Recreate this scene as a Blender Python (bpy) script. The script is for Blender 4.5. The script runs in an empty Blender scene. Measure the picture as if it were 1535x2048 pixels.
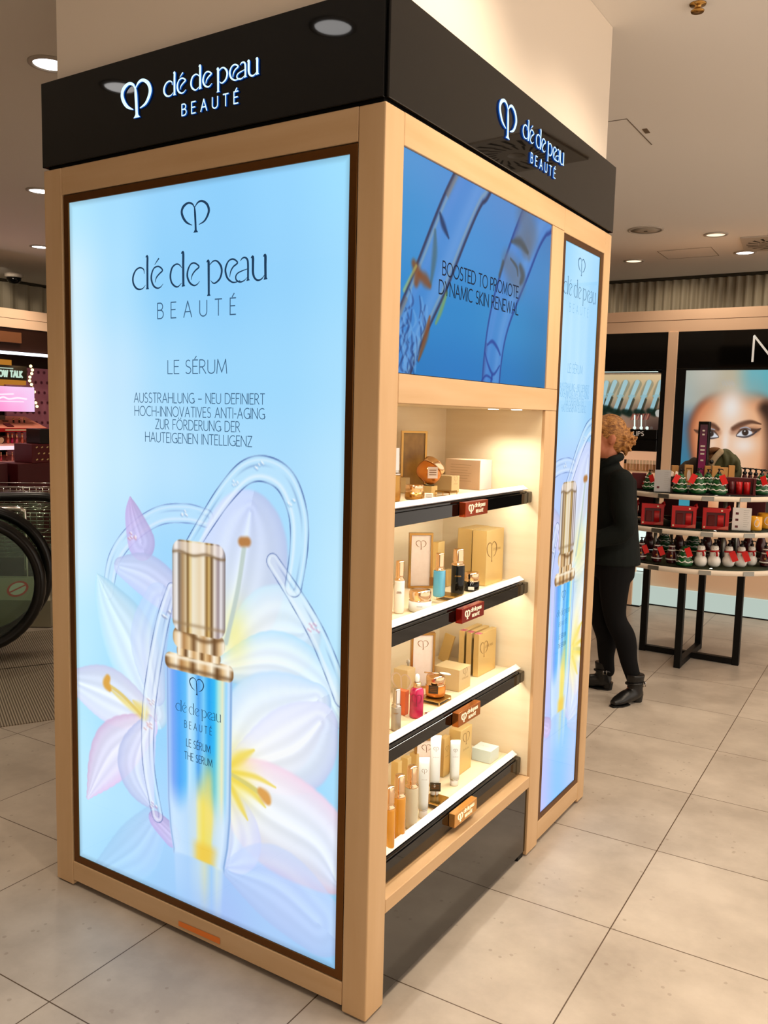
import bpy, bmesh, math, random
import numpy as np
from mathutils import Vector, Matrix
random.seed(7)
S = bpy.context.scene
COL = S.collection
PI = math.pi
# ------------------------------------------------------------------ camera
CAM = np.array([1.12861, -1.74619, 1.57437])
RC = np.array([[0.84277238, 0.53775675, 0.02350295],
               [0.07894015, -0.08028739, -0.99364098],
               [-0.53245015, 0.83926850, -0.11011459]])   # rows: right, down, forward
FPX = 1721.56
cam_d = bpy.data.cameras.new('camera')
cam_d.sensor_fit = 'AUTO'
cam_d.sensor_width = 36.0
cam_d.lens = FPX / 2048 * 36.0
cam_d.clip_start = 0.05
cam = bpy.data.objects.new('camera', cam_d)
COL.objects.link(cam)
cam.matrix_world = Matrix([list(RC[0]) , list(-RC[1]), list(-RC[2])]).transposed().to_4x4()
cam.location = CAM.tolist()
S.camera = cam
# ------------------------------------------------------------------ world, exposure
w = bpy.data.worlds.new('shop_ambient'); S.world = w
w.use_nodes = True
w.node_tree.nodes['Background'].inputs[0].default_value = (1.0, 0.86, 0.73, 1)
w.node_tree.nodes['Background'].inputs[1].default_value = 1.45
S.view_settings.view_transform = 'Standard'
S.view_settings.look = 'None'
S.view_settings.exposure = 0.0
S.view_settings.gamma = 1.0
S.view_settings.use_curve_mapping = False
S.cycles.use_denoising = True
S.cycles.sample_clamp_indirect = 4.0
S.cycles.max_bounces = 8
S.cycles.transparent_max_bounces = 16
S.cycles.caustics_reflective = False
S.cycles.caustics_refractive = False
CEIL = 3.07
def spot(name, loc, target, energy, color=(1, .80, .58), size=95, blend=.7, radius=.05):
    l = bpy.data.lights.new(name, 'SPOT'); l.energy = energy; l.color = color
    l.spot_size = math.radians(size); l.spot_blend = blend; l.shadow_soft_size = radius
    o = bpy.data.objects.new(name, l); COL.objects.link(o); o.location = loc
    o.rotation_euler = (Vector(target) - Vector(loc)).to_track_quat('-Z', 'Y').to_euler()
    return o
WARM = (1, .83, .64)
# ceiling downlights of the sales floor, and unseen spots added as fill
LAMPS = [  # x, y, aim x, aim y, aim z, energy, cone
    (0.62, 0.20, 0.05, 0.25, 2.0, 50, 105), (0.85, 1.25, 0.0, 1.2, 1.3, 60, 100), (0.9, 0.45, 0.0, 0.5, 0.9, 45, 90),  # last two: unseen wall washers, added to brighten the tower's right face
    (1.00, 1.50, 0.70, 1.45, 0.0, 105, 110),
    (1.30, -0.60, 0.80, 0.30, 0.0, 70, 100),
    (-0.958, -1.10, -0.90, -0.95, 0.0, 62, 92),
    (-2.19, -1.12, -2.2, -0.9, 0.0, 55, 92),
    (-2.25, 0.78, -2.25, 0.78, 0.0, 40, 100),
    (-4.21, 2.14, -4.21, 2.14, 0.0, 45, 110),
    (-6.02, 3.45, -6.02, 3.45, 0.0, 50, 110),
    (1.45, 3.20, 0.9, 3.2, 0.0, 60, 110),
    (0.55, 3.55, 0.0, 3.95, 0.9, 66, 100),
    (-0.46, 5.45, -0.46, 5.75, 1.2, 26, 120),
    (-1.50, 4.30, -1.4, 4.2, 0.0, 44, 110),
    (1.30, 5.30, 1.1, 5.7, 1.0, 40, 110),
    # unseen spots, added to brighten the ceiling, the left unit and the friezes
    (2.5, -3.2, 2.5, -3.2, 0, 150, 100), (2.5, -1.0, 2.6, -1.0, 0, 170, 90), (2.5, 1.2, 2.6, 1.2, 0, 170, 90), (2.4, 3.6, 2.5, 3.6, 0, 150, 90),
    (0.4, -3.6, 0.4, -3.9, 0, 130, 95), (-2.2, -3.6, -2.2, -3.9, 0, 130, 95), (-5.0, -2.0, -5.0, -2.0, 0, 150, 110), (-4.6, 5.2, -4.6, 5.2, 0, 120, 110), (-5.4, 2.3, -6.3, 3.1, 1.0, 70, 95), (-3.6, 0.9, -3.4, 1.3, 0, 60, 100), (-7.4, 4.0, -8.2, 4.4, 2.3, 20, 105), (-2.2, 6.85, -2.2, 7.5, 2.3, 15, 105), (-1.2, 6.85, -1.2, 7.5, 2.3, 15, 105), (-.2, 6.85, -.2, 7.5, 2.3, 15, 105),
]
for i, (x, y, ax, ay, az, e, sz) in enumerate(LAMPS):
    spot("downlight_or_fill_beam", (x, y, CEIL - .035), (ax, ay, az), e * .82, WARM, sz)
# ------------------------------------------------------------------ pixel measuring (surveying the photograph onto real planes)
def ray(u, v): return RC.T @ np.array([(u - 767.5) / FPX, (v - 1024) / FPX, 1.0])
def on(u, v, ax, val):
    d = ray(u, v); t = (val - CAM[ax]) / d[ax]; return CAM + t * d
def depth(p): return float(RC[2] @ (np.asarray(p) - CAM))
def upright(base, u, v):
    "point seen at (u, v) on the upright plane through base that faces the camera"
    b = np.asarray(base, float); n = np.array([b[0] - CAM[0], b[1] - CAM[1], 0]); n /= np.linalg.norm(n)
    r = ray(u, v); t = (n @ (b - CAM)) / (n @ r); return CAM + t * r
# ------------------------------------------------------------------ object helpers
def link(o, parent=None):
    COL.objects.link(o)
    if parent is not None: o.parent = parent
    return o
def tag(o, label=None, cat=None, group=None, kind=None):
    if label: o['label'] = label
    if cat: o['category'] = cat
    if group: o['group'] = group
    if kind: o['kind'] = kind
    return o
def thing(name, label, cat, loc=(0, 0, 0), rz=0.0, group=None):
    o = bpy.data.objects.new(name, None); o.empty_display_size = .05
    link(o); o.location = [float(q) for q in loc]; o.rotation_euler = (0, 0, rz)
    return tag(o, label, cat, group)
class MB:
    def __init__(s): s.bm = bmesh.new(); s.mi = 0
    def _new(s, faces):
        for f in faces: f.material_index = s.mi
    def box(s, x0, x1, y0, y1, z0, z1, M=None):
        vs = [s.bm.verts.new((x, y, z)) for z in (z0, z1) for x, y in ((x0, y0), (x1, y0), (x1, y1), (x0, y1))]
        q = [(0, 3, 2, 1), (4, 5, 6, 7), (0, 1, 5, 4), (1, 2, 6, 5), (2, 3, 7, 6), (3, 0, 4, 7)]
        s._new([s.bm.faces.new([vs[i] for i in k]) for k in q])
        if M is not None: bmesh.ops.transform(s.bm, matrix=M, verts=vs)
        return s
    def bevel_box(s, x0, x1, y0, y1, z0, z1, r=.004, seg=2):
        n0 = len(s.bm.verts); s.bm.verts.ensure_lookup_table()
        old = set(s.bm.verts)
        s.box(x0, x1, y0, y1, z0, z1)
        es = [e for e in s.bm.edges if e.verts[0] not in old]
        mi = s.mi
        ret = bmesh.ops.bevel(s.bm, geom=es, offset=r, segments=seg, affect='EDGES', profile=.5)
        for f in ret['faces']: f.material_index = mi
        return s
    def lathe(s, prof, n=32, c=(0, 0, 0), sq=None, smooth=True):
        "prof: (radius, z) list; sq: superellipse exponent for squarish sections"
        rings = []
        for r, z in prof:
            if r < 1e-6: rings.append([s.bm.verts.new((c[0], c[1], c[2] + z))]); continue
            ring = []
            for i in range(n):
                a = 2 * PI * i / n; ca, sa = math.cos(a), math.sin(a)
                k = 1.0
                if sq: k = 1.0 / ((abs(ca) ** sq + abs(sa) ** sq) ** (1.0 / sq))
                ring.append(s.bm.verts.new((c[0] + r * k * ca, c[1] + r * k * sa, c[2] + z)))
            rings.append(ring)
        for a, b in zip(rings[:-1], rings[1:]):
            for i in range(n):
                j = (i + 1) % n
                if len(a) == 1 and len(b) == 1: continue
                if len(a) == 1: f = s.bm.faces.new((a[0], b[j], b[i]))
                elif len(b) == 1: f = s.bm.faces.new((a[i], a[j], b[0]))
                else: f = s.bm.faces.new((a[i], a[j], b[j], b[i]))
                f.smooth = smooth; f.material_index = s.mi
        for ring, flip in ((rings[0], True), (rings[-1], False)):
            if len(ring) > 1:
                f = s.bm.faces.new(ring[::-1] if flip else ring); f.material_index = s.mi
        return s
    def cyl(s, r, z0, z1, c=(0, 0), n=24): return s.lathe([(r, z0), (r, z1)], n, (c[0], c[1], 0))
    def tube(s, pts, r, n=10, closed=False, smooth=True, flat=None):
        pts = [Vector([float(k) for k in p]) for p in pts]
        rs = r if isinstance(r, (list, tuple)) else [r] * len(pts)
        rings = []; up = None
        for i, p in enumerate(pts):
            if closed: t = (pts[(i + 1) % len(pts)] - pts[i - 1])
            else: t = (pts[min(i + 1, len(pts) - 1)] - pts[max(i - 1, 0)])
            t.normalize()
            if up is None:
                up = Vector((0, 0, 1)) if abs(t.z) < .9 else Vector((1, 0, 0))
            u = (up - t * up.dot(t)); u.normalize(); up = u; v = t.cross(u)
            fl = flat or 1.0
            rings.append([s.bm.verts.new(p + (u * math.cos(2 * PI * k / n) + v * math.sin(2 * PI * k / n) * fl) * rs[i]) for k in range(n)])
        m = len(rings)
        for i in range(m if closed else m - 1):
            a, b = rings[i], rings[(i + 1) % m]
            for k in range(n):
                f = s.bm.faces.new((a[k], a[(k + 1) % n], b[(k + 1) % n], b[k])); f.smooth = smooth; f.material_index = s.mi
        if not closed:
            s._new([s.bm.faces.new(rings[0][::-1]), s.bm.faces.new(rings[-1])])
        return s
    def bar(s, a, b, w, h):
        "square bar from a to b"
        a, b = Vector(a), Vector(b); t = (b - a); L = t.length; t.normalize()
        q = t.to_track_quat('X', 'Z')
        M = Matrix.Translation(a) @ q.to_matrix().to_4x4()
        return s.box(0, L, -w / 2, w / 2, -h / 2, h / 2, M)
    def poly(s, pts, ext=None):
        "flat polygon; ext: Vector, extrudes it"
        vs = [s.bm.verts.new([float(k) for k in p]) for p in pts]
        f = s.bm.faces.new(vs); f.material_index = s.mi
        if ext is not None:
            e = Vector(ext); v2 = [s.bm.verts.new(v.co + e) for v in vs]
            n = len(vs)
            g = [s.bm.faces.new(v2[::-1])] + [s.bm.faces.new((vs[i], v2[i], v2[(i + 1) % n], vs[(i + 1) % n])) for i in range(n)]
            s._new(g)
        return s
    def ball(s, c, r, n=16, m=10, sc=(1, 1, 1)):
        prof = [(r * math.sin(PI * i / m) , -r * math.cos(PI * i / m)) for i in range(m + 1)]
        old = set(s.bm.verts)
        s.lathe([(p if 0 < i < m else 0, z) for i, (p, z) in enumerate(prof)], n)
        vs = [v for v in s.bm.verts if v not in old]
        for v in vs: v.co = Vector((v.co.x * sc[0] + c[0], v.co.y * sc[1] + c[1], v.co.z * sc[2] + c[2]))
        return s
    def ribbon(s, pts, ws, F, lift=0.0, ext=0.0):
        "flat ribbon of varying width; pts are 2-D (a, b), F(a, b, h) -> 3-D; ext > 0 gives it thickness"
        n = len(pts); L, R_ = [], []
        for i in range(n):
            a = pts[max(i - 1, 0)]; b = pts[min(i + 1, n - 1)]
            dx, dy = b[0] - a[0], b[1] - a[1]; d = math.hypot(dx, dy) or 1
            nx, ny = -dy / d, dx / d; h = ws[i] / 2
            L.append((pts[i][0] + nx * h, pts[i][1] + ny * h)); R_.append((pts[i][0] - nx * h, pts[i][1] - ny * h))
        def ring(h): return [s.bm.verts.new(F(*p, h)) for p in L], [s.bm.verts.new(F(*p, h)) for p in R_]
        tl, tr = ring(lift + ext)
        for i in range(n - 1): s._new([s.bm.faces.new((tl[i], tr[i], tr[i + 1], tl[i + 1]))])
        if ext > 0:
            bl, br = ring(lift); m0 = s.mi; s.mi = getattr(s, 'side_mi', m0)
            for i in range(n - 1):
                s._new([s.bm.faces.new((bl[i], bl[i + 1], br[i + 1], br[i])), s.bm.faces.new((tl[i], tl[i + 1], bl[i + 1], bl[i])), s.bm.faces.new((tr[i], br[i], br[i + 1], tr[i + 1]))])
            s._new([s.bm.faces.new((tl[0], bl[0], br[0], tr[0])), s.bm.faces.new((tl[-1], tr[-1], br[-1], bl[-1]))])
            s.mi = m0
        return s
    def xf(s, M): bmesh.ops.transform(s.bm, matrix=M, verts=s.bm.verts[:]); return s
    def build(s, name, mat, parent=None, bevel=0.0, seg=2, recalc=True, loc=None, rz=0.0):
        if recalc: bmesh.ops.recalc_face_normals(s.bm, faces=s.bm.faces[:])
        me = bpy.data.meshes.new(name); s.bm.to_mesh(me); s.bm.free()
        for m in (mat if isinstance(mat, (list, tuple)) else [mat]): me.materials.append(m)
        o = bpy.data.objects.new(name, me); link(o, parent)
        if bevel:
            b = o.modifiers.new('bevel', 'BEVEL'); b.width = bevel; b.segments = seg; b.limit_method = 'ANGLE'
        if loc is not None: o.location = [float(q) for q in loc]
        o.rotation_euler = (0, 0, rz)
        return o
def cat2(pts, k=6):
    "Catmull-Rom through tuples of any length"
    P = [np.array(p, float) for p in pts]; out = []
    if len(P) < 3: 
        return [tuple(P[0] * (1 - i / k) + P[-1] * i / k) for i in range(k + 1)]
    for i in range(len(P) - 1):
        p0, p1, p2, p3 = P[max(i - 1, 0)], P[i], P[i + 1], P[min(i + 2, len(P) - 1)]
        for j in range(k):
            t = j / k
            out.append(tuple(.5 * (2 * p1 + (p2 - p0) * t + (2 * p0 - 5 * p1 + 4 * p2 - p3) * t * t + (3 * p1 - p0 - 3 * p2 + p3) * t ** 3)))
    out.append(tuple(P[-1])); return out
def copy_tree(o, parent=None):
    c = o.copy(); COL.objects.link(c)
    if parent is not None: c.parent = parent
    for ch in [k for k in o.children]: copy_tree(ch, c)
    return c
# ------------------------------------------------------------------ materials
def lin(c):
    return tuple(((q / 12.92) if q <= .04045 else ((q + .055) / 1.055) ** 2.4) for q in [k / 255 for k in c])
def mat(name, rgb, rough=.5, metal=0.0, spec=.5, noise=None, bump=None, emit=None, trans=0.0, ior=1.45, coat=0.0, alpha=1.0, aniso=None):
    m = bpy.data.materials.new(name); m.use_nodes = True
    nt = m.node_tree; p = nt.nodes['Principled BSDF']
    c = (*lin(rgb), 1)
    p.inputs['Base Color'].default_value = c; p.inputs['Roughness'].default_value = rough
    p.inputs['Metallic'].default_value = metal; p.inputs['Specular IOR Level'].default_value = spec
    p.inputs['Transmission Weight'].default_value = trans; p.inputs['IOR'].default_value = ior
    p.inputs['Coat Weight'].default_value = coat; p.inputs['Coat Roughness'].default_value = .03
    p.inputs['Alpha'].default_value = alpha
    if emit:
        p.inputs['Emission Color'].default_value = (*lin(emit[0]), 1); p.inputs['Emission Strength'].default_value = emit[1]
    if noise or bump:
        tc = nt.nodes.new('ShaderNodeTexCoord'); mp = nt.nodes.new('ShaderNodeMapping')
        nt.links.new(tc.outputs['Object'], mp.inputs['Vector'])
    if noise:   # (rgb2, scale(x,y,z), detail, strength)
        rgb2, sc, det, fac = noise
        mp.inputs['Scale'].default_value = sc
        nz = nt.nodes.new('ShaderNodeTexNoise'); nz.inputs['Detail'].default_value = det; nz.inputs['Scale'].default_value = 1.0
        nt.links.new(mp.outputs['Vector'], nz.inputs['Vector'])
        rp = nt.nodes.new('ShaderNodeValToRGB'); rp.color_ramp.elements[0].position = .5 - .25 / fac; rp.color_ramp.elements[1].position = .5 + .25 / fac
        rp.color_ramp.elements[0].color = (*lin(rgb2), 1); rp.color_ramp.elements[1].color = c
        nt.links.new(nz.outputs['Fac'], rp.inputs['Fac']); nt.links.new(rp.outputs['Color'], p.inputs['Base Color'])
    if bump:    # (scale, strength)
        nb = nt.nodes.new('ShaderNodeTexNoise'); nb.inputs['Scale'].default_value = bump[0]; nb.inputs['Detail'].default_value = 4
        nt.links.new(tc.outputs['Object'], nb.inputs['Vector'])
        b = nt.nodes.new('ShaderNodeBump'); b.inputs['Strength'].default_value = bump[1]; b.inputs['Distance'].default_value = .004
        nt.links.new(nb.outputs['Fac'], b.inputs['Height']); nt.links.new(b.outputs['Normal'], p.inputs['Normal'])
    return m
def emitter(name, rgb, strength):
    return mat(name, (0, 0, 0), .4, emit=(rgb, strength))
M = {}
M['wood'] = mat('pale_maple_veneer', (207, 173, 132), .42, noise=((193, 156, 112), (14, 14, 1.6), 6, 1.0), bump=(60, .05))
M['wood_h'] = mat('pale_maple_veneer_horizontal', (207, 173, 132), .42, noise=((193, 156, 112), (2, 2, 22), 6, 1.0), bump=(60, .05))
M['niche'] = mat('cream_maple_veneer', (242, 226, 194), .45, noise=((232, 212, 174), (3, 3, 26), 6, 1.0))
M['bronze'] = mat('brushed_bronze', (118, 78, 40), .32, metal=1.0)
M['black_gloss'] = mat('black_glass', (6, 6, 6), .03, spec=.4)
M['black_lac'] = mat('black_lacquer', (9, 8, 7), .06, spec=.45)
M['fascia'] = mat('black_back_painted_glass', (8, 7, 5), .02, spec=.5)
M['base_gloss'] = mat('brown_black_gloss_panel', (16, 13, 10), .04, spec=.9)
M['black_matt'] = mat('black_paint', (9, 9, 9), .5, spec=.25)
M['black_soft'] = mat('black_plastic', (10, 10, 11), .3)
M['white_paint'] = mat('white_paint', (233, 222, 206), .7)
M['rail_white'] = mat('white_ticket_strip', (238, 232, 232), .25)
M['bracket'] = mat('dark_bronze_cap', (74, 66, 50), .35, metal=.6)
M['gold'] = mat('polished_gold', (240, 206, 142), .12, metal=1.0)
M['gold_satin'] = mat('satin_gold_card', (240, 214, 150), .32, metal=.75)
M['gold_pale'] = mat('pale_gold_card', (228, 206, 158), .4, metal=.5)
M['gold_dark'] = mat('antique_gold', (190, 144, 78), .25, metal=1.0)
M['rose_gold'] = mat('rose_gold', (244, 208, 168), .12, metal=1.0)
M['silver'] = mat('polished_silver', (220, 215, 208), .12, metal=1.0)
M['steel'] = mat('brushed_steel', (150, 148, 140), .35, metal=.9)
M['white_gloss'] = mat('white_gloss_plastic', (236, 232, 226), .15, coat=.4)
M['pearl'] = mat('pearl_white_card', (222, 228, 226), .3)
M['peach_card'] = mat('peach_card', (240, 208, 172), .45)
M['peach_side'] = mat('pale_lilac_card', (222, 206, 200), .45)
M['cream_card'] = mat('cream_card', (232, 214, 200), .6, noise=((226, 205, 188), (60, 60, 60), 3, 1.0))
M['ink'] = mat('dark_ink', (20, 40, 62), .5, spec=.2, emit=((30, 62, 94), .8))
M['ink_brown'] = mat('brown_foil', (128, 86, 40), .35, metal=.5)
M['clear'] = mat('clear_acrylic', (245, 246, 244), .03, trans=1.0, ior=1.3, alpha=.35)
M['glass'] = mat('clear_glass', (232, 246, 240), .02, trans=1.0, ior=1.02)
M['red'] = mat('red_card', (182, 16, 20), .35)
M['dark_red'] = mat('dark_red_card', (86, 16, 22), .35)
M['white'] = mat('white_ceramic', (238, 236, 230), .15, coat=.5)
# ------------------------------------------------------------------ printed artwork (painted into point colours of a fine grid)
def sm(a, b, x): 
    t = np.clip((x - a) / (b - a), 0, 1); return t * t * (3 - 2 * t)
class Art:
    def __init__(s, x0, x1, z0, z1, W, H, grid):
        s.W, s.H = W, H; s.b = (x0, x1, z0, z1)
        s.x = np.linspace(x0, x1, W)[None, :] * np.ones((H, 1)); s.z = np.linspace(z0, z1, H)[:, None] * np.ones((1, W))
        g = np.array(grid, float) / 255          # rows top to bottom
        g = g[::-1]; r, c = g.shape[:2]
        fy = np.linspace(0, r - 1, H); fx = np.linspace(0, c - 1, W)
        iy = np.minimum(fy.astype(int), r - 2); ix = np.minimum(fx.astype(int), c - 2)
        ty = (fy - iy); tx = (fx - ix); ty = (ty * ty * (3 - 2 * ty))[:, None, None]; tx = (tx * tx * (3 - 2 * tx))[None, :, None]
        s.im = ((g[iy][:, ix] * (1 - tx) + g[iy][:, ix + 1] * tx) * (1 - ty) + (g[iy + 1][:, ix] * (1 - tx) + g[iy + 1][:, ix + 1] * tx) * ty)
        s.px = (x1 - x0) / W
    def over(s, sl, a, col):
        col = np.asarray(col, float)
        if col.ndim == 1: col = col / 255
        a = np.clip(a, 0, 1)[..., None]
        s.im[sl] = s.im[sl] * (1 - a) + col * a
    def field(s, pts, k=7, pad=1.25):
        "pts: (x, z, radius); -> slice, signed lateral -1..1, along 0..1, distance/radius, radius"
        P = np.array(cat2(pts, k)); m = P[:, 2].max() * pad
        ix = np.where((s.x[0] > P[:, 0].min() - m) & (s.x[0] < P[:, 0].max() + m))[0]
        iz = np.where((s.z[:, 0] > P[:, 1].min() - m) & (s.z[:, 0] < P[:, 1].max() + m))[0]
        if len(ix) == 0 or len(iz) == 0: return None
        sl = (slice(iz[0], iz[-1] + 1), slice(ix[0], ix[-1] + 1))
        X, Z = s.x[sl], s.z[sl]
        best = np.full(X.shape, 1e9); lat = np.zeros(X.shape); al = np.zeros(X.shape); rad = np.ones(X.shape)
        n = len(P) - 1
        for i in range(n):
            a, b = P[i], P[i + 1]; d = b[:2] - a[:2]; L2 = d @ d + 1e-12
            t = np.clip(((X - a[0]) * d[0] + (Z - a[1]) * d[1]) / L2, 0, 1)
            dx, dz = X - a[0] - t * d[0], Z - a[1] - t * d[1]
            r = np.maximum(a[2] + (b[2] - a[2]) * t, 1e-5); q = np.hypot(dx, dz) / r
            mk = q < best
            best = np.where(mk, q, best); lat = np.where(mk, np.sign(d[0] * dz - d[1] * dx) * q, lat)
            al = np.where(mk, (i + t) / n, al); rad = np.where(mk, r, rad)
        return sl, lat, al, best, rad
    def petal(s, pts, c0, c1, edge, alpha=.9, veins=.04, soft=.05, ph=0):
        f = s.field(pts)
        if f is None: return
        sl, lat, al, q, r = f
        c0, c1, edge = [np.array(c, float) / 255 for c in (c0, c1, edge)]
        col = c0 + (c1 - c0) * al[..., None]
        e = (np.abs(lat) ** 3)[..., None]; col = col * (1 - .75 * e) + edge * .75 * e
        col = col + (veins * np.sin(lat * 14 + ph) * (1 - np.abs(lat)) + veins * 1.4 * np.exp(-(lat / .08) ** 2))[..., None]
        col = col * (1 + .05 * lat[..., None])
        s.over(sl, (1 - sm(1 - soft, 1 + soft, q)) * alpha, np.clip(col, 0, 1))
    def stops(s, v, st):
        ps = [p for p, c in st]; cs = np.array([c for p, c in st], float) / 255
        return np.stack([np.interp(v, ps, cs[:, k]) for k in range(3)], -1)
    def tubeglass(s, pts, dark, light, a=.55):
        f = s.field(pts)
        if f is None: return
        sl, lat, al, q, r = f
        inside = 1 - sm(.97, 1.03, q)
        s.over(sl, inside * .22, light)
        s.over(sl, inside * np.exp(-((lat + .55) / .16) ** 2) * .65, light)
        s.over(sl, inside * np.exp(-((lat - .62) / .10) ** 2) * .45, light)
        s.over(sl, inside * np.exp(-((np.abs(lat) - .93) / .07) ** 2) * a * (.45 + .55 * np.sin(al * 19 + lat) ** 2), dark)
        s.over(sl, inside * np.exp(-((lat - .25) / .1) ** 2) * a * .35 * np.sin(al * 11) ** 2, dark)
    def line(s, pts, col, a=1.0, soft=.5):
        f = s.field(pts, pad=2)
        if f is None: return
        sl, lat, al, q, r = f
        s.over(sl, (1 - sm(1 - soft, 1 + soft, q)) * a, col)
    def glow(s, x, z, rx, rz, col, a=1.0, p=2):
        s.over((slice(None), slice(None)), np.exp(-(np.abs((s.x - x) / rx) ** p + np.abs((s.z - z) / rz) ** p)) * a, col)
    def rrect(s, x0, x1, z0, z1, r, soft=None):
        soft = soft or s.px
        cx, cz = (x0 + x1) / 2, (z0 + z1) / 2
        qx = np.abs(s.x - cx) - ((x1 - x0) / 2 - r); qz = np.abs(s.z - cz) - ((z1 - z0) / 2 - r)
        d = np.hypot(np.maximum(qx, 0), np.maximum(qz, 0)) + np.minimum(np.maximum(qx, qz), 0) - r
        return 1 - sm(-soft, soft, d)
    ALL = (slice(None), slice(None))

def paint_bottle(A, xc, k, zt, zs, cap=1.0):
    """serum bottle: xc centre, k half width of the body, zt(z) maps the big poster's heights"""
    z = zt
    # body
    lat = (A.x - xc) / k
    zz = A.z
    halfw = np.interp(zz, [z(.27), z(.33), z(.42), z(.84)], [.80, .90, .97, 1.0])
    q = np.abs(lat) / halfw
    m = (1 - sm(.985, 1.015, q)) * sm(z(.255), z(.268), zz + .012 * lat * lat) * (1 - sm(z(.845), z(.85), zz))
    u = (lat / halfw + 1) / 2
    up = A.stops(u, [(0, (196, 216, 255)), (.05, (160, 196, 250)), (.1, (120, 165, 246)), (.2, (70, 165, 248)), (.3, (88, 186, 250)), (.36, (190, 232, 255)), (.44, (150, 214, 252)), (.5, (70, 160, 240)),
                     (.58, (120, 205, 250)), (.66, (20, 160, 240)), (.74, (40, 185, 246)), (.8, (170, 232, 226)), (.86, (236, 236, 196)), (.91, (150, 214, 252)), (.95, (196, 226, 255)), (1, (150, 190, 235))])
    lo = A.stops(u, [(0, (190, 220, 255)), (.08, (206, 232, 255)), (.3, (190, 222, 252)), (.45, (205, 226, 235)), (.5, (240, 232, 150)), (.58, (246, 224, 84)), (.7, (236, 226, 120)), (.75, (200, 226, 240)), (.9, (214, 236, 255)), (1, (160, 195, 240))])
    bl = sm(z(.40), z(.52), zz + .03 * np.sin(u * 9))[..., None]
    col = lo * (1 - bl) + up * bl
    yel = np.exp(-((u - .66) / .09) ** 2) * sm(z(.30), z(.42), zz) * (1 - sm(z(.5), z(.62), zz))
    col = col * (1 - yel[..., None] * .75) + np.array([250, 226, 110]) / 255 * yel[..., None] * .75
    base = (1 - sm(z(.30), z(.335), zz)) * np.exp(-((u - .62) / .2) ** 4)
    col = col * (1 - base[..., None] * .85) + np.array([244, 200, 60]) / 255 * base[..., None] * .85
    A.over(Art.ALL, m * .93, col)
    A.over(Art.ALL, m * np.exp(-((q - .96) / .025) ** 2) * .45, (90, 130, 190))
    # mirror image of the bottle in the table it stands on
    rf = (1 - sm(.9, 1.05, np.abs(lat) / np.interp(zz, [z(.09), z(.27)], [.70, .78]))) * (1 - sm(z(.258), z(.266), zz))
    rc = A.stops(u, [(0, (196, 222, 255)), (.3, (176, 212, 250)), (.5, (206, 228, 236)), (.62, (236, 232, 170)), (.75, (160, 210, 245)), (.85, (226, 240, 220)), (1, (190, 220, 255))])
    A.over(Art.ALL, rf * .6 * sm(z(.05), z(.25), zz), rc)
    # shoulder
    gold = [(0, (120, 84, 48)), (.08, (236, 206, 160)), (.16, (255, 244, 222)), (.24, (180, 130, 76)), (.34, (232, 196, 142)), (.42, (120, 82, 44)), (.5, (250, 228, 190)), (.6, (206, 162, 108)), (.7, (255, 240, 210)), (.78, (104, 70, 38)), (.86, (226, 188, 136)), (.94, (255, 246, 226)), (1, (140, 100, 60))]
    sh = A.rrect(xc - k * 1.03, xc + k * 1.03, z(.822), z(.872), .022 * zs)
    A.over(Art.ALL, sh, A.stops(u, gold)); A.over(Art.ALL, sh * np.exp(-((zz - z(.862)) / (.006 * zs)) ** 2) * .8, (255, 246, 224)); A.over(Art.ALL, sh * np.exp(-((zz - z(.832)) / (.007 * zs)) ** 2) * .6, (98, 66, 36))
    un = ((A.x - xc) / (k * .68) + 1) / 2
    nk = A.rrect(xc - k * .66, xc + k * .66, z(.868), z(.898), .012 * zs)
    A.over(Art.ALL, nk, A.stops(un, gold[::-1] and [(1 - p, c) for p, c in gold[::-1]]))
    nk2 = A.rrect(xc - k * .78, xc + k * .78, z(.89), z(.955), .03 * zs)
    A.over(Art.ALL, nk2, A.stops(un * .8 + .1, gold) * .94 + .04); A.over(Art.ALL, nk2 * np.exp(-((zz - z(.935) - .01 * np.sin(u * 8)) / (.007 * zs)) ** 2) * .7, (110, 76, 42))
    # cap: clear outer shell over a fluted gold core
    uc = ((A.x - xc) / (k * .79) + 1) / 2
    cp = A.rrect(xc - k * .79, xc + k * .79, z(.94), z(1.21), .035 * zs)
    capst = [(0, (150, 140, 132)), (.04, (222, 214, 208)), (.09, (240, 236, 232)), (.13, (126, 112, 100)), (.2, (176, 140, 96)), (.26, (214, 190, 150)), (.3, (122, 86, 40)), (.34, (226, 196, 130)), (.4, (244, 232, 206)), (.52, (232, 210, 172)),
             (.6, (246, 234, 208)), (.66, (140, 100, 44)), (.7, (220, 184, 112)), (.75, (108, 78, 44)), (.8, (238, 226, 214)), (.87, (150, 132, 136)), (.92, (236, 232, 234)), (.96, (176, 166, 168)), (1, (122, 112, 112))]
    A.over(Art.ALL, cp * .96, A.stops(uc, capst))
    top = A.rrect(xc - k * .72, xc + k * .72, z(1.172), z(1.205), .016 * zs)
    A.over(Art.ALL, top * .55, (252, 240, 232)); A.over(Art.ALL, cp * np.exp(-((zz - z(1.172) - .004 * np.sin(uc * 12)) / (.005 * zs)) ** 2) * .65, (120, 92, 60))
    A.over(Art.ALL, cp * np.exp(-((zz - z(.965)) / (.006 * zs)) ** 2) * .5, (150, 120, 84))

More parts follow.
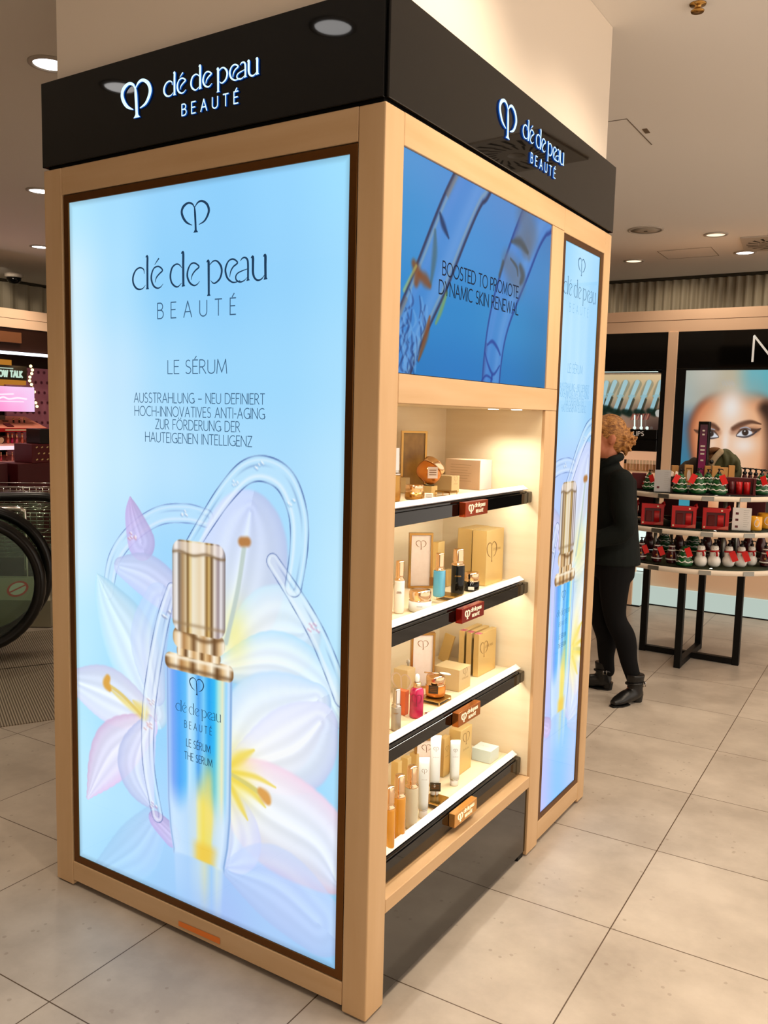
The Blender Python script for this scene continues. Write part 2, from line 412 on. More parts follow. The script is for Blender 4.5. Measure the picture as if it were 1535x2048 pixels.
def paint_flora(A, Z):
    "lilies and looping glass rods; Z maps the tracing to poster metres; radii in metres"
    k = .00098
    def T(*p): return [(*Z(a, b), r * k) for a, b, r in p]
    # glass loop behind
    A.tubeglass(T((140, 600, 26), (165, 470, 28), (235, 370, 30), (340, 300, 30), (450, 290, 30), (530, 310, 28)), (96, 120, 190), (226, 240, 255), .7)
    # back flower
    lav, wht, cy = (214, 208, 250), (236, 244, 255), (206, 236, 255)
    A.petal(T((270, 400, 60), (240, 300, 36), (228, 228, 4)), (206, 196, 244), (196, 160, 216), (188, 166, 222), .8)
    A.petal(T((420, 640, 60), (300, 540, 70), (190, 500, 30)), (226, 214, 246), (210, 220, 255), (180, 190, 240), .75)
    A.petal(T((570, 850, 40), (640, 620, 150), (680, 420, 150), (700, 290, 50)), (246, 244, 240), (214, 218, 252), (190, 200, 246), .8, ph=1)
    A.petal(T((620, 860, 40), (800, 760, 130), (900, 760, 60)), (250, 248, 236), (226, 240, 255), (180, 220, 250), .8)
    A.petal(T((610, 900, 40), (800, 880, 90), (960, 960, 70), (1056, 1100, 30)), (240, 246, 255), (220, 240, 255), (150, 206, 246), .85)
    # left flower
    A.petal(T((330, 1080, 50), (240, 830, 120), (150, 650, 70), (98, 530, 4)), (232, 240, 255), (206, 240, 255), (160, 216, 250), .88)
    A.petal(T((330, 1000, 40), (300, 800, 80), (340, 640, 60)), (220, 226, 255), (204, 220, 255), (178, 200, 250), .6)
    A.petal(T((290, 1090, 50), (150, 1010, 95), (28, 960, 50)), (240, 242, 255), (224, 234, 255), (206, 206, 246), .9, ph=2)
    A.petal(T((300, 1130, 40), (160, 1230, 92), (62, 1410, 8)), (244, 240, 255), (226, 220, 250), (222, 178, 222), .88)
    A.petal(T((300, 1130, 36), (250, 1290, 84), (310, 1440, 16)), (226, 230, 255), (214, 222, 255), (182, 196, 246), .85)
    # right flower
    A.petal(T((620, 1290, 40), (760, 1140, 150), (960, 1030, 50)), (252, 250, 240), (228, 238, 255), (168, 206, 248), .92)
    A.petal(T((620, 1300, 30), (860, 1230, 120), (975, 1120, 60)), (250, 250, 246), (232, 236, 255), (200, 206, 250), .85, ph=1)
    A.petal(T((610, 1340, 40), (760, 1470, 150), (960, 1600, 130), (1040, 1740, 30)), (252, 250, 240), (226, 232, 255), (232, 190, 214), .9)
    A.petal(T((600, 1400, 40), (640, 1560, 100), (620, 1660, 30)), (236, 240, 255), (216, 226, 255), (190, 196, 246), .8)
    A.petal(T((620, 1700, 30), (800, 1760, 120), (960, 1900, 100)), (196, 216, 255), (206, 214, 255), (180, 200, 250), .6)
    A.petal(T((330, 1500, 50), (250, 1620, 90), (120, 1700, 40)), (190, 210, 250), (176, 214, 252), (160, 206, 250), .5)
    A.petal(T((390, 1560, 40), (330, 1500, 30), (312, 1490, 6)), (206, 190, 236), (196, 170, 226), (176, 160, 220), .8)
    # yellow throats and stamens
    for p in [((280, 1085, 16), (215, 1040, 10), (150, 985, 3)), ((280, 1070, 22), (240, 1030, 4))]: A.line(T(*p), (240, 216, 110), .7, .8)
    A.line(T((285, 1100, 5), (200, 1010, 6), (140, 965, 6)), (226, 200, 110), .9)
    A.line(T((140, 940, 12), (134, 962, 16), (146, 982, 10)), (222, 168, 76), 1)
    gx, gz = Z(640, 770); A.glow(gx, gz, .05, .09, (246, 240, 150), .75)
    A.line(T((605, 800, 8), (650, 600, 8), (676, 430, 8)), (190, 206, 200), .9)
    A.line(T((668, 402, 14), (688, 402, 14)), (186, 130, 76), 1)
    gx, gz = Z(630, 1330); A.glow(gx, gz, .07, .09, (250, 232, 110), .85)
    for p in [((622, 1290, 8), (660, 1255, 16), (715, 1225, 4)), ((625, 1335, 10), (700, 1380, 14), (760, 1450, 3)), ((622, 1360, 8), (660, 1440, 10), (690, 1500, 3)), ((625, 1310, 6), (720, 1330, 8), (800, 1372, 3))]: A.line(T(*p), (238, 212, 70), .75, .9)
    A.line(T((630, 1322, 6), (690, 1360, 7), (745, 1398, 8)), (214, 206, 120), .95)
    A.line(T((742, 1388, 12), (760, 1408, 18), (770, 1426, 12)), (222, 162, 84), 1)
    # glass loops in front
    dk, lt = (70, 96, 160), (236, 248, 255)
    A.tubeglass(T((470, 420, 28), (530, 320, 30), (600, 215, 33), (680, 130, 36), (760, 115, 38), (840, 165, 38), (888, 290, 34), (892, 430, 32), (870, 580, 30)), dk, lt, .85)
    A.tubeglass(T((790, 480, 24), (880, 620, 28), (960, 760, 30), (1020, 900, 30), (1062, 1020, 28)), dk, lt, .85)
    A.tubeglass(T((392, 590, 22), (355, 720, 28), (322, 900, 30), (300, 1080, 30), (300, 1280, 28), (335, 1480, 26)), dk, lt, .8)
    for a, b, r, c in [(236, 378, 16, (206, 150, 170)), (300, 1128, 16, (222, 170, 170)), (310, 1030, 14, (206, 180, 190)), (950, 740, 22, (214, 160, 190)), (370, 690, 18, (150, 160, 190)), (735, 100, 18, (150, 190, 230)), (860, 250, 16, (150, 200, 236)), (320, 1440, 14, (170, 150, 200)), (440, 290, 12, (150, 180, 220)), (640, 170, 12, (150, 190, 230))]:
        for j in range(5):
            x = a + r * math.cos(j * 2.4 + a) * .8; y = b + r * math.sin(j * 1.9 + b) * .7
            A.line(T((x - r * .3, y, 2.6), (x + r * .2, y + r * .4, 3)), c, .6, .9); A.line(T((x, y - 4, 2), (x + 4, y + 2, 2)), (255, 255, 255), .7, .9)
Z8 = lambda zx, zy: tuple(on(140 + zx / 1.9685, 880 + zy / 1.9685, 1, 0.0)[[0, 2]])
def art_big():
    g = [[(180, 232, 255), (166, 222, 255), (150, 212, 253), (142, 208, 252), (150, 214, 255), (160, 224, 255)],
         [(214, 242, 255), (176, 226, 255), (146, 210, 252), (144, 208, 252), (150, 212, 253), (160, 220, 255)],
         [(226, 246, 255), (196, 232, 255), (170, 222, 254), (158, 216, 253), (160, 218, 254), (170, 224, 255)],
         [(220, 244, 255), (200, 236, 255), (186, 228, 255), (176, 224, 254), (172, 222, 254), (184, 230, 255)],
         [(214, 242, 255), (190, 230, 255), (164, 218, 254), (160, 216, 253), (170, 222, 254), (192, 234, 255)],
         [(190, 236, 255), (176, 228, 255), (160, 216, 253), (150, 210, 252), (166, 220, 254), (186, 232, 255)],
         [(184, 234, 255), (166, 224, 255), (156, 214, 253), (150, 208, 250), (150, 212, 250), (170, 224, 254)],
         [(190, 236, 255), (180, 228, 255), (170, 216, 254), (164, 204, 250), (170, 208, 252), (160, 216, 253)],
         [(176, 226, 255), (164, 218, 253), (160, 206, 250), (166, 196, 248), (170, 206, 250), (150, 206, 248)]]
    A = Art(-1.141, -.1025, .110, 2.1965, 440, 880, g)
    paint_flora(A, Z8)
    paint_bottle(A, -.604, .131, lambda z: z, 1.0)
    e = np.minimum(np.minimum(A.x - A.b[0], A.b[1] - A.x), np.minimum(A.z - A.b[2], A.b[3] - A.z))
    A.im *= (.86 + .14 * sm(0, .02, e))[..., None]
    return A
def art_tall():
    g = [[(150, 212, 250), (176, 226, 255), (160, 216, 253)], [(186, 230, 255), (182, 228, 255), (160, 214, 252)], [(176, 224, 255), (186, 228, 255), (160, 212, 252)],
         [(190, 212, 255), (180, 206, 255), (176, 214, 252)], [(196, 206, 252), (190, 220, 255), (196, 226, 244)], [(196, 200, 250), (176, 216, 255), (186, 220, 246)], [(186, 196, 250), (130, 200, 255), (170, 206, 250)], [(180, 190, 250), (130, 196, 255), (170, 200, 245)]]
    A = Art(1.178, 1.5465, .113, 2.1985, 170, 880, g)
    def Zt(zx, zy):
        x, z = Z8(zx, zy); return (1.335 + (x + .604) * 1.0, .975 + (z - .85) * 1.0)
    paint_flora(A, Zt)
    paint_bottle(A, 1.333, .103, lambda z: .98 + (z - .84) * (1.0 if z > .84 else .9), 1.0)
    gx = 1.5; A.glow(1.48, .70, .03, .16, (246, 236, 150), .6); A.glow(1.5, 1.0, .05, .12, (244, 240, 200), .5)
    return A
def art_screen():
    g = [[(86, 156, 220), (84, 150, 220), (90, 146, 214), (70, 130, 196)], [(62, 150, 216), (70, 150, 220), (70, 144, 214), (70, 140, 204)], [(40, 140, 212), (40, 138, 208), (50, 144, 208), (50, 130, 190)], [(30, 124, 196), (30, 124, 200), (34, 124, 196), (36, 118, 176)]]
    A = Art(.086, 1.045, 1.684, 2.2225, 400, 225, g)
    def Zs(zx, zy): return tuple(on(790 + zx / 4.097, 280 + zy / 4.097, 0, 0.0)[[1, 2]])
    def rod(left, right, light, mid):
        L = np.array(cat2([Zs(*p) for p in left], 8)); R = np.array(cat2([Zs(*p) for p in right], 8))
        n = min(len(L), len(R)); ctr = (L[:n] + R[:n]) / 2
        rad = np.linalg.norm(L[:n] - R[:n], axis=1) / 2 * .8
        return [(c[0], c[1], r) for c, r in zip(ctr, rad)]
    t1 = rod([(520, 180), (490, 260), (330, 620), (180, 980), (50, 1260), (-60, 1500)], [(860, 250), (780, 420), (640, 740), (500, 1120), (340, 1520), (150, 2010)], None, None)
    t2 = rod([(1110, 470), (1050, 570), (900, 950), (790, 1330), (730, 1650), (700, 2010)], [(1380, 520), (1280, 690), (1130, 1080), (1000, 1400), (925, 1700), (890, 2010)], None, None)
    for t, d1, d2 in ((t1[::5] + [t1[-1]], (40, 40, 70), (120, 100, 90)), (t2[::5] + [t2[-1]], (26, 60, 140), (60, 80, 150))):
        f = A.field(t)
        sl, lat, al, q, r = f; ins = 1 - sm(.97, 1.02, q)
        A.over(sl, ins * .5, (84, 140, 220))
        A.over(sl, ins * np.exp(-((lat - .45) / .3) ** 2) * .35, (130, 176, 236)); A.over(sl, ins * np.exp(-((lat + .5) / .2) ** 2) * .3, (104, 150, 226))
        A.over(sl, ins * np.exp(-((np.abs(lat) - .92) / .08) ** 2) * .85, d1)
        A.over(sl, ins * np.exp(-((np.abs(lat) - .76) / .07) ** 2) * .5, (170, 176, 170) if d1[2] < 100 else (90, 150, 226))
        A.over(sl, ins * np.exp(-((lat + .8) / .12) ** 2) * .5 * (np.sin(al * 9) > .2), d2)
    def ln(col, a, *p): A.line([(*Zs(x, y), r * .0009) for x, y, r in p], col, a, .8)
    rnd = random.Random(3)
    for i in range(26):   # fluid folds and bubbles in the rods
        x, y = rnd.uniform(70, 300), rnd.uniform(1180, 1850)
        if x > 320 - (y - 1180) * .17: continue
        ln((30, 66, 130), .6, (x, y, 3), (x + rnd.uniform(-40, 40), y + rnd.uniform(40, 110), 5), (x + rnd.uniform(-50, 40), y + rnd.uniform(110, 200), 2))
        ln((110, 170, 230), .6, (x + 16, y + 10, 4), (x + rnd.uniform(-20, 50), y + 90, 6), (x + 10, y + 150, 2))
    for p in [((170, 1010, 12), (200, 1090, 20), (190, 1170, 12)), ((215, 1100, 8), (260, 1140, 18), (300, 1190, 10)), ((300, 1450, 5), (270, 1600, 12), (210, 1800, 5))]: ln((136, 74, 34), .85, *p)
    ln((20, 40, 80), .8, (385, 600, 5), (410, 690, 12), (455, 800, 4)); ln((70, 96, 90), .6, (345, 740, 6), (340, 940, 14), (310, 1170, 6)); ln((190, 200, 110), .6, (190, 1030, 5), (90, 1230, 6)); ln((160, 176, 60), .6, (440, 1250, 6), (390, 1400, 9), (350, 1500, 5))
    for p in [((1080, 640, 60), (1130, 780, 50), (1080, 900, 26)), ((1020, 810, 24), (1090, 840, 40), (1110, 950, 16)), ((930, 1000, 36), (1010, 1130, 54), (1040, 1150, 34))]: ln((104, 118, 140), .7, *p)
    for p in [((970, 830, 6), (1040, 840, 16), (1100, 920, 8)), ((960, 970, 4), (1010, 1040, 7), (1020, 1110, 4)), ((1040, 1040, 12), (1060, 1110, 18), (1040, 1170, 8)), ((900, 1000, 8), (870, 1110, 8))]: ln((74, 78, 78), .75, *p)
    for p in [((770, 1680, 3), (810, 1650, 6), (850, 1700, 6), (875, 1760, 4)), ((750, 1740, 3), (780, 1850, 5), (820, 1920, 5), (870, 1850, 3)), ((800, 1990, 6), (808, 1930, 6)), ((720, 1980, 3), (760, 1930, 4), (810, 1960, 3))]: ln((26, 60, 150), .8, *p)
    return A
def art_face():
    g = [[(190, 194, 182), (206, 202, 188), (200, 190, 164), (120, 190, 200), (96, 190, 204), (96, 190, 204)], [(180, 190, 184), (190, 186, 170), (190, 170, 140), (140, 180, 180), (110, 180, 190), (100, 176, 186)],
         [(90, 124, 150), (96, 120, 140), (190, 150, 120), (150, 130, 110), (70, 60, 50), (50, 46, 44)], [(70, 130, 160), (70, 130, 160), (190, 150, 120), (190, 140, 110), (60, 46, 40), (40, 36, 34)],
         [(40, 150, 176), (40, 150, 176), (170, 140, 120), (200, 150, 120), (60, 50, 44), (34, 32, 32)], [(70, 160, 180), (70, 160, 180), (170, 150, 130), (190, 150, 120), (70, 60, 50), (34, 32, 32)]]
    A = Art(-.664, .22, .86, 2.016, 260, 340, g)
    Zf = lambda zx, zy: tuple(on(1340 + zx / 7.872, 720 + zy / 7.872, 1, 5.72)[[0, 2]])
    k = .0006
    def T(*p): return [(*Zf(a, b), r * k) for a, b, r in p]
    f = A.field(T((1010, 1120, 640), (1000, 1450, 600), (960, 2100, 440)))   # head
    sl, lat, al, q, r = f; ins = 1 - sm(.86, 1.06, q)
    ztop = Zf(0, 420)[1]; zlow = Zf(0, 760)[1]
    reflect_fade = 1 - sm(zlow, ztop, A.z[sl]) ** 1.3  # reflection hiding the hair is painted in: skin fades to grey
    A.over(sl, ins * reflect_fade, A.stops(q, [(0, (252, 206, 170)), (.5, (250, 190, 144)), (.8, (226, 146, 100)), (.95, (150, 84, 56)), (1.2, (80, 50, 40))]))
    A.line(T((1500, 760, 90), (1640, 1000, 120), (1700, 1500, 140), (1640, 2000, 120)), (44, 32, 28), .9, .8)
    for i in range(14): A.line(T((800 + i * 14, 330 + 20 * math.sin(i * 2.1), 6), (830 + i * 14, 400 + 16 * math.cos(i * 1.7), 5)), (190, 186, 176), .6, .8)
    cx, cz = Zf(950, 740); A.glow(cx, cz, .10, .15, (252, 246, 240), .95)
    for x, y, rx, rz, a in [(1150, 1340, .09, .07, .9), (860, 1290, .03, .12, .85), (640, 1330, .05, .07, .5), (900, 1560, .06, .05, .5)]:
        cx, cz = Zf(x, y); A.glow(cx, cz, rx, rz, (255, 240, 228), a)
    A.line(T((700, 1960, 40), (940, 1920, 60), (1180, 1960, 40)), (180, 84, 80), .9, .5)
    dk = (58, 40, 34)
    A.line(T((985, 1080, 30), (1100, 1020, 36), (1260, 975, 26), (1420, 1010, 8)), (92, 60, 46), .9, .7)
    A.line(T((740, 1090, 26), (660, 1030, 34), (540, 1000, 24), (450, 1010, 8)), (92, 60, 46), .9, .7)
    A.line(T((980, 1130, 40), (1100, 1100, 60), (1320, 1110, 60)), (150, 92, 66), .5, .9)
    A.line(T((740, 1140, 40), (640, 1110, 54), (480, 1120, 54)), (150, 92, 66), .5, .9)
    for s_, ex, ey in ((1, 1165, 1140), (-1, 620, 1160)):
        A.line(T((ex - 130 * s_, ey + 45, 8), (ex - 40 * s_, ey - 42, 22), (ex + 60 * s_, ey - 42, 24), (ex + 180 * s_, ey - 30, 24), (ex + 250 * s_, ey - 60, 8)), dk, .75, .7)
        A.line(T((ex - 110 * s_, ey + 45, 12), (ex, ey + 10, 46), (ex + 80 * s_, ey + 12, 30)), (232, 234, 240), 1, .3)
        A.line(T((ex - 130 * s_, ey + 60, 6), (ex, ey + 74, 12), (ex + 110 * s_, ey + 40, 12), (ex + 180 * s_, ey - 10, 10)), (50, 46, 54), .8, .7)
        A.line(T((ex + 6, ey - 4, 42), (ex + 7, ey + 2, 42)), (62, 48, 42), 1, .2); A.line(T((ex, ey - 20, 8), (ex + 2, ey - 20, 8)), (250, 250, 250), 1, .4)
        A.line(T((ex - 70 * s_, ey - 64, 7), (ex + 20 * s_, ey - 82, 8), (ex + 90 * s_, ey - 50, 7)), (176, 176, 188), .9, .6)
    A.line(T((940, 1640, 60), (1000, 1650, 40)), (190, 120, 90), .6, .9)
    return A
def art_pink():
    A = Art(0, 1, 0, .6, 120, 72, [[(250, 206, 190), (248, 178, 222), (246, 200, 238), (242, 206, 242)], [(248, 190, 190), (250, 160, 214), (248, 186, 230), (244, 200, 240)], [(236, 200, 240), (252, 150, 206), (250, 170, 220), (240, 200, 240)]])
    A.line([(-.05, .42, .16), (.0, .3, .2), (-.05, .15, .12)], (246, 176, 140), .9, .6); A.line([(.06, .3, .05), (.12, .36, .02)], (232, 130, 90), .6, .8)
    for x in (.12, .2, .28): A.line([(x, .02, .012), (x - .02, .28, .012)], (250, 250, 255), .7, .8)
    A.line([(.40, .40, .018), (.62, .42, .018)], (255, 244, 255), .9, .6); A.line([(.36, .29, .02), (.45, .34, .02), (.55, .30, .018), (.7, .33, .02), (.85, .31, .018)], (255, 246, 255), .95, .6); A.line([(.4, .24, .012), (.8, .24, .012)], (255, 246, 255), .8, .6)
    return A
# ------------------------------------------------------------------ lettering
ZL = lambda x, y: tuple(on(230 + x / 4.6515, 380 + y / 4.6515, 1, 0.0)[[0, 2]])
WM = [  # strokes of the wordmark: (x, y, width) traced on the poster
 [(258,772,5),(252,732,10),(218,716,12),(180,740,14),(156,798,18),(158,858,18),(184,902,16),(216,914,12),(246,904,8),(270,874,3)],
 [(270,621,6),(286,614,20),(286,700,22),(287,890,22),(287,900,26),(287,914,34)],
 [(430,864,3),(406,894,8),(376,904,12),(342,880,16),(323,825,18),(326,770,16),(346,722,12),(378,705,12),(405,714,12),(424,742,13),(396,772,12),(368,808,11),(357,852,4)],
 [(392,630,12),(374,656,9),(352,690,4)],
 [(600,718,5),(576,690,10),(545,687,12),(511,720,16),(496,790,18),(506,850,16),(536,886,14),(566,891,10),(598,858,4)],
 [(594,590,6),(612,580,22),(613,700,23),(614,866,23),(614,876,27),(615,890,36)],
 [(764,840,3),(741,870,8),(710,881,12),(673,855,16),(651,800,18),(656,740,16),(679,690,12),(708,675,12),(736,686,12),(757,712,13),(724,744,12),(696,784,11),(686,832,4)],
 [(826,669,6),(843,660,22),(845,760,22),(846,950,20),(846,962,24),(846,977,36)],
 [(856,692,6),(886,660,10),(920,659,12),(954,700,18),(964,755,18),(946,820,16),(906,859,12),(882,858,9),(864,836,4)],
 [(1132,838,5),(1092,853,8),(1056,851,12),(1016,815,16),(998,755,18),(1004,705,16),(1026,660,12),(1058,642,12),(1088,651,12),(1107,678,13),(1070,711,12),(1046,754,11),(1037,808,4)],
 [(1134,660,5),(1150,636,10),(1175,628,12),(1196,646,16),(1203,690,18),(1203,818,18),(1203,828,24),(1204,840,32)],
 [(1198,732,5),(1152,749,8),(1111,770,10),(1092,800,12),(1098,835,12),(1130,851,12),(1166,840,8),(1196,808,3)],
 [(1230,633,6),(1247,624,22),(1248,700,22),(1249,770,21),(1263,815,16),(1291,836,14),(1326,825,10),(1352,790,4)],
 [(1342,620,6),(1360,610,22),(1361,700,22),(1362,806,22),(1362,816,26),(1363,830,36)]]
HEART = [[(719,158,5),(705,122,12),(670,108,14),(631,140,20),(615,190,20),(626,245,20),(656,295,15),(702,323,4)],
 [(719,140,8),(724,200,18),(728,290,18),(730,355,18),(730,372,24),(730,392,46)],
 [(722,152,5),(746,108,12),(780,92,14),(820,120,18),(838,175,20),(828,230,18),(800,285,13),(756,317,4)]]
def _norm(strokes, span=None):
    out = []
    for st in strokes:
        p = [(*ZL(x, y), wd) for x, y, wd in st]; out.append(p)
    x0 = min(p[0] for s_ in out for p in s_); x1 = max(p[0] for s_ in out for p in s_)
    z0 = min(p[1] for s_ in out for p in s_); z1 = max(p[1] for s_ in out for p in s_)
    return out, (x0, x1, z0, z1)
_wm, _wb = _norm(WM); _ht, _hb = _norm(HEART)
_base = ZL(287, 914)[1]
_pxm = (_wb[1] - _wb[0]) / 1240.0           # metres per traced pixel
WORD = [[((x - _wb[0]) / (_wb[1] - _wb[0]), (z - _base) / (_wb[1] - _wb[0]), wd * _pxm / (_wb[1] - _wb[0])) for x, z, wd in s_] for s_ in _wm]
_hh = _hb[3] - _hb[2]; _hx = (_hb[0] + _hb[1]) / 2
LOGO = [[((x - _hx) / _hh, (z - _hb[2]) / _hh, wd * _pxm / _hh) for x, z, wd in s_] for s_ in _ht]
# straighten the traced baseline (least squares over stem feet)
_sl = (ZL(1362, 830)[1] - _base) / (_wb[1] - _wb[0])
WORD = [[(a, b - _sl * a, w_) for a, b, w_ in s_] for s_ in WORD]
def strokes(mb, ST, F, ox, oz, kx, kz=None, lift=0.0, ext=0.0, fat=1.0, n=5):
    kz = kz or kx
    for i, st in enumerate(ST):
        p = cat2(st, n)
        mb.ribbon([(ox + a * kx, oz + b * kz) for a, b, w_ in p], [max(w_, .002) * kx * fat for a, b, w_ in p], F, lift + i * 1e-6, ext)
def wordmark(mb, F, x0, x1, zb, lift=0.0, ext=0.0, fat=1.0, kz=None): strokes(mb, WORD, F, x0, zb, x1 - x0, kz, lift, ext, fat)
def heart(mb, F, xc, z0, h, lift=0.0, ext=0.0, fat=1.0, kx=None): strokes(mb, LOGO, F, xc, z0, kx or h, h, lift, ext, fat)
def _arc(cx, cy, rx, ry, a0, a1, n=10): return [(cx + rx * math.cos(math.radians(a0 + (a1 - a0) * i / n)), cy + ry * math.sin(math.radians(a0 + (a1 - a0) * i / n))) for i in range(n + 1)]
GL = {  # light capitals: (advance width, strokes), cap height 1
 'A': (.66, [[(.0, 0), (.33, 1), (.66, 0)], [(.12, .34), (.54, .34)]]),
 'B': (.50, [[(0, 0), (0, 1), (.22, 1)] + _arc(.22, .77, .22, .23, 90, -90) + [(0, .54)], [(.22, .54)] + _arc(.24, .27, .26, .27, 90, -90) + [(0, 0)]]),
 'C': (.66, [_arc(.42, .5, .42, .5, 55, 305, 18)]),
 'D': (.66, [[(0, 0), (0, 1), (.24, 1)] + _arc(.24, .5, .42, .5, 90, -90, 16) + [(0, 0)]]),
 'E': (.42, [[(.42, 1), (0, 1), (0, 0), (.42, 0)], [(0, .53), (.36, .53)]]),
 'F': (.40, [[(.40, 1), (0, 1), (0, 0)], [(0, .52), (.34, .52)]]),
 'G': (.70, [_arc(.43, .5, .43, .5, 55, 330, 18) , [(.70, .03), (.70, .45), (.48, .45)]]),
 'H': (.62, [[(0, 0), (0, 1)], [(.62, 0), (.62, 1)], [(0, .52), (.62, .52)]]),
 'I': (.02, [[(.01, 0), (.01, 1)]]),
 'K': (.52, [[(0, 0), (0, 1)], [(.48, 1), (.02, .5), (.52, 0)]]),
 'L': (.40, [[(0, 1), (0, 0), (.40, 0)]]),
 'M': (.80, [[(0, 0), (.08, 1), (.40, .08), (.72, 1), (.80, 0)]]),
 'N': (.64, [[(0, 0), (0, 1), (.64, 0), (.64, 1)]]),
 'O': (.82, [_arc(.41, .5, .41, .5, 90, 450, 24)]),
 'P': (.46, [[(0, 0), (0, 1), (.2, 1)] + _arc(.2, .73, .26, .27, 90, -90) + [(0, .46)]]),
 'R': (.52, [[(0, 0), (0, 1), (.2, 1)] + _arc(.2, .74, .25, .26, 90, -90) + [(0, .48)], [(.2, .48), (.52, 0)]]),
 'S': (.46, [_arc(.24, .75, .20, .25, 40, 250, 10) + [(.30, .48)] + _arc(.22, .25, .24, .25, 60, -145, 10)]),
 'T': (.52, [[(0, 1), (.52, 1)], [(.26, 1), (.26, 0)]]),
 'U': (.58, [[(0, 1), (0, .3)] + _arc(.29, .29, .29, .29, 180, 360) + [(.58, 1)]]),
 'V': (.60, [[(0, 1), (.30, 0), (.60, 1)]]),
 'W': (.92, [[(0, 1), (.23, 0), (.46, .95), (.69, 0), (.92, 1)]]),
 'Y': (.56, [[(0, 1), (.28, .5), (.56, 1)], [(.28, .5), (.28, 0)]]),
 'Z': (.52, [[(0, 1), (.52, 1), (0, 0), (.52, 0)]]),
 '-': (.26, [[(0, .42), (.26, .42)]]), '–': (.44, [[(0, .42), (.44, .42)]]), ' ': (.24, [])}
def capitals(mb, text, F, x0, x1, zb, h, wt=.07, lift=0.0, ext=0.0, gap=.20, only=None):
    "one line of capitals set between x0 and x1 on baseline zb"
    acc = {'É': 'E', 'Ö': 'O'}
    tot = sum(GL[acc.get(c, c)][0] for c in text) + gap * (len(text) - 1)
    k = (x1 - x0) / tot; x = x0; wd = wt * h
    for ci, c in enumerate(text):
        a, st = GL[acc.get(c, c)]
        sts = list(st) if only is None or ci in only else []
        if sts and c == 'É': sts = sts + [[(.16, 1.08), (.30, 1.27)]]
        if sts and c == 'Ö': sts = sts + [[(.25, 1.12), (.25, 1.2)], [(.57, 1.12), (.57, 1.2)]]
        for j, s_ in enumerate(sts):
            pts = [(x + px * k, zb + pz * h) for px, pz in s_]
            run = [pts[0]]
            for q in range(1, len(pts)):          # corners: a fresh ribbon for every straight run
                run.append(pts[q])
                if q == len(pts) - 1: turn = True
                else:
                    u_ = (pts[q][0] - pts[q - 1][0], pts[q][1] - pts[q - 1][1]); v_ = (pts[q + 1][0] - pts[q][0], pts[q + 1][1] - pts[q][1])
                    turn = (u_[0] * v_[0] + u_[1] * v_[1]) < .8 * math.hypot(*u_) * math.hypot(*v_)
                if turn:
                    if len(run) == 2:
                        L2_ = math.hypot(run[1][0] - run[0][0], run[1][1] - run[0][1]) or 1; ex, ey = (run[1][0] - run[0][0]) / L2_ * wd * .4, (run[1][1] - run[0][1]) / L2_ * wd * .4
                        run = [(run[0][0] - ex, run[0][1] - ey), (run[1][0] + ex, run[1][1] + ey)]
                    mb.ribbon(run, [wd] * len(run), F, lift + j * 1e-6 + q * 2e-7, ext); run = [pts[q]]
        x += (a + gap) * k
def FL(y0):  return lambda a, b, h: (a, y0 - h, b)        # on a face looking to -y
def FR(x0):  return lambda a, b, h: (x0 + h, a, b)        # on a face looking to +x
def glass_mat(name, tint=(240, 248, 246), rough=.02, f=1.0):
    m = bpy.data.materials.new(name); m.use_nodes = True; nt = m.node_tree; nt.nodes.clear()
    o = nt.nodes.new('ShaderNodeOutputMaterial'); mx = nt.nodes.new('ShaderNodeMixShader'); t = nt.nodes.new('ShaderNodeBsdfTransparent'); g = nt.nodes.new('ShaderNodeBsdfGlossy'); fr = nt.nodes.new('ShaderNodeFresnel')
    fr.inputs['IOR'].default_value = 1.45
    t.inputs['Color'].default_value = (*lin(tint), 1); g.inputs['Roughness'].default_value = rough
    mu = nt.nodes.new('ShaderNodeMath'); mu.operation = 'MULTIPLY'; mu.inputs[1].default_value = f
    nt.links.new(fr.outputs[0], mu.inputs[0]); nt.links.new(mu.outputs[0], mx.inputs[0]); nt.links.new(t.outputs[0], mx.inputs[1]); nt.links.new(g.outputs[0], mx.inputs[2]); nt.links.new(mx.outputs[0], o.inputs[0])
    return m
M['clear'] = glass_mat('clear_acrylic', (226, 232, 228))
M['glass'] = glass_mat('clear_glass', (228, 240, 232))
M['bottle_clear'] = glass_mat('frosted_bottle_plastic', (226, 222, 200), .1)
M['bottle_amber'] = glass_mat('amber_bottle_plastic', (240, 190, 90), .05)
M['smoked'] = mat('bronze_mirror_tray', (168, 134, 66), .15, metal=.9)
def art_mat(name, strength, mirror=.5):
    m = bpy.data.materials.new(name); m.use_nodes = True; nt = m.node_tree; p = nt.nodes['Principled BSDF']
    a = nt.nodes.new('ShaderNodeVertexColor'); a.layer_name = 'print'
    p.inputs['Base Color'].default_value = (0, 0, 0, 1); p.inputs['Roughness'].default_value = .02
    p.inputs['Specular IOR Level'].default_value = mirror
    nt.links.new(a.outputs['Color'], p.inputs['Emission Color']); p.inputs['Emission Strength'].default_value = strength
    return m
